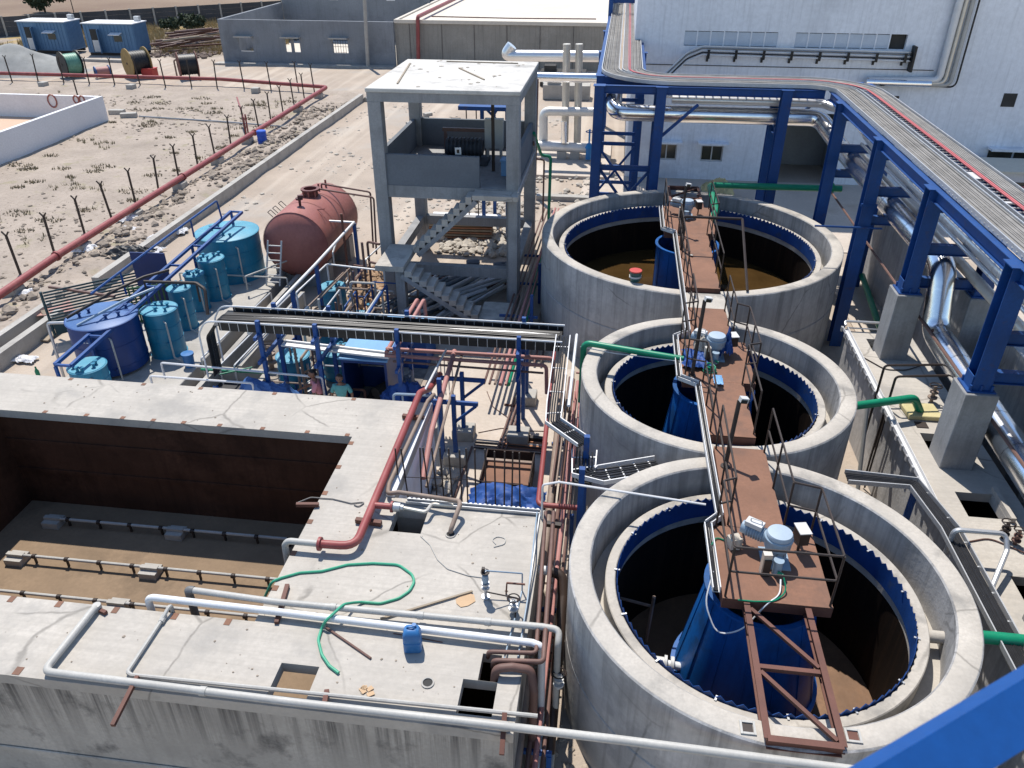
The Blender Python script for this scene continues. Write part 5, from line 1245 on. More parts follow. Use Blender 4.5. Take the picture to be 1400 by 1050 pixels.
bracket(at(447,945,ZB+.02), at(444,962,ZB+.1), 'short rusty bracket on the front edge by the floor lit hatch')
bracket(at(690,975,ZB+.1), at(686,1032,ZB-.1), 'rusty bracket hanging at the front right deck corner')
bracket(at(405,690,ZB+.08), at(436,690,ZB+.05), 'rusty bracket poking over the basin edge with a wire', .07)
bracket(at(131,832,ZB+.02), at(145,838,ZB+.04), 'small rusty plate at the basin end of the grey edge pipe', .06)
# red pipe with branch
ZRp = ZB+.2
tR = thing('deck_pipe', 'thick red pipe running along the basin strip and bending over the deck', 'pipe', at(490,735,ZB))
MB().tube([V(-4.13,17.2,1.6), V(-4.13,16.0,1.9), V(-4.13,15.1,ZRp), V(-4.09,9.92,ZRp), V(-4.72,9.9,ZRp)], .078, 12, bend=.28).tube([V(-4.09,11.05,ZRp), V(-3.72,11.05,ZRp)], .062, 12).build('pipe', REDPIPE, tR)
MB().cyl((-4.76,9.9,ZRp),(-4.71,9.9,ZRp),.125,seg=16).build('flange', REDPIPE, tR); MB().cyl((-3.74,11.05,ZRp),(-3.7,11.05,ZRp),.11,seg=14).build('flange', REDPIPE, tR)
pe = MB().tube([V(-4.76,9.9,ZRp), V(-5.32,9.9,ZRp), V(-5.4,9.9,ZRp-.1), V(-5.42,9.9,ZRp-.7)], .06, 10, bend=.12)
solo('end_pipe', pe, PVCG, 'grey elbow at the end of the red pipe dropping into the basin', 'pipe')
for y, l in ((14.3,'farthest'),(10.75,'nearest')): bracket(V(-4.35,y,ZB+.06), V(-3.85,y-.03,ZB+.06), f'{l} rusty saddle under the thick red deck pipe', .09)
iv2 = thing('ball_valve', 'silver valve on the short red branch by the square hatch', 'valve', (-3.6,11.05,ZB))
MB().cyl((-3.69,11.05,ZRp),(-3.56,11.05,ZRp),.09,seg=12).cyl((-3.56,11.05,ZRp),(-3.5,11.05,ZRp),.06,seg=12).build('body', GALV, iv2)
MB().tube([V(-3.5,11.05,ZRp), V(-3.05,10.98,ZRp), V(-3.0,11.25,ZRp-.02), V(-2.6,11.3,ZRp-.05)], .035, 8).build('pipe', ALUMAT, iv2)
# tan pipe beside the red one
pT = [V(-3.96+.0,15.6,1.9), V(-3.93,15.0,ZB+.13), V(-3.93,11.75,ZB+.13), V(-3.93,11.5,ZB+.13), V(-3.9,11.42,ZB+.13), V(-2.15,11.45,ZB+.5), V(-2.12,11.3,ZB+.5), V(-2.42,10.45,ZB+.25), V(-2.42,10.4,ZB-.2)]
pT = [at(585,548,ZB+.14)+V(0,.6,-.2), at(585,548,ZB+.14), at(532,662,ZB+.14), at(530,675,ZB+.14), at(545,673,ZB+.2), at(628,685,ZB+.3), at(629,690,ZB+.3), at(616,725,ZB+.12), at(616,731,ZB-.1)]
solo('deck_pipe', MB().tube(pT, .045, 10, bend=.1), TANPIPE, 'slim tan brown pipe beside the red pipe turning into a round deck hole', 'pipe')
for x, y in ((616,731),(584.8,934)):
    p = at(x,y,ZB); t = solo('deck_sleeve', MB().lathe([(.075,.004),(.1,.004),(.1,.02),(.075,.02)], p, 18, close=True), CON_PLAIN, 'round pipe sleeve in the deck '+('where the tan pipe enters' if y < 800 else 'between the jerrycan and the stepped hatch'), 'sleeve')
    MB().disc(p+V(0,0,.005), .074, 16).build('hole', DARKIN, t)
# green hose
hz = ZB+.02
hp = [(372,795),(385,790),(410,783),(440,781),(475,772),(510,770),(545,772),(563,785),(567,795),(560,808),(545,818),(520,825),(495,823)]
h1 = L(hz,*hp); h2 = L(ZB+.23,(470,826),(455,840)); h3 = L(hz+.01,(440,858),(435,875),(440,895),(450,910),(463,920))
solo('green_hose', MB().tube([h1[0]-V(.25,0,.5)]+h1+[at(483,824,ZB+.1)]+h2+[at(446,848,ZB+.2)]+h3, .024, 8, bend=.25), HOSE, 'green rubber hose looping across the pale deck over the pipes', 'hose')
# jerrycan
jc = at(565,886,ZB); tj = thing('jerrycan', 'faded blue plastic jerrycan standing on the deck beside the white pipe', 'jerrycan', jc)
def rrect(hx, hy, r, n=4):
    out = []
    for cx, cy, a0 in ((hx-r,hy-r,0),(-hx+r,hy-r,90),(-hx+r,-hy+r,180),(hx-r,-hy+r,270)):
        out += [(cx+r*cos(R(a0+90*k/n)), cy+r*sin(R(a0+90*k/n))) for k in range(n+1)]
    return out
def loft(secs, c, rz=0):
    mb = MB(); M = Matrix.Rotation(rz,3,'Z'); c = Vector(c); n = None
    for z, hx, hy, r, dx, dy in secs:
        ring = rrect(hx, hy, r); n = len(ring); mb.v += [tuple(c+M@Vector((x+dx,y+dy,z))) for x, y in ring]
    m = len(secs)
    for i in range(m-1):
        for k in range(n): mb.f.append((i*n+k, i*n+(k+1)%n, (i+1)*n+(k+1)%n, (i+1)*n+k))
    mb.f += [tuple(range(n-1,-1,-1)), tuple(range((m-1)*n, m*n))]
    return mb
loft([(0,.125,.1,.04,0,0),(.02,.14,.115,.05,0,0),(.2,.14,.115,.05,0,0),(.21,.132,.107,.05,0,0),(.24,.14,.115,.05,0,0),(.36,.135,.11,.05,0,0),(.42,.11,.085,.05,0,.01),(.44,.06,.05,.03,0,.02)], jc, .15).build('body', BLUEPL, tj)
MB().cyl(jc+V(.03,.05,.43), jc+V(.03,.05,.48), .035, seg=12).build('cap', BLUEPL, tj)
MB().tube([jc+V(-.08,.0,.4), jc+V(-.06,.0,.47), jc+V(.03,.0,.47), jc+V(.06,.0,.4)], .014, 6, bend=.03).build('handle', BLUEPL, tj)
# rods, stick, cardboard
solo('iron_rod', MB().tube(L(ZB+.02,(446,858),(507,900)), .02, 8), BRNPIPE, 'brown iron rod lying on the deck below the white pipe', 'rod')
solo('wood_stick', MB().beam(*L(ZB+.03,(520,846),(646,808)), .035,.02), WOOD, 'long pale wooden stick lying on the deck by the cardboard', 'stick')
solo('wire_offcut', MB().tube(L(ZB+.01,(538,866),(605,878)), .008, 5), RUSTBEAM, 'thin wire behind the jerrycan on the deck', 'wire')
cb_ = [at(x,y,0) for x,y in ((623,820),(640,812),(648,815),(650,824),(640,829),(625,828))]
cbp = L(ZB+.012,(623,819),(640,811),(648,813),(650,822),(640,828),(630,830),(624,825))
solo('cardboard', MB().prism([(p.x,p.y) for p in cbp], ZB+.004, ZB+.014), PAPER, 'flat torn piece of cardboard on the deck beside the wooden stick', 'cardboard')
rp2 = random.Random(4); mb = MB()
for k in range(5): mb.obox(at(501+rp2.uniform(-6,8), 945+rp2.uniform(-6,6), ZB+.015), .12*rp2.uniform(.5,1), .07, .012, rp2.uniform(0,3))
solo('paper_scraps', mb, PAPER, 'small torn brown scraps near the front of the deck', 'scraps')
solo('deck_wire', MB().tube(L(ZB+.02,(405,688),(425,680),(455,682),(480,688),(500,686),(490,693),(484,690)), .012, 6, bend=.1), CABLEG, 'dark wire coiled across the basin strip by the red pipe', 'wire')
solo('deck_wire', MB().tube(L(ZB+.012,(575,733),(588,745),(598,765),(612,778),(640,787),(662,790)), .008, 5, bend=.2), PVCG, 'thin grey wire curving over the deck to the dosing valve', 'wire')
solo('deck_wire', MB().tube(L(ZB+.012,(675,748),(690,744),(692,736),(680,733),(672,738),(678,744)), .008, 5, bend=.1), PVCG, 'small looped wire on the deck near the right edge', 'wire')
# valve tree with frame on the deck
vt = thing('valve_assembly', 'upright silver valve assembly standing on the deck near its right edge', 'valve', at(664,816,ZB)); c = at(664,816,ZB)
MB().cyl(c, c+V(0,0,.015), .075, seg=16).tube([c, c+V(0,0,.6)], .026, 8).cyl(c+V(0,0,.2), c+V(0,0,.23), .07, seg=12).cyl(c+V(0,0,.3), c+V(0,0,.33), .07, seg=12).build('riser', GALV, vt)
MB().lathe([(0,.33),(.05,.35),(.06,.42),(.05,.5),(0,.52)], c, 12).build('valve_body', GBLUE, vt)
MB().cyl(c+V(0,0,.56), c+V(0,0,.58), .075, seg=12).obox(c+V(-.03,0,.62), .05,.05,.08).build('flange', DARKSTEEL, vt)
e = at(714,790,ZB+.3); MB().tube([c+V(0,0,.6), e+V(0,0,.1), e-V(0,0,.3), V(e.x-.1,7.9,ZB+.1)], .013, 6, bend=.03).build('sampling_line', GBLUE, vt)
MB().tube([c+V(0,0,.12), at(708,818,ZB+.05), at(704,845,ZB+.05)], .013, 6, bend=.03).build('drain_line', DARKSTEEL, vt)
solo('angle_stand', MB().beam(*L(ZB+.28,(693,797),(718,799)), .025).beam(at(693,797,ZB+.28), at(692,812,ZB), .025), RUSTBEAM, 'small rusty angle frame by the valve assembly', 'frame')
valve(at(702,838,ZB), 'small valve at the right deck edge below the rusty frame', .9, GALV)
# cable tray along the right edge and along the step of the deck
def flat_edge(p, q, label):
    t = thing('edge_tray', label, 'cable tray', p); mb = MB(); p = Vector(p); q = Vector(q); d = (q-p).normalized(); s = d.cross(V(0,0,1))
    mb.beam(p-s*.05, q-s*.05, .012, .06); mb.beam(p+s*.05, q+s*.05, .012, .06); mb.beam(p-V(0,0,.025), q-V(0,0,.025), .09, .008); mb.build('tray', GALV, t)
    n = int((q-p).length/.09); ck = MB()
    for k in range(n): c = p.lerp(q, (k+.5)/n)-s*.07; ck.obox(c, .045,.03,.05, math.atan2(d.y,d.x))
    tag(ck.build('clip', GALV, t), kind='stuff')
flat_edge(V(-3.55,11.43,ZB+.045), V(-.95,11.43,ZB+.045), 'perforated grey cable tray along the rear step of the deck behind the rebars')
solo('edge_conduit', MB().tube([V(-.95,11.4,ZB+.04), V(-.93,8.2,ZB+.04)], .016, 6), GALV, 'thin grey conduit along the right deck edge', 'conduit')
solo('edge_conduit', MB().tube([V(-1.0,11.4,ZB+.07),V(-.95,10.2,ZB+.3),V(-.93,9.2,ZB+.1),V(-.95,8.0,ZB+.05)], .013, 6), GBLUE, 'thin blue grey conduit near the right deck edge', 'conduit')
# rebar starter bars
rb_ = random.Random(9); tops = [(540,613),(548,613),(574,612),(578,612),(590,612),(601,612),(613,613),(628,615),(637,613),(649,614),(663,614),(676,617),(690,617),(701,618),(710,619)]
bots = [(551,688),(563,688),(571,688),(591,690),(600,690),(609,692),(621,692),(633,694),(641,694),(651,695),(663,696),(677,698),(689,699),(700,700),(712,700)]
for k, (a, b) in enumerate(zip(tops, bots)):
    q = V(-3.62+.185*k, 12.25+.04*(k%3-1), .03); p = atY(*a, 12.25+.04*(k%3-1)); q.x = atY(*b, 12.25).x
    solo('rebar', MB().tube([q, q.lerp(p,.5)+V(rb_.gauss(0,.012),0,0), p], .017, 5, bend=0), DARKSTEEL, 'dark upright rebar rod, '+ORD[k]+' from the red pipe in the row behind the deck step', 'rebar', 'row of upright rebar rods')
solo('rebar_tie', MB().tube([atY(545,652,12.21),atY(630,655,12.2),atY(715,662,12.21)], .008, 5), DARKSTEEL, 'long thin horizontal rod tied across the upright rebars', 'rebar')
# heap of white wrapped stuff beside the wall
stuff('wrapped_scrap', scatter(90, (-3.75,-3.35,11.7,15.1), .05, .16, 41, .9, None, .15), RUBBLE, 'crumpled white sheeting and scrap heaped against the basin wall', 'scrap', smooth=False)
solo('iron_channel', MB().beam((-3.5,13.2,.5),(-2.6,13.0,.45),.09,.06), RUSTBEAM, 'short rusty channel sticking out from the scrap beside the basin wall', 'channel')
solo('red_pump', MB().cyl((-3.5,12.2,.3),(-3.15,12.2,.3),.17,seg=14).cyl((-3.45,12.2,.3),(-3.4,12.2,.3),.22,seg=14).box(-3.55,-3.1,12.0,12.4,.04,.12), FADED, 'faded red pump on the floor beside the basin wall', 'pump')
# pit with planks and tarp behind the rebars
pit = thing('brick_sump', 'open rusty steel sump box behind the rebar row', 'sump', (-2.0,14.3,0))
x0,x1,y0,y1,h = -2.62,-1.44,14.25,15.45,.62
sm = mat('sump_dark', (.03,.016,.012), .3, 2, .8)
MB().box(x0,x0+.03,y0,y1,.03,h).build('side_wall', sm, pit); MB().box(x1-.03,x1,y0,y1,.03,h).build('side_wall', sm, pit)
MB().box(x0+.032,x1-.032,y1-.03,y1,.03,h).build('rear_wall', sm, pit); MB().box(x0+.032,x1-.032,y0,y0+.03,.03,h-.1).build('front_wall', sm, pit)
MB().box(x0+.033,x1-.033,y0+.033,y0+.9,h-.2,h-.18).build('cover_plate', RUSTDECK, pit)
MB().box(x0+.033,x1-.033,y1-.45,y1-.37,h-.05,h).build('cross_bar', TANPIPE, pit)
solo('tarpaulin', cloth((-1.95,13.7,.18), .88,.7,.5, 31, n=30, ridge=1.8), TARP, 'crumpled dark blue tarp heaped in front of the rusty sump', 'tarp')
# ================================================================== CONCRETE FRAME WITH STAIR
tw_ = thing('concrete_tower', 'two storey open grey concrete tower with flat roof and parapet walls', 'tower', (-5.2,27,0))
FX0, FX1, FY0, FY1 = -7.72, -2.95, 24.5, 29.9
ZF, ZRf = 4.25, 7.28
cw = .42
for x in (FX0, FX1-cw):
    for y in (FY0, FY1-cw): MB().box(x,x+cw,y,y+cw,-.2,ZRf-.4).build('column', CON_TOWR, tw_, bevel=.012)
rb = MB()
rb.box(FX0,FX1,FY0,FY0+.3,ZRf-.4,ZRf-.12); rb.box(FX0,FX1,FY1-.3,FY1,ZRf-.4,ZRf-.12); rb.box(FX0,FX0+.3,FY0+.302,FY1-.302,ZRf-.4,ZRf-.12); rb.box(FX1-.3,FX1,FY0+.302,FY1-.302,ZRf-.4,ZRf-.12)
rb.build('roof_beam', CON_TOWR, tw_)
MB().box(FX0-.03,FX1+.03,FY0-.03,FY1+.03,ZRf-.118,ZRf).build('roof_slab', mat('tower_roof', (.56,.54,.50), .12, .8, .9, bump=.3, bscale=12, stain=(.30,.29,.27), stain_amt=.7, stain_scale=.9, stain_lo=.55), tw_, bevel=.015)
def fbm(*a): MB().box(*a).build('floor_beam', CON_TOWR, tw_)
for z, hgt in ((ZF-.4,.4),(1.15,.35)):
    fbm(FX0+cw+.002,FX1-cw-.002,FY0+.06,FY0+.34,z,z+hgt); fbm(FX0+cw+.002,FX1-cw-.002,FY1-.34,FY1-.06,z,z+hgt)
    fbm(FX0+.06,FX0+.34,FY0+cw+.002,FY1-cw-.002,z,z+hgt); fbm(FX1-.34,FX1-.06,FY0+cw+.002,FY1-cw-.002,z,z+hgt)
MB().box(FX0+.345,FX1-.345,FY0+.345,FY1-.345,ZF-.15,ZF-.003).build('floor_slab', CON_TOWR, tw_)
pw = mat('parapet_render', (.15,.165,.185), .12, .8, .9, stain=(.17,.18,.19), stain_amt=.5, stain_scale=.6)
MB().box(FX0+cw+.003,-4.25,FY0+.08,FY0+.22,ZF+.003,ZF+1.0).build('front_parapet', pw, tw_)
MB().box(FX0+cw+.003,FX1-cw-.003,FY1-.25,FY1-.11,ZF+.003,ZF+1.0).build('rear_parapet', pw, tw_)
MB().box(FX0+.1,FX0+.24,FY0+cw+.003,FY1-cw-.003,ZF+.003,ZF+1.0).build('side_parapet', pw, tw_)
MB().box(FX1-.24,FX1-.1,FY0+cw+.003,FY1-cw-.003,ZF+.003,ZF+1.0).build('side_parapet', pw, tw_)
rd = random.Random(3); db = MB()
for k in range(26): db.lump((rd.uniform(FX0+.3,FX1-.3), rd.uniform(FY0+.2,FY1-.2), ZRf+.01), rd.uniform(.02,.09), .35, k)
db.build('roof_debris', RUBBLE, tw_, smooth=False)['kind'] = 'stuff'
for a, b in (((-7.4,28.9),(-6.9,25.2)),((-6.2,29.5),(-3.6,29.4)),((-5.5,28.2),(-4.3,26.2))): MB().beam((*a,ZRf+.02),(*b,ZRf+.02),.05,.03).build('roof_batten', WOOD, tw_)
# stair: upper landing, upper flight down to the left, mid landing, lower flight down to the right
st = thing('concrete_stair', 'raw concrete dogleg stair climbing the front of the grey tower', 'staircase', (-5.2,24,0))
SY0, SYm, SY1 = 22.55, 23.45, 24.44
def flight(x0, z0, x1, z1, ya, yb, n):
    dx = (x1-x0)/n; dz = (z1-z0)/n
    for k in range(n):
        za = z0+dz*k; zt = za+dz if dz > 0 else za
        a, b = sorted((x0+dx*k, x0+dx*(k+1)))
        top = z0+dz*(k+1) if dz > 0 else z0+dz*k
        MB().box(a+.002,b-.002+.03*(1 if dx<0 else 0),ya,yb,top-abs(dz)*1.25,top).build('step', CON_LAUN, st)  # steps and landings get a paler concrete in place of sunlight
    sl = V(dx*n,0,dz*n).normalized(); nn = V(-sl.z,0,sl.x); nn = nn if nn.z < 0 else -nn
    p0 = V(x0,(ya+yb)/2,z0)+nn*.20; p1 = V(x1,(ya+yb)/2,z1)+nn*.20
    MB().beam(p0, p1, (yb-ya)-.004, .16, up=(0,0,1)).build('waist_slab', CON_TOWR, st)
MB().box(-4.38,-2.92,FY0-.62,FY0-.003,ZF-.17,ZF-.02).build('landing', CON_LAUN, st)
flight(-6.4,2.25,-4.4,ZF-.08,FY0-.62,FY0-.02,10)
MB().box(-7.35,-6.42,23.3,FY0-.02,2.07,2.25).build('landing', CON_LAUN, st)
MB().box(-7.35,-6.42,22.55,23.298,2.07,2.25).build('landing', CON_LAUN, st)
MB().box(-6.75,-6.45,22.7,23.0,-.1,2.068).build('landing_column', CON_TOWR, st)
MB().box(-3.25,-2.97,FY0-.4,FY0-.1,-.1,ZF-.172).build('landing_column', CON_TOWR, st)
flight(-6.4,2.1,-4.05,.55,22.55,23.28,10)
MB().box(-4.04,-3.05,22.5,23.9,.38,.56).build('landing', CON_LAUN, st)
MB().box(-4.03,-3.1,22.55,22.75,-.1,.378).box(-3.3,-3.1,22.76,23.85,-.1,.378).build('landing_wall', CON_TOWR, st)
MB().beam((-2.93,FY0-.5,ZF+.1),(-2.93,FY1-.6,ZF+.02),.03,.05).build('handrail', GALV, st)
# machinery inside
pm_ = mat('machine_dark', (.05,.055,.065), .3, 2, .6)
def machine(name, mb, m, label, cat='machine', **k): return solo(name, mb, m, label, cat, **k)
mm = MB().cyl((-5.9,27.5,ZF+.55),(-4.6,27.5,ZF+.55),.28,seg=18).box(-6.1,-4.4,27.1,27.9,ZF+.02,ZF+.2)
for k in range(9): mm.cyl((-5.85+k*.14,27.5,ZF+.55),(-5.79+k*.14,27.5,ZF+.55),.33,seg=18)
machine('filter_press', mm, pm_, 'dark blue ribbed press machine inside the concrete tower')
machine('press_beam', MB().beam((-6.2,28.3,ZF+.95),(-4.5,28.3,ZF+.95),.12,.12).beam((-6.1,28.3,ZF),(-6.1,28.3,ZF+.9),.1).beam((-4.6,28.3,ZF),(-4.6,28.3,ZF+.9),.1), BRNPIPE, 'brown steel gantry behind the press machine in the frame', 'gantry')
machine('covered_pump', loft([(0,.5,.35,.1,0,0),(.3,.5,.35,.12,0,0),(.42,.35,.2,.1,0,0)], (-6.7,26.4,ZF+.01)), pm_, 'dark covered machine near the left parapet of the frame')
machine('covered_pump', loft([(0,.45,.3,.1,0,0),(.22,.45,.3,.12,0,0),(.32,.3,.18,.1,0,0)], (-5.6,26.0,ZF+.01)), mat('olive_cover', (.06,.06,.04), .2, 2, .9), 'dark olive covered machine in the middle of the frame floor')
machine('control_panel', MB().box(-4.55,-3.9,27.6,27.85,ZF+.5,ZF+1.5).box(-4.5,-4.42,27.6,27.8,ZF,ZF+.498).box(-4.03,-3.95,27.6,27.8,ZF,ZF+.498), PVCG, 'pale grey control panel standing inside the concrete tower', 'control panel')
sg = machine('sign_board', MB().box(-5.08,-4.88,24.9,24.92,ZF+.98,ZF+1.2), LGREY, 'small pale sign with dark mark on top of the frame parapet', 'sign')
MB().box(-5.02,-4.94,24.885,24.899,ZF+1.03,ZF+1.14).build('mark', DARKSTEEL, sg)
machine('small_cabinet', MB().box(-3.75,-3.45,26.0,26.4,ZF+.01,ZF+.5).box(-3.78,-3.42,25.97,26.43,ZF+.501,ZF+.55), PALEBLUE, 'pale blue small cabinet at the right inside the frame', 'cabinet')
machine('steel_post', MB().beam((-4.1,26.6,ZF),(-4.1,26.6,ZF+2.5),.1,.1), DARKSTEEL, 'dark steel post inside the concrete tower', 'post')
# blue platform behind the frame
bpf = thing('blue_platform', 'blue steel platform on legs just behind the concrete tower', 'platform', (-3.6,32,0))
P0 = atY(665,142,32); 
MB().box(P0.x-1.0,P0.x+1.05,31.2,32.8,P0.z-.1,P0.z+.05).build('platform_deck', BLUE, bpf)
for dx, dy in ((-.1,-.5),(.9,-.5),(.2,.6)): MB().beam((P0.x+dx,32+dy,0),(P0.x+dx,32+dy,P0.z-.102),.14,.14).build('leg', BLUE, bpf)
MB().beam((P0.x+.9,31.5,P0.z-.9),(P0.x+.1,31.5,P0.z-.12),.08).beam((P0.x,31.5,P0.z-.9),(P0.x+.5,31.5,P0.z-.12),.08).build('brace', BLUE, bpf)
for k, dx in enumerate((-.75,-.35)): MB().tube([V(P0.x+dx,31.6,P0.z-.12), V(P0.x+dx,31.6,0)], .025, 6).build('hanger', DARKSTEEL, bpf)
# bars, pipes and bags stored under the frame
rs = random.Random(17)
GP = mat('stored_grey_pipe', (.15,.175,.20), .25, 2, .6)
for k in range(34):
    y0 = rs.uniform(24.0,25.6); x0 = rs.uniform(-7.1,-4.4); a = R(rs.gauss(63,6)); l = rs.uniform(2.6,4.2); z = .1+.11*(k%6)*rs.random()+.05
    d = V(cos(a), sin(a), rs.gauss(0,.015))*l/2; c = V(x0,y0,z+.05)
    solo('stored_pipe', MB().tube([c-d,c+d], rs.uniform(.04,.075), 8), [GP,GP,PVCG,GALV][k%4] if k>5 else PVC, 'grey pipe in the loose stack stored under the concrete tower', 'pipe', 'stack of pipes under the concrete tower')
for k in range(26):
    c = V(-5.0+rs.uniform(-.3,1.5), 27.0+rs.uniform(-.5,.6), .12+.14*(k//9))
    solo('sack', loft([(0,.2,.12,.06,0,0),(.05,.26,.17,.08,0,0),(.11,.26,.17,.08,0,0),(.15,.18,.1,.06,0,0)], c, rs.uniform(-.4,.4)), mat('sack_grey', (.14,.15,.17), .25, 3, .9) if k == 0 else MATS['sack_grey'], 'dark grey filled sack in the low pile under the frame', 'sack', 'pile of sacks under the frame')
solo('wood_crate', MB().box(-4.5,-3.7,23.0,23.5,.02,.45), mat('brown_crate', (.2,.09,.04), .2, 3, .8), 'brown wooden box in the shade behind the lowest landing', 'box')
for k in range(3): solo('channel_bar', MB().beam((-7.0,26.2+.35*k,.12),(-3.3,26.3+.35*k,.12),.12,.1), RUSTBEAM, 'rusty steel channel laid on the ground across the frame', 'channel', 'rusty channels under the frame')
tb = thing('timber_stack', 'low stack of boards with white slabs behind the concrete tower', 'timber stack', (-6.3,30.9,0))
for k in range(6): MB().obox((-6.4,31.2+.02*k,.1+.1*k), 3.0,.6,.07, .02*k).build('plank', WOOD if k%2 else BRICKM, tb)
for k in range(3): MB().obox((-7.1+1.0*k,31.5,.75), .95,1.2,.06).build('slab', WHITE2, tb)
solo('rubble_scrap', MB().obox(at(700,100,0),.1,.1,.1), RUBBLE, 'hidden', 'scrap') if False else None
for k,(x,y,s) in enumerate(((577,165,.8),(585,159,.5),(622,168,.9),(560,172,.4))):
    c = at(x,y,0); solo('rubble_block', MB().obox(c+V(0,0,.1),1.1*s,.7*s,.25,k*.8), CON_PLAIN if k%2 else DARKIN, ['large pale broken block','small dark broken block','large dark broken block','small pale broken block'][k]+' in the debris behind the concrete tower', 'block', 'broken blocks behind the frame')

# ================================================================== RUST RED HORIZONTAL TANK
vt_ = thing('storage_vessel', 'big rust red horizontal cylindrical tank with open manhole on top', 'tank', (-10.8,27.6,0))
vr, vz = 1.2, 1.68; ax = V(.0,1,0).normalized(); v0 = V(-11.1,25.35,vz); vl = 3.5; v1 = v0+ax*vl
prof = [(0,-.42),(.3,-.41),(.6,-.36),(.9,-.25),(1.08,-.12),(vr,.0),(vr,vl),(1.08,vl+.12),(.9,vl+.25),(.6,vl+.36),(.3,vl+.41),(0,vl+.42)]
MB().lathe(prof, v0, 48, axis=ax).build('shell', REDTANK, vt_)
sm_ = MB()
for u in (0,.33,.66,1.): sm_.cyl(v0+ax*(vl*u-.018), v0+ax*(vl*u+.018), vr+.012, seg=48, cap=False)
sm_.build('weld_ring', REDTANK, vt_)
mh = v0+ax*2.0+V(0,0,vr-.05)
MB().lathe([(.27,0),(.27,.24),(.35,.25),(.35,.3),(.24,.3),(.24,.02),(0,.02)], mh, 28).build('manhole', mat('manhole_red', (.14,.045,.04), .2, 2, .6), vt_)
for k in range(3): 
    a = -2.2+.75*k; MB().tube([mh+V(cos(a)*.32,sin(a)*.32,-.05), mh+V(cos(a)*.32,sin(a)*.32,.25)], .035, 6).build('manhole_leg', REDTANK, vt_)
for k, u in enumerate((.5,.95,1.5)):
    p = v0+ax*u; s = ax.cross(V(0,0,1)); q = p-s*vr*.72+V(0,0,vr*.72); nrm = (q-p).normalized()
    MB().tube([q-ax*.13, q-ax*.13+nrm*.25, q+ax*.13+nrm*.25, q+ax*.13], .014, 5, bend=.02).build('rung', DARKSTEEL, vt_)
nz = MB(); p = v0+ax*.75+V(.05,0,vr-.03); nz.cyl(p, p+V(0,0,.3), .05, seg=8).cyl(p+V(0,0,.26), p+V(0,0,.32), .13, seg=12).obox(p+V(.05,0,.38),.2,.12,.08,.4); nz.build('nozzle', mat('nozzle_dark', (.09,.03,.03), .2, 2, .6), vt_)
for u, dx in ((2.6,.1),(3.1,.2)): p = v0+ax*u+V(dx,0,vr-.03); MB().tube([p, p+V(0,0,.28)], .04, 7).build('nozzle', REDTANK, vt_)
p = v0+ax*.9+V(.55,0,vr*.85); MB().tube([p, p+V(.35,0,.05)], .02, 5).tube([p, p+V(.4,-.3,-.15)], .02, 5).build('lug', REDTANK, vt_)
for u in (.45,3.0):
    p = v0+ax*u; MB().box(p.x-1.0,p.x+1.0,p.y-.25,p.y+.25,-.1,.95).build('saddle', CON_TOWR, vt_)
for k, dx in enumerate((0.,.35)):
    p = v0+ax*(2.9-.6*k)+V(.1,0,vr); q = V(-8.9+.3*k, p.y-.6, vz+vr+.1)
    solo('vessel_pipe', MB().tube([p, p+V(0,0,.15), q+V(0,0,.0), V(q.x,q.y-.3,.9)], .035, 7, bend=.12), BRNPIPE, ('left' if k==0 else 'right')+' brown pipe arching from the red tank top to the ground', 'pipe')
ld = thing('ladder', 'pale aluminium ladder leaning on the end of the red tank', 'ladder', (-11.5,24.2,.5))
la, lb_ = V(-12.0,24.35,.5), V(-11.85,24.75,2.05)
for dx in (0,.5): MB().beam(la+V(dx,0,0), lb_+V(dx,0,0), .05,.035).build('stile', LGREY, ld)
for k in range(6): MB().beam(la.lerp(lb_,(k+.5)/6.2)+V(.02,0,0), la.lerp(lb_,(k+.5)/6.2)+V(.48,0,0), .035,.03).build('rung', LGREY, ld)

# ================================================================== CHEMICAL TANK ROW
def vat(c, r, h, bm, lm, label, name='chemical_tank', legs=0., agit=True, seed=0, grp='round blue chemical tanks in the row'):
    c = Vector(c); t = thing(name, label, 'tank', c, grp); rr = random.Random(seed)
    if legs:
        for k in range(4):
            a = pi/4+k*pi/2; MB().tube([c+V(cos(a)*r*.75,sin(a)*r*.75,0), c+V(cos(a)*r*.75,sin(a)*r*.75,legs)], .06, 8).build('leg', bm, t)
        MB().lathe([(0,legs),(r*.5,legs+.02),(r,legs+.1),(r,h-.03),(r+.03,h-.03),(r+.03,h),(r,h+.003)], c, 36).build('shell', bm, t)
    else: MB().lathe([(r+.03,.0),(r+.03,.03),(r,.035),(r,h-.03),(r+.03,h-.03),(r+.03,h),(r,h+.003)], c, 36).build('shell', bm, t)
    for u in (.36,.68):
        MB().lathe([(r+.001,h*u-.012),(r+.012,h*u-.01),(r+.012,h*u+.01),(r+.001,h*u+.012)], c, 36).build('weld_band', bm, t)
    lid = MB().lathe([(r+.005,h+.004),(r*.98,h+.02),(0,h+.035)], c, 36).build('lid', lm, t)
    for k in range(5):
        a = rr.uniform(0,2*pi); d = rr.uniform(.3,.8)*r; p = c+V(cos(a)*d, sin(a)*d, h+.02)
        MB().cyl(p, p+V(0,0,.1), .035, seg=8).cyl(p+V(0,0,.1), p+V(0,0,.125), .06, seg=10).build('nozzle', bm, t)
    a = -.9; p = c+V(cos(a)*r, sin(a)*r, 0)
    MB().tube([p+V(0,0,h*.85), p+V(.12,-.1,h*.85), p+V(.12,-.1,.1), p+V(.4,-.2,.06)], .025, 6, bend=.05).build('level_pipe', PVCG, t)
    MB().obox(p+V(.03,-.03,h*.35), .1,.1,.1, a).build('bracket', bm, t)
    return t
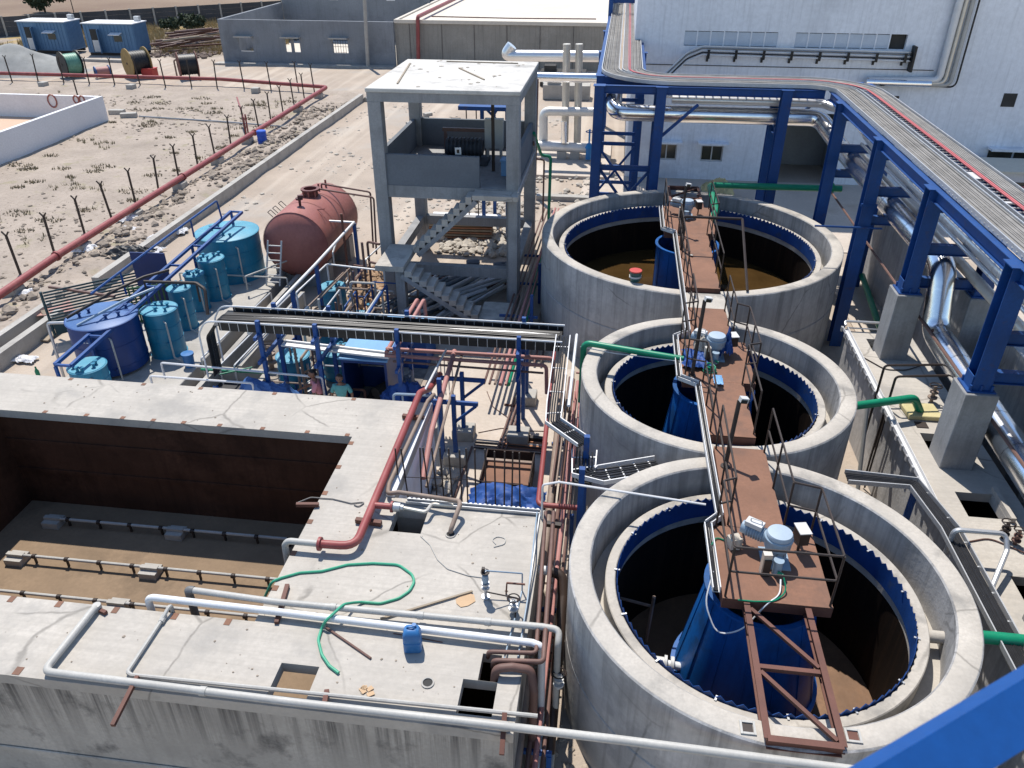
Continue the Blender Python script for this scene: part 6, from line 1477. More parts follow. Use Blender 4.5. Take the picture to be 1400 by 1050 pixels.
row = [((-13.58,25.25,.5),1.09,1.62,'biggest cyan chemical tank at the far end of the row'),((-13.3,23.25,.5),.44,1.42,'second cyan chemical tank from the far end of the row'),((-13.45,22.3,.5),.31,1.25,'slimmest cyan chemical tank between two taller ones'),((-13.25,20.95,.5),.34,1.36,'cyan chemical tank just behind the one flanking the navy tank'),((-12.98,19.3,.5),.5,1.45,'cyan chemical tank with pipes right beside the navy tank'),((-13.55,16.45,.5),.47,1.1,'cyan chemical tank at the near end half hidden by the basin')]
for k, (c, r, h, l) in enumerate(row): vat(c, r, h, CYAN, CYANLIT, l, seed=k)
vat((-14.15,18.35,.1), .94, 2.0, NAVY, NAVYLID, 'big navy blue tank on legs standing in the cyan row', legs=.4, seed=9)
for k in range(3): MB().obox((-14.2+.1*k+.03*(k==2),18.35-.945,1.72), .07,.004,.025).build('white_mark', WHITE2, bpy.data.objects['chemical_tank.006'])
solo('navy_spout', MB().tube([V(-15.6,17.9,.2),V(-15.55,17.9,2.0),V(-15.0,18.0,2.0)], .04, 8, bend=.1), GALV, 'grey pipe rising at the left of the navy tank', 'pipe')
# blue gantry over the tanks with twin rails
gt = thing('tank_gantry', 'blue steel walk rails running over the row of cyan tanks', 'gantry', (-13.6,20.5,2.3))
for a, b in (((-14.0,15.9,1.9),(-13.62,25.9,2.62)),((-13.55,15.9,1.9),(-13.2,25.9,2.62))): MB().beam(a, b, .09,.09).build('rail', BLUE, gt)
for k in range(8):
    u = k/7; p = V(-14.0,15.9,1.9).lerp(V(-13.62,25.9,2.62), u); q = V(-13.55,15.9,1.9).lerp(V(-13.2,25.9,2.62), u)
    MB().beam(p, q, .06,.06).build('cross_bar', BLUE, gt)
    if k in (0,1,3,5,7): MB().beam(p-V(0,0,.05), V(p.x,p.y,.5), .07,.07).build('post', BLUE, gt)
MB().tube([V(-14.05,22.2,3.0),V(-13.7,25.2,3.25),V(-13.7,25.3,2.6)], .035, 6, bend=.1).tube([V(-14.05,22.2,3.0),V(-14.15,18.2,2.85)], .035, 6).tube([V(-13.9,23.6,2.5),V(-13.9,23.6,3.1)], .03, 6).tube([V(-14.1,19.6,2.2),V(-14.1,19.6,2.93)], .03, 6).build('handrail', BLUE, gt)
solo('lid_pipe', MB().tube([V(-14.9,17.9,2.2),V(-13.9,19.0,2.65),V(-13.6,19.9,2.65),V(-13.2,20.6,2.6)], .045, 8), DARKSTEEL, 'dark pipe crossing over the navy tank lid', 'pipe')
solo('lid_pipe', MB().tube([V(-14.4,17.6,2.15),V(-13.5,18.6,2.5),V(-13.1,19.5,2.5)], .04, 8), GBLUE, 'grey blue pipe lying across the navy tank lid', 'pipe')
solo('blue_bucket', MB().lathe([(0,0),(.14,0),(.16,.36),(.18,.37),(.18,.43),(0,.44)], (-11.95,18.55,.5), 18), BLUEPL, 'small blue lidded bucket on the plinth edge beside the cable trays', 'bucket')
solo('glass_bottle', MB().lathe([(0,0),(.06,0),(.06,.2),(.025,.28),(.025,.34)], at(53,515,0), 10), GREEN, 'green glass bottle on the ground behind the basin', 'bottle')
# louvred panels and plates by the navy tank
lv = thing('louvre_panel', 'dark teal louvred steel frame propped beside the navy tank', 'panel', (-16.5,20.6,0))
p0, p1, ph = V(-17.5,20.3,.2), V(-15.2,22.4,.2), 1.55; d = (p1-p0).normalized(); lvm = mat('dark_teal', (.02,.06,.075), .2, 2, .5)
for p in (p0, p1): MB().beam(p, p+V(0,0,ph), .06,.06).build('stile', lvm, lv)
for k in range(11): MB().beam(p0+d*.05+V(0,0,.5+k*.1), p1-d*.05+V(0,0,.5+k*.1), .02,.055).build('slat', lvm, lv)
MB().beam(p0+d*.05+V(0,0,.24), p1-d*.05+V(0,0,.24), .03,.42).build('lower_panel', lvm, lv)
bs = MB().beam(V(-15.1,22.0,1.35), V(-13.95,21.9,1.4), .03, 1.1)
solo('sheet_metal', MB().prism([(-15.25,21.9),(-14.1,21.95),(-14.1,22.0),(-15.25,21.95)], .7, 2.55), mat('navy_sheet', (.01,.03,.13), .2, 1, .5), 'upright dark navy steel sheet behind the louvred frame', 'sheet')
gg = thing('green_grille', 'green steel grille panel in front of the navy sheet', 'panel', (-14.6,21.3,0)); gm_ = mat('dark_green_paint', (.02,.09,.035), .2, 2, .5)
for k in range(9): MB().beam(V(-15.0+.13*k,21.0+.06*k,.5), V(-15.0+.13*k,21.0+.06*k,1.75), .05,.03).build('bar', gm_, gg)
for z in (.55,1.7): MB().beam(V(-15.05,20.93,z), V(-13.9,21.47,z), .05,.06).build('rail', gm_, gg)
solo('timber_pole', MB().beam(V(-17.9,21.2,1.5), V(-14.8,20.0,1.9), .07,.07), BRNPIPE, 'long brown timber laid across the louvred frame', 'pole')
solo('flat_sheet', MB().prism([(p.x,p.y) for p in L(.35,(25,434),(95,410),(103,424),(60,430))], .3, .33), mat('pale_red_sheet', (.42,.24,.2), .15, 1, .8), 'faded red flat sheet lying by the short trench wall', 'sheet')
solo('plank', MB().beam(at(60,424,.4), at(72,444,.1), .2,.04), WOOD, 'short weathered plank leaning by the red sheet', 'plank')
solo('plank', MB().beam(at(60,466,.05), at(83,445,.15), .28,.05), WOOD, 'grey board lying on the ground by the short trench wall', 'plank')
solo('litter_bag', cloth(at(35,493,.01), .35,.2,.1, 41), WHITE2, 'torn white plastic bag on the ground behind the basin', 'litter')
for k, (x, y) in enumerate(((205,345),(215,330),(240,318),(120,343),(178,302),(48,404),(178,318))):
    solo('litter_bag', cloth(at(x,y,.02), .5,.35,.2, 50+k), WHITE2, 'crumpled white plastic sheet caught on the dug earth by the trench', 'litter', 'white plastic litter along the trench')
yc = thing('yellow_canister', 'yellow plastic canister lying behind the navy steel sheet', 'canister', (-14.4,23.1,.5))
loft([(0,.2,.15,.05,0,0),(.02,.22,.17,.06,0,0),(.35,.22,.17,.06,0,0),(.45,.12,.1,.05,0,0)], (-14.35,23.3,.5), .3).build('body', YELLOW, yc)
MB().cyl((-14.35,23.3,.95),(-14.35,23.3,1.0),.05,seg=10).build('cap', DARKSTEEL, yc)
solo('black_tarp', cloth(at(180,347,.3), .9,.4,.25, 61), BLACK, 'black plastic sheet heaped behind the navy steel sheet', 'tarp')
# ================================================================== MAIN TRAY ACROSS THE EQUIPMENT YARD
mt = thing('cable_tray', 'wide cable ladder full of black cables crossing above the equipment yard', 'cable tray', (-5.5,17.2,3.0))
ZM = 3.0
mp = [V(-10.35,17.2,1.3), V(-10.33,17.2,2.6), V(-10.1,17.2,ZM-.02), V(-9.6,17.2,ZM), V(-6.5,17.22,ZM), V(-3.5,17.22,ZM), V(-.95,17.22,ZM)]
m_ = MB()
for s in (-.45,.45):
    m_.tube([p+V(0,s,0) for p in mp], .024, 6, bend=.35)
    MB().box(-9.75,-.98,17.21+s*.98-.006,17.21+s*.98+.006,ZM-.26,ZM-.035).build('side_plate', BLACK, mt)
    for k in range(37): MB().box(-9.7+k*.238,-9.685+k*.238,17.21+s*.98-.018,17.21+s*.98-.008,ZM-.26,ZM-.03).build('rung', GALV, mt)
m_.build('side_rail', GALVW, mt)

for lo, n, sd, m in ((.12,7,3,CABLE),(-.12,6,4,CABLE),(-.02,5,5,CABLE),(.05,2,7,GALV)):
    rr = random.Random(sd)
    for k in range(n):
        y = 17.2+lo+.2*(k/n-.5); z = ZM-.08+rr.uniform(0,.05)
        MB().tube([V(-10.3,y,1.2), V(-10.28,y,2.4), V(-9.9,y,z-.05), V(-8,y+rr.uniform(-.03,.03),z), V(-5,y+rr.uniform(-.03,.03),z), V(-2,y+rr.uniform(-.03,.03),z), V(-1.05,y,z)], .018, 5, bend=.25).build('cable', m, mt)
MB().box(-9.9,-1.0,16.76,17.66,ZM-.135,ZM-.125).build('tray_cover', BLACK, mt)
sp_ = thing('tray_stand', 'blue posts with cross arms carrying the wide cable ladder', 'stand', (-5,17.2,0))
for x in (-8.65,-7.15,-5.05,-2.0):
    for y in (16.7, 17.75): MB().beam((x,y,.02), (x,y,ZM+.12), .1,.1).build('post', BLUE, sp_)
    for z in (ZM-.26, 2.05): MB().beam((x,16.4,z), (x,18.05,z), .08,.09).build('arm', BLUE, sp_)
for k, (x, y) in enumerate(((-2.0,16.7),(-2.0,18.6),(-3.45,15.6),(-3.45,16.7))):
    solo('post_block', MB().box(x-.28,x+.28,y-.25,y+.25,.036,.34), CON_PLAIN, 'concrete block under '+['the blue tray post by the yard channel','the single blue post farthest in the yard','the nearer braced blue post beside the basin','the farther braced blue post beside the basin'][k], 'block', 'concrete blocks under blue posts', bevel=.02)
solo('stand_post', MB().beam((-2.0,18.6,.34),(-2.0,18.6,2.4),.1), BLUE, 'single blue post behind the wide cable ladder in the yard', 'post')
# tray turning towards the camera and round the tanks
rt = thing('cable_tray', 'white edged cable tray stepping down between basin and tanks', 'cable tray', (-.9,14,3.0))
rpth = [V(-.95,17.1,ZM), V(-.9,14.0,ZM), V(-.88,13.35,ZM), V(-.22,12.75,ZM-.05), V(-.15,12.4,ZM-.3), V(-.13,11.6,ZM-.5), V(.05,11.55,ZM-.55)]
ladder_tray(rpth[:4], .34, .08, .9).build('side_rail', GALVW, rt); MB().beam(rpth[2]-V(0,0,.06), rpth[3]-V(0,0,.06), .32,.02).build('tray_floor', BLACK, rt)
cables(rpth[:4], .26, 5, .018, rt, CABLE, 8, -.03)
rt2 = thing('cable_tray', 'dark cable tray entering the gap between nearest and middle tank', 'cable tray', (-.1,12.2,2.5))
q2 = [V(-.2,12.9,2.62), V(-.18,12.3,2.55), V(.15,12.25,2.55), V(1.3,12.72,2.55)]
ladder_tray(q2, .5, .1, .26).build('side_rail', GALVW, rt2); cables(q2, .4, 6, .018, rt2, CABLE, 9, -.03)
MB().box(-.4,.0,12.1,12.6,2.40,2.42).build('tray_floor', BLACK, rt2)
for x, y in ((-.16,12.75),(-.2,11.7)): MB().beam((x,y,.0),(x,y,ZM+.1),.11,.11).build('support_post', BLUE, rt2)
solo('tray_fitting', MB().tube([V(-.62,17.15,ZM+.03),V(-.6,13.9,ZM+.03)], .035, 6), GALVW, 'pale rail beside the stepping cable tray', 'rail')
# corridor pipes (north-south) between basin and tanks
def run(pts, r, m, label, grp=None, seg=10, b=None): return solo('process_pipe', MB().tube(pts, r, seg, bend=b), m, label, 'pipe', grp)
for k in range(5):
    x = -3.12+.15*k; run([V(x+.28,33,.85), V(x+.1,26,.8), V(x,21.2,.8), V(x-.02,18.2,.8)], .035 if k != 3 else .05, [BRNPIPE,BRNPIPE,TANPIPE,FADED,FADED][k], ORD[k]+' slim pipe from the stair side in the bundle beside the largest tank', 'pipe bundle beside the largest tank', 8)
gpipe([V(-2.42,31,.75), V(-2.48,21.3,.7), V(-2.5,18.4,.7)], .07, 'green pipe in the bundle beside the largest tank')
for k in range(3): run([V(-2.2+.2*k,20.6,.15), V(-2.05+.2*k,30,.15)], .035, [TANPIPE,BRNPIPE,DARKSTEEL][k], ['tan','brown','dark'][k]+' thin low pipe on the ground along the largest tank', 'low pipes along the largest tank', 6)
pr_ = thing('pipe_stand', 'row of short blue stands under the pipe bundle by the largest tank', 'stand', (-2.8,25,0))
for y in (20.0,22.6,25.2,27.8):
    MB().beam((-2.3,y,0),(-2.3,y,1.5),.1,.1).build('post', BLUE, pr_); MB().beam((-3.35,y,.72),(-2.1,y,.72),.06,.08).build('arm', BLUE, pr_)
for k in range(5):
    x = -.92+.115*k; run([V(x,18.6-.1*k,1.0), V(x,15,.95), V(x,9.5,.9), V(x,4.5,.9)], [.04,.032,.04,.045,.03][k], [TANPIPE,BRNPIPE,BRNPIPE,FADED,BRNPIPE][k], ORD[k]+' slim pipe from the basin side in the corridor beside the nearest tank', 'corridor pipes between basin and tanks', 8)
for k in range(4): run([V(-.6-.09*k,13.4,1.25), V(-.6-.09*k,17.4,1.25), V(-.6-.09*k,17.5,.5)], .022, [FADED,BRNPIPE,TANPIPE,BRNPIPE][k], ORD[k]+' slim pipe from the tank in the row beside the middle tank', 'slim pipes beside the middle tank', 6)
run([V(-.62,18.0,1.45),V(-.45,18.0,1.45),V(-.45,13.4,1.4)], .03, FADED, 'reddish pipe looping at the left of the middle tank', None, 8)
run([V(-1.3,19.5,1.25), V(-1.28,18.6,1.25), V(-1.1,12.75,1.25), V(-.28,12.75,1.25)], .058, REDPIPE, 'red pipe running past the sump and turning towards the tanks', None, 12)
run([V(-.98,17.6,1.05), V(-.86,12.7,1.05), V(-.84,5.5,1.0)], .075, TANPIPE, 'widest tan pipe in the corridor beside the red pipe', None, 12)
cstd = thing('pipe_stand', 'blue cross arms on posts under the corridor pipes', 'stand', (-.7,10,0))
for y in (7.4,10.3,13.0,15.6):
    MB().beam((-1.05 if y>11.6 else -.84,y,.8),(-.34,y,.8),.06,.08).build('arm', BLUE, cstd); MB().beam((-.38,y,0),(-.38,y,.76),.08,.08).build('post', BLUE, cstd)
solo('vent_pipe', MB().tube([V(-.9,11.3,.4), V(-.9,11.3,2.95), V(-.6,11.33,3.02), at(965,690,3.04)], .022, 7, bend=.08), GALVW, 'thin white pipe crossing from the corridor over the nearest tank wall', 'pipe')
solo('sample_wire', MB().tube([V(-.5,16.6,3.0), V(.3,16.45,2.96), V(2.0,15.95,3.12)], .012, 5), GALVW, 'thin pale wire stretched over the middle tank rim', 'wire')
# pipes from the stepped hatch
za = ZB+.14
run(L(za,(746,700),(733,893),(668,891))+[at(667,900,za-.3)], .035, BRNPIPE, 'upper brown pipe turning from the corridor into the stepped hatch', None, 10, .08)
run(L(za+.02,(757,700),(743,905),(675,903))+[at(674,912,za-.3)], .04, BRNPIPE, 'middle brown pipe turning from the corridor into the stepped hatch', None, 10, .09)
run([at(675,940,za-.4), at(678,914,za+.02), at(700,912,za+.05), V(-.72,7.75,za), V(-.66,7.62,za-.3), V(-.66,7.5,0.2)], .065, BRNPIPE, 'thick brown hoop pipe arching out of the stepped hatch', None, 12, .12)
run([V(-.98,10.35,1.75), V(-.62,10.35,1.75)], .085, PVC, 'white stub pipe leaving the basin side wall', None, 12)
run([V(-.66,10.35,1.75), V(-.42,10.3,1.72), V(-.38,10.0,1.5), V(-.40,7.7,.35)], .095, mat('black_brown_pipe', (.045,.028,.02), .3, 2, .5), 'thick dark brown elbow pipe in the gap by the nearest tank', None, 12, .2)
solo('orange_flange', MB().cyl((-.42,7.45,.3),(-.42,7.4,.28),.13,seg=18), mat('orange_disc', (.45,.2,.06), .2, 3, .7), 'orange disc flange at the foot of the dark elbow pipe', 'flange')
valve((-.32,8.3,1.2), 'pale grey valve beside the nearest tank wall', 1.0, LGREY)
for k in range(6): run([V(-.95+.02*k,9.2+.18*k,.3),V(-.36,9.2+.18*k,.3)], .022, [BRNPIPE,PVCG,REDPIPE][k%3], ORD[k]+' short low cross pipe from the camera side in the gap by the nearest tank', 'short cross pipes in the gap', 6)
solo('gap_channel', MB().beam((-1.15,11.75,1.65),(-.55,11.7,1.65),.1,.08), DARKSTEEL, 'dark steel channel bridging from deck step to corridor', 'channel')

# pipes under the wide cable ladder and in the yard
run([V(-5.6,17.45,2.12),V(-1.2,17.5,2.12),V(-1.2,17.5,1.4)], .055, FADED, 'upper faded red pipe below the wide cable ladder', None, 10)
run([V(-5.55,17.15,2.1),V(-1.35,17.15,2.1),V(-1.32,17.1,1.3)], .05, FADED, 'lower faded red pipe below the wide cable ladder', None, 10)
run([V(-5.3,17.0,2.02),V(-1.4,16.9,2.02)], .03, BRNPIPE, 'slim brown pipe below the faded red pair', None, 8)
run([V(-5.55,17.3,2.1),V(-5.55,18.5,2.1),V(-5.5,20.6,2.1),V(-5.5,20.75,.5)], .055, FADED, 'left faded red hoop pipe near the foot of the stair', None, 10)
run([V(-5.35,17.3,2.1),V(-5.35,18.5,2.1),V(-5.3,20.6,2.1),V(-5.3,20.75,.5)], .055, FADED, 'right faded red hoop pipe near the foot of the stair', None, 10)
run([V(-3.8,17.6,2.1),V(-3.7,15.0,2.0),V(-3.68,14.2,1.9),V(-3.62,13.0,1.5)], .065, FADED, 'thick faded red pipe sloping down beside the basin wall', None, 12)
run([V(-3.6,17.6,2.05),V(-3.5,15.0,1.9),V(-3.45,12.6,1.6)], .035, TANPIPE, 'slim tan pipe beside the thick faded red one', None, 8)
run([V(-3.95,17.3,2.3),V(-4.1,15.3,2.2)], .03, GALVW, 'pale slanting rail at the corner of the basin', None, 8)
for k in range(5): run([V(-4.2+.1*k,17.4,2.0),V(-4.2+.1*k,17.2,2.0),V(-4.2+.1*k,17.2,1.2),V(-4.15+.1*k,17.0,1.1)], .014, PVCG, ORD[k]+' thin dropper pipe from the right under the cable ladder corner', 'thin droppers under the cable ladder', 5)
bkx = thing('pipe_support', 'blue bracket frame carrying pipes beside the basin wall', 'stand', (-3.4,16,0))
for y in (15.6,16.7):
    MB().beam((-3.45,y,.34),(-3.45,y,2.0),.1,.1).build('post', BLUE, bkx); MB().beam((-4.0,y,1.8),(-2.85,y,1.8),.07,.1).build('arm', BLUE, bkx); MB().beam((-3.42,y,1.25),(-2.9,y,1.74),.06,.06).build('brace', BLUE, bkx)
for k in range(3): run([V(-2.32+.11*k,18.9,.12),V(-2.42+.11*k,16.9,.12),V(-2.5+.11*k,15.9,.12)], .03, BRNPIPE, ['left','middle','right'][k]+' one of three brown pipes lying together on the yard slab', 'three brown pipes on the yard slab', 6)
for k in range(4): run([V(-3.1,16.15+.12*k,.1),V(-1.25,16.1+.12*k,.1)], .022, [DARKSTEEL,BRNPIPE,DARKSTEEL,PVCG][k], ORD[k]+' thin pipe from the camera side lying across the yard slab', 'thin pipes across the yard slab', 6)
run([V(-3.15,16.2,.08),V(-3.2,14.6,.08),V(-3.3,12.0,.08)], .03, BRNPIPE, 'brown pipe lying along the yard slab beside the basin wall', None, 6)
solo('yard_channel', MB().beam((-2.35,16.75,.12),(-1.25,16.7,.12),.12,.12), DARKSTEEL, 'dark steel channel lying on the yard slab', 'channel')
solo('brick_strip', MB().box(-2.3,-1.3,16.35,16.62,.04,.1), mat('brick_dust', (.36,.17,.09), .3, 5, .95), 'strip of broken red brick beside the yard channel', 'bricks')
solo('steel_offcut', MB().beam((-2.6,18.35,.06),(-2.1,18.3,.06),.05,.04), RUSTBEAM, 'rusty offcut on the yard slab by the single post', 'offcut')
solo('yard_wire', MB().tube([V(-3.2,19.0,.05),V(-2.9,18.2,.05),V(-2.3,17.6,.05),V(-2.0,17.5,.05)], .01, 5, bend=.3), BRNPIPE, 'thin brown wire lying over the yard slab', 'wire')
solo('yard_wire', MB().tube([V(-3.1,16.9,.05),V(-2.5,17.2,.05),V(-1.9,17.15,.05),V(-1.3,17.2,.05)], .01, 5, bend=.3), BRNPIPE, 'thin wire lying near the yard channel', 'wire')

# ================================================================== EQUIPMENT YARD
def shed(x0, x1, y0, y1, h, label):
    t = thing('pump_shed', label, 'shed', ((x0+x1)/2, y0, 0))
    MB().box(x0,x0+.04,y0+.05,y1,.02,h).box(x1-.04,x1,y0+.05,y1,.02,h).box(x0+.042,x1-.042,y1-.04,y1,.02,h).build('wall', NAVY, t)
    MB().box(x0,x1,y0-.0,y0+.048,h-.12,h).box(x0,x0+.07,y0,y0+.048,.02,h-.121).box(x1-.07,x1,y0,y0+.048,.02,h-.121).build('door_frame', NAVY, t)
    MB().box(x0-.06,x1+.06,y0-.08,y1+.05,h+.002,h+.05).build('roof', PALEBLUE, t)
    return t
sh_ = shed(-6.85,-5.6,17.35,18.9,1.8,'navy steel pump shed with open front and pale blue roof')
MB().cyl((-6.2,18.0,.35),(-5.9,18.5,.35),.18,seg=14).box(-6.5,-5.8,17.9,18.6,.02,.15).build('pump', DARKIN, sh_)
sb = thing('equipment_hood', 'pale blue flat topped hood behind the wide cable ladder', 'hood', (-5.9,20.7,0))
MB().box(-6.6,-5.2,20.1,21.3,.02,1.1).build('casing', BLUE, sb); MB().box(-6.66,-5.14,20.04,21.36,1.102,1.16).build('top', PALEBLUE, sb)
for c, r, h, l in (((-9.25,23.6,.02),.42,.95,'small cyan dosing tank standing near the red tank'),((-8.75,18.6,.02),.46,1.05,'cyan dosing tank in the yard beside the two workers'),((-7.75,19.4,.02),.42,.85,'cyan dosing tank half hidden under the wide cable ladder'),((-8.3,20.9,.02),.5,1.0,'low cyan dosing tank behind the wide cable ladder')):
    vat(c, r, h, CYAN, CYANLIT, l, name='dosing_tank', seed=int(h*100), grp='small cyan dosing tanks in the yard')
solo('covered_vessel', cloth((-8.75,16.55,.7), .85,.6,.65, 71, n=26, ridge=1.5), mat('faded_blue_cover', (.07,.17,.42), .2, 2, .6), 'broad faded blue cover over a vessel by the worker in pink', 'cover')
solo('tarpaulin', cloth((-9.9,16.3,.6), .35,.3,.6, 73), TARP, 'small bright blue tarp bundle by the dark yard pit', 'tarp')
solo('tarpaulin', cloth((-5.0,16.7,.5), .8,.6,.95, 75, n=28), TARP, 'big crumpled bright blue tarp beside the basin corner', 'tarp')
solo('tarpaulin', cloth((-5.1,17.6,.3), .3,.3,.9, 77), mat('dull_blue_tarp', (.10,.13,.18), .5, 4, .6), 'dull dirty tarp draped on the right side of the pump shed', 'tarp')
solo('guard_hoop', MB().tube([V(-4.98,15.75,.1),V(-4.98,15.75,1.83),V(-3.9,15.8,1.83),V(-3.9,15.8,.1)], .035, 7, bend=.1).tube([V(-4.75,15.75,1.8),V(-4.75,15.75,.1)], .025, 6), GBLUE, 'grey pipe guard frame in front of the bright blue tarp', 'frame')
solo('guard_post', MB().beam((-3.78,15.6,.1),(-3.78,15.6,2.45),.1), BLUE, 'blue post at the basin corner beside the guard frame', 'post')
# yard pit walls and pipe channels
pitw = thing('yard_pit', 'dark shallow pit with low concrete walls in the equipment yard', 'pit', (-10.3,17,0))
dk = mat('pit_dark', (.035,.035,.04), .3, 1, .7)
MB().box(-11.1,-9.7,15.3,18.6,.013,.03).build('pit_floor', dk, pitw)
MB().box(-11.25,-11.1,15.3,21.5,.013,.5).build('side_wall', CON_PLAIN, pitw); MB().box(-9.7,-9.55,15.3,18.6,.013,.45).build('side_wall', CON_PLAIN, pitw); MB().box(-11.09,-9.71,18.6,18.72,.013,.45).build('end_wall', CON_PLAIN, pitw)
chn = thing('pipe_channel', 'low concrete pipe channel between the tank plinth and the red tank', 'channel', (-10.9,22,0))
MB().box(-11.2,-11.05,21.6,26.5,.0,.6).build('side_wall', CON_PLAIN, chn); MB().box(-10.6,-10.45,18.75,24.0,.0,.5).build('side_wall', CON_PLAIN, chn); MB().box(-11.04,-10.61,18.75,24,.0,.05).build('channel_floor', dk, chn)
# overhead yard pipes
Z = 2.3
run(L(Z,(484,304),(430,363),(375,420),(340,456)), .05, GALVW, 'long pale pipe on blue posts slanting past the red tank', None, 10)
run([at(484,304,Z), at(448,302,Z)], .04, GALVW, 'short pale pipe end by the red tank', None, 8)
ps = thing('pipe_stand', 'tall blue posts holding the long pale pipe by the red tank', 'stand', (-9,21,0))
for x, y in ((484,304),(432,361),(399,395),(376,419)):
    p = at(x,y,Z); MB().beam((p.x,p.y,.01),(p.x,p.y,Z-.05),.11,.11).build('post', BLUE, ps)
rv = random.Random(33)
segs = [((392,380),(245,373),.9),((525,370),(447,361),1.9),((447,361),(405,400),1.9),((335,378),(410,350),1.2),((220,496),(440,516),1.6),((205,514),(345,524),1.5),((197,385),(268,387),2.6),((420,440),(545,446),1.3),((400,400),(300,500),.9),((415,400),(320,500),.9),((370,400),(275,490),.8),((470,372),(415,425),1.4),((480,365),(425,420),1.4),((455,345),(470,300),1.6),((395,470),(500,474),1.6),((500,355),(527,330),1.5)]
nm = ['grey pipe crossing the cyan tank plinth towards the yard','grey pipe crossing below the red tank','grey pipe slanting from the red tank into the yard','short grey pipe beside the plinth edge','long pale pipe just behind the basin rear wall','lower pale pipe just behind the basin rear wall','dark conduit leading from the gantry to the cable ladder','thin pipe before the pale blue hood','left of the parallel yard pipes beside the plinth','right of the parallel yard pipes beside the plinth','pipe along the plinth edge over the yard pit','tan pipe slanting towards the small dosing tank','second tan pipe slanting towards the small dosing tank','upright leaning pipe beside the red tank saddle','pipe above the dosing tanks under the cable ladder','galvanised rod leaning on the frame column']
for (a, b, z), l, m in zip(segs, nm, [PVCG,GALVW,GALVW,PVCG,GALVW,GALVW,DARKSTEEL,TANPIPE,GALV,GALV,GALV,TANPIPE,TANPIPE,GALV,TANPIPE,GALV]):
    p, q = at(*a,z), at(*b,z); run([V(p.x,p.y,z-.5), p, q, V(q.x,q.y,z-.6)], .03, m, l, None, 7, .07)
run([at(197,385,2.6),at(268,387,2.6),at(280,395,2.5),at(284,430,1.9)], .05, DARKSTEEL, 'dark bent conduit pair dropping to the cable ladder end', None, 8, .2)
gpipe([at(275,505,.6),at(310,507,.6),at(390,511,.6)], .035, 'slim green pipe low in the dark yard pit')
gpipe([at(300,512,.8),at(345,502,.8)], .02, 'thin green hose beside the yard pit')
for k, (x, y) in enumerate(((400,362),(408,372),(416,380),(425,388))):
    pass
rq = random.Random(91)
for k in range(44):
    x, y, z = rq.uniform(-9.4,-7.0), rq.uniform(17.2,24.5), rq.choice((.25,.5,.8,1.2,1.5)); l = rq.uniform(.8,2.6)
    d = V(0,l,0) if k%2 else V(l*.6,0,0); p = V(x,y,z); q = p+d
    solo('yard_pipe', MB().tube([V(p.x,p.y,.02),p,q,V(q.x,q.y,rq.choice((.02,z+.4)))], rq.choice((.025,.03,.04)), 7, bend=.07), [GALV,BRNPIPE,TANPIPE,PVCG,BLUE][k%5], 'short bent pipe in the tangle of yard pipework', 'pipe', 'tangle of yard pipework')
# brown manifold pipework next to the frame
for k, (pts, l) in enumerate((
   ([V(-8.4,25.2,.1),V(-8.4,25.2,2.0),V(-7.9,25.0,2.0)], 'brown pipe riser against the concrete tower column'),
   ([V(-8.2,24.6,.1),V(-8.2,24.6,1.5),V(-7.75,24.4,1.5)], 'second brown pipe riser near the concrete tower'),
   ([V(-8.9,24.9,1.2),V(-7.8,24.7,1.2)], 'brown header pipe near the concrete tower'),
   ([V(-8.6,24.1,.1),V(-8.6,24.1,1.0),V(-8.6,25.5,1.0)], 'low brown hoop pipe near the red tank saddle'),
   ([V(-8.05,23.6,.1),V(-8.05,23.6,2.6)], 'tall brown pipe standing before the frame column'),
   ([V(-9.3,25.4,.1),V(-9.3,25.4,2.9)], 'dark upright post beside the red tank'))):
    run(pts, .045, [BRNPIPE,BRNPIPE,RUSTBEAM][k%3], l, None, 8)
# pumps
def pump(c, rz, label, m=CYAN):
    t = thing('pump', label, 'pump', c, 'small pumps in the equipment yard')
    def B(): return MB()
    M = Matrix.Rotation(rz,3,'Z'); T = lambda x,y,z: Vector(c)+M@Vector((x,y,z))
    B().obox(T(0,0,.06), .9,.32,.1, rz).build('base_frame', BLUE, t)
    mo = B().cyl(T(-.38,0,.25), T(.05,0,.25), .13, seg=14)
    for k in range(6): mo.cyl(T(-.35+.07*k,0,.25), T(-.335+.07*k,0,.25), .15, seg=14)
    mo.build('motor', m, t)
    B().cyl(T(.1,0,.24), T(.28,0,.24), .17, seg=16).cyl(T(.28,0,.24), T(.42,0,.24), .07, seg=10).cyl(T(.19,0,.3), T(.19,0,.62), .05, seg=10).cyl(T(.19,0,.6), T(.19,0,.63), .1, seg=12).build('casing', m, t)
for k, (c, rz, l, m) in enumerate((((-8.5,22.3,.02),.2,'blue pump between the small dosing tanks and the frame',BLUEPL),((-8.0,23.0,.02),.1,'cyan pump before the concrete tower column',CYAN),((-8.1,21.6,.02),-.2,'cyan pump nearest the pale blue hood',CYAN),((-9.6,20.6,.02),1.4,'dark blue pump between the pipe channels',NAVY),((-9.3,19.6,.02),1.4,'tan pump in the yard beside the pit',TANPIPE),((-7.3,20.1,.02),.3,'navy pump at the end of the wide cable ladder shade',NAVY))): pump(c, rz, l, m)
for k, (x, y, l) in enumerate(((-9.1,22.0,'dark valve stack standing beside the blue post'),(-9.0,21.2,'yellow topped valve in the yard'),(-8.0,18.0,'valve near the worker in teal'),(-9.9,19.5,'valve cluster over the yard pit wall'))):
    valve((x,y,.02), l, 2.2, [DARKSTEEL,YELLOW,GALV,TANPIPE][k])
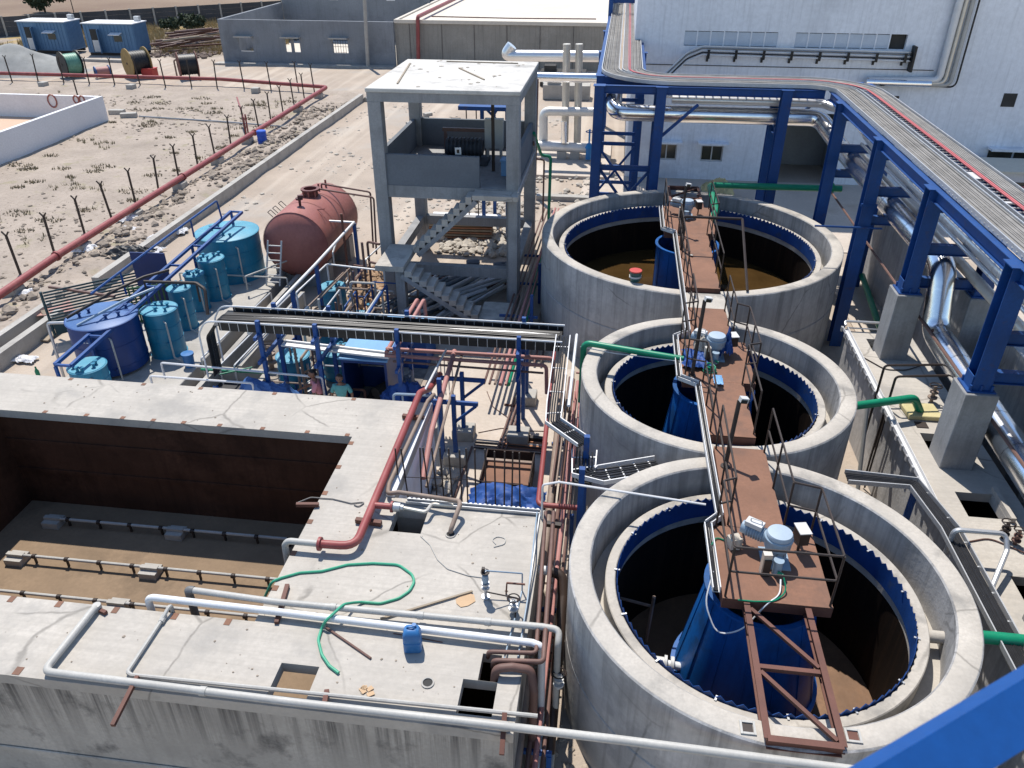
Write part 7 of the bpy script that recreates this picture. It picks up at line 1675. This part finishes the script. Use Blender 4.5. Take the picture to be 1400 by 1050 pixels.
solo('flat_tray', MB().beam(at(388,469,1.95), at(534,486,1.95), .32,.05).beam(at(388,466,2.0), at(534,483,2.0), .02,.06), GALVW, 'flat pale grey tray passing in front of the pump shed roof', 'tray')
for k, (x, y, z) in enumerate(((-8.2,17.6,.02),(-7.45,17.2,.02))): solo('pipe_prop', MB().tube([V(x,y,z),V(x,y,1.9)], .04, 8), TANPIPE, ['tan upright pipe behind the worker in pink','tan upright pipe between worker in teal and pump shed'][k], 'pipe')
# ================================================================== WORKERS
def person(c, rz, label, shirt_m, arms, lean=.0, head_turn=0., seed=0):
    t = thing('person', label, 'person', c); M = Matrix.Rotation(rz,3,'Z'); C0 = Vector(c)
    W = lambda x,y,z: C0+M@Vector((x,y,z))                         # figure faces -y before turning
    def skin(name, verts, edges, m, sub=2):
        me = bpy.data.meshes.new(name); me.from_pydata([W(*v[:3])-C0 for v in verts], edges, [])
        o = bpy.data.objects.new(name, me); COL.objects.link(o); o.parent = t
        md = o.modifiers.new('skin','SKIN'); md.use_smooth_shade = True
        for i, v in enumerate(verts): me.skin_vertices[0].data[i].radius = (v[3], v[4] if len(v) > 4 else v[3])
        me.skin_vertices[0].data[0].use_root = True
        s = o.modifiers.new('subsurf','SUBSURF'); s.levels = s.render_levels = sub
        me.materials.append(m); return o
    ly = -lean
    (le, lh), (re_, rh) = arms
    hv = [(0,0,.93,.14,.10),(0,ly*.5,1.15,.13,.09),(0,ly,1.36,.15,.10),(0,ly,1.46,.06),(0,ly-.01,1.54,.05),
          (.17,ly,1.40,.055),(*le,.042),(*lh,.032),(-.17,ly,1.40,.055),(*re_,.042),(*rh,.032),
          (.09,0,.86,.085),(.1,0,.48,.06),(.1,.02,.08,.045),(.1,-.14,.04,.04),(-.09,0,.86,.085),(-.1,0,.48,.06),(-.1,.02,.08,.045),(-.1,-.14,.04,.04)]
    he = [(0,1),(1,2),(2,3),(3,4),(2,5),(5,6),(6,7),(2,8),(8,9),(9,10),(0,11),(11,12),(12,13),(13,14),(0,15),(15,16),(16,17),(17,18)]
    me = skin('body', hv, he, SKIN)
    # head with face
    hm = MB(); hc = Vector((0, ly-.03, 1.645)); HM = Matrix.Rotation(head_turn,3,'Z')
    hd = bpy.data.meshes.new('head'); bmh = bmesh.new(); bmesh.ops.create_icosphere(bmh, subdivisions=3, radius=.1)
    for v in bmh.verts:
        x, y, z = v.co; v.co.z = z*1.22; v.co.x = x*.82
        if z < 0: v.co.x *= 1-.28*abs(z)/.1; v.co.y = y*(1-.1*abs(z)/.1)-.008
        if y < -.06 and abs(x) < .018 and -.035 < z < .02: v.co.y -= .018          # nose
        if y < -.06 and .02 < abs(x) < .045 and 0 < z < .03: v.co.y += .008        # eye sockets
        if abs(x) > .085 and abs(z) < .03 and -.02 < y < .03: v.co.x *= 1.18       # ears
    for v in bmh.verts: v.co = (M@(HM@v.co+hc))
    bmh.to_mesh(hd); bmh.free(); ho = bpy.data.objects.new('head', hd); COL.objects.link(ho); ho.parent = t; hd.materials.append(SKIN); hd.shade_smooth()
    hr_ = bpy.data.meshes.new('hair'); bmh = bmesh.new(); bmesh.ops.create_icosphere(bmh, subdivisions=3, radius=.108)
    bmesh.ops.delete(bmh, geom=[v for v in bmh.verts if v.co.z < .035 and v.co.y < .02 or v.co.z < -.04 or (v.co.y < -.055 and v.co.z < .06)], context='VERTS')
    for v in bmh.verts: v.co.z *= 1.22; v.co.x *= .86; v.co += v.co.normalized()*.006*noise.noise(v.co*40); v.co = (M@(HM@v.co+hc))
    bmh.to_mesh(hr_); bmh.free(); hro = bpy.data.objects.new('hair', hr_); COL.objects.link(hro); hro.parent = t; hr_.materials.append(HAIR); hr_.shade_smooth()
    ey = MB()
    for s in (-1,1):
        p = C0+M@(HM@Vector((s*.03,-.088,.018))+hc); ey.lump(p, .011, .8, 3)
    p0 = C0+M@(HM@Vector((-.028,-.092,-.052))+hc); p1 = C0+M@(HM@Vector((.028,-.092,-.052))+hc); ey.beam(p0, p1, .008, .012)
    p0 = C0+M@(HM@Vector((-.035,-.094,-.034))+hc); p1 = C0+M@(HM@Vector((.035,-.094,-.034))+hc); ey.beam(p0, p1, .014, .014)
    ey.build('face_features', HAIR, ho)
    lx = lambda a, b, u: tuple(a[i]+(b[i]-a[i])*u for i in range(3))
    sv = [(0,0,.98,.155,.115),(0,ly*.5,1.15,.15,.108),(0,ly,1.36,.165,.115),(0,ly,1.43,.085,.075),(.175,ly,1.40,.07),(*lx((.175,ly,1.40),le,.85),.062),(-.175,ly,1.40,.07),(*lx((-.175,ly,1.40),re_,.85),.062)]
    skin('shirt', sv, [(0,1),(1,2),(2,3),(2,4),(4,5),(2,6),(6,7)], shirt_m)
    tv = [(0,0,.96,.15,.115),(.09,0,.84,.1),(.1,0,.48,.078),(.1,.015,.12,.07),(-.09,0,.84,.1),(-.1,0,.48,.078),(-.1,.015,.12,.07)]
    skin('trousers', tv, [(0,1),(1,2),(2,3),(0,4),(4,5),(5,6)], TROUS)
    for hh, el, s in ((lh, le, 1),(rh, re_, -1)):
        h0 = Vector(hh); d = (h0-Vector(el)).normalized(); side = d.cross(V(0,0,1)).normalized()
        fg = MB(); fg.tube([W(*h0), W(*(h0+d*.06))], .032, 8)
        for k in range(4):
            o = side*(k-1.5)*.019; a = h0+d*.06+o; b = a+d*.035-V(0,0,.008); c_ = b+d*.028*(1-.12*abs(k-1.2))-V(0,0,.018); fg.tube([W(*a),W(*b),W(*c_)], .0085, 6, bend=.01)
        a = h0+d*.02-side*.03*s; fg.tube([W(*a),W(*(a+d*.03-side*.02*s)),W(*(a+d*.06-side*.022*s-V(0,0,.01)))], .0095, 6, bend=.01)
        fg.build('hand', SKIN, t)
    return t
p1 = atY(437,530,16.65); person((p1.x,16.65,.08), R(-68), 'worker in a pink shirt reaching out to the faded blue cover', PINK, (((.30,-.18,1.18),(.27,-.42,1.14)),((-.28,-.22,1.16),(-.22,-.46,1.12))), lean=.1, head_turn=.15)
p2 = atY(467,535,16.45); person((p2.x,16.45,.12), R(5), 'worker in a teal shirt looking up towards the camera', TEAL, (((.27,.02,1.13),(.24,-.12,.9)),((-.27,.02,1.13),(-.24,-.12,.9))), lean=.02, head_turn=.05)
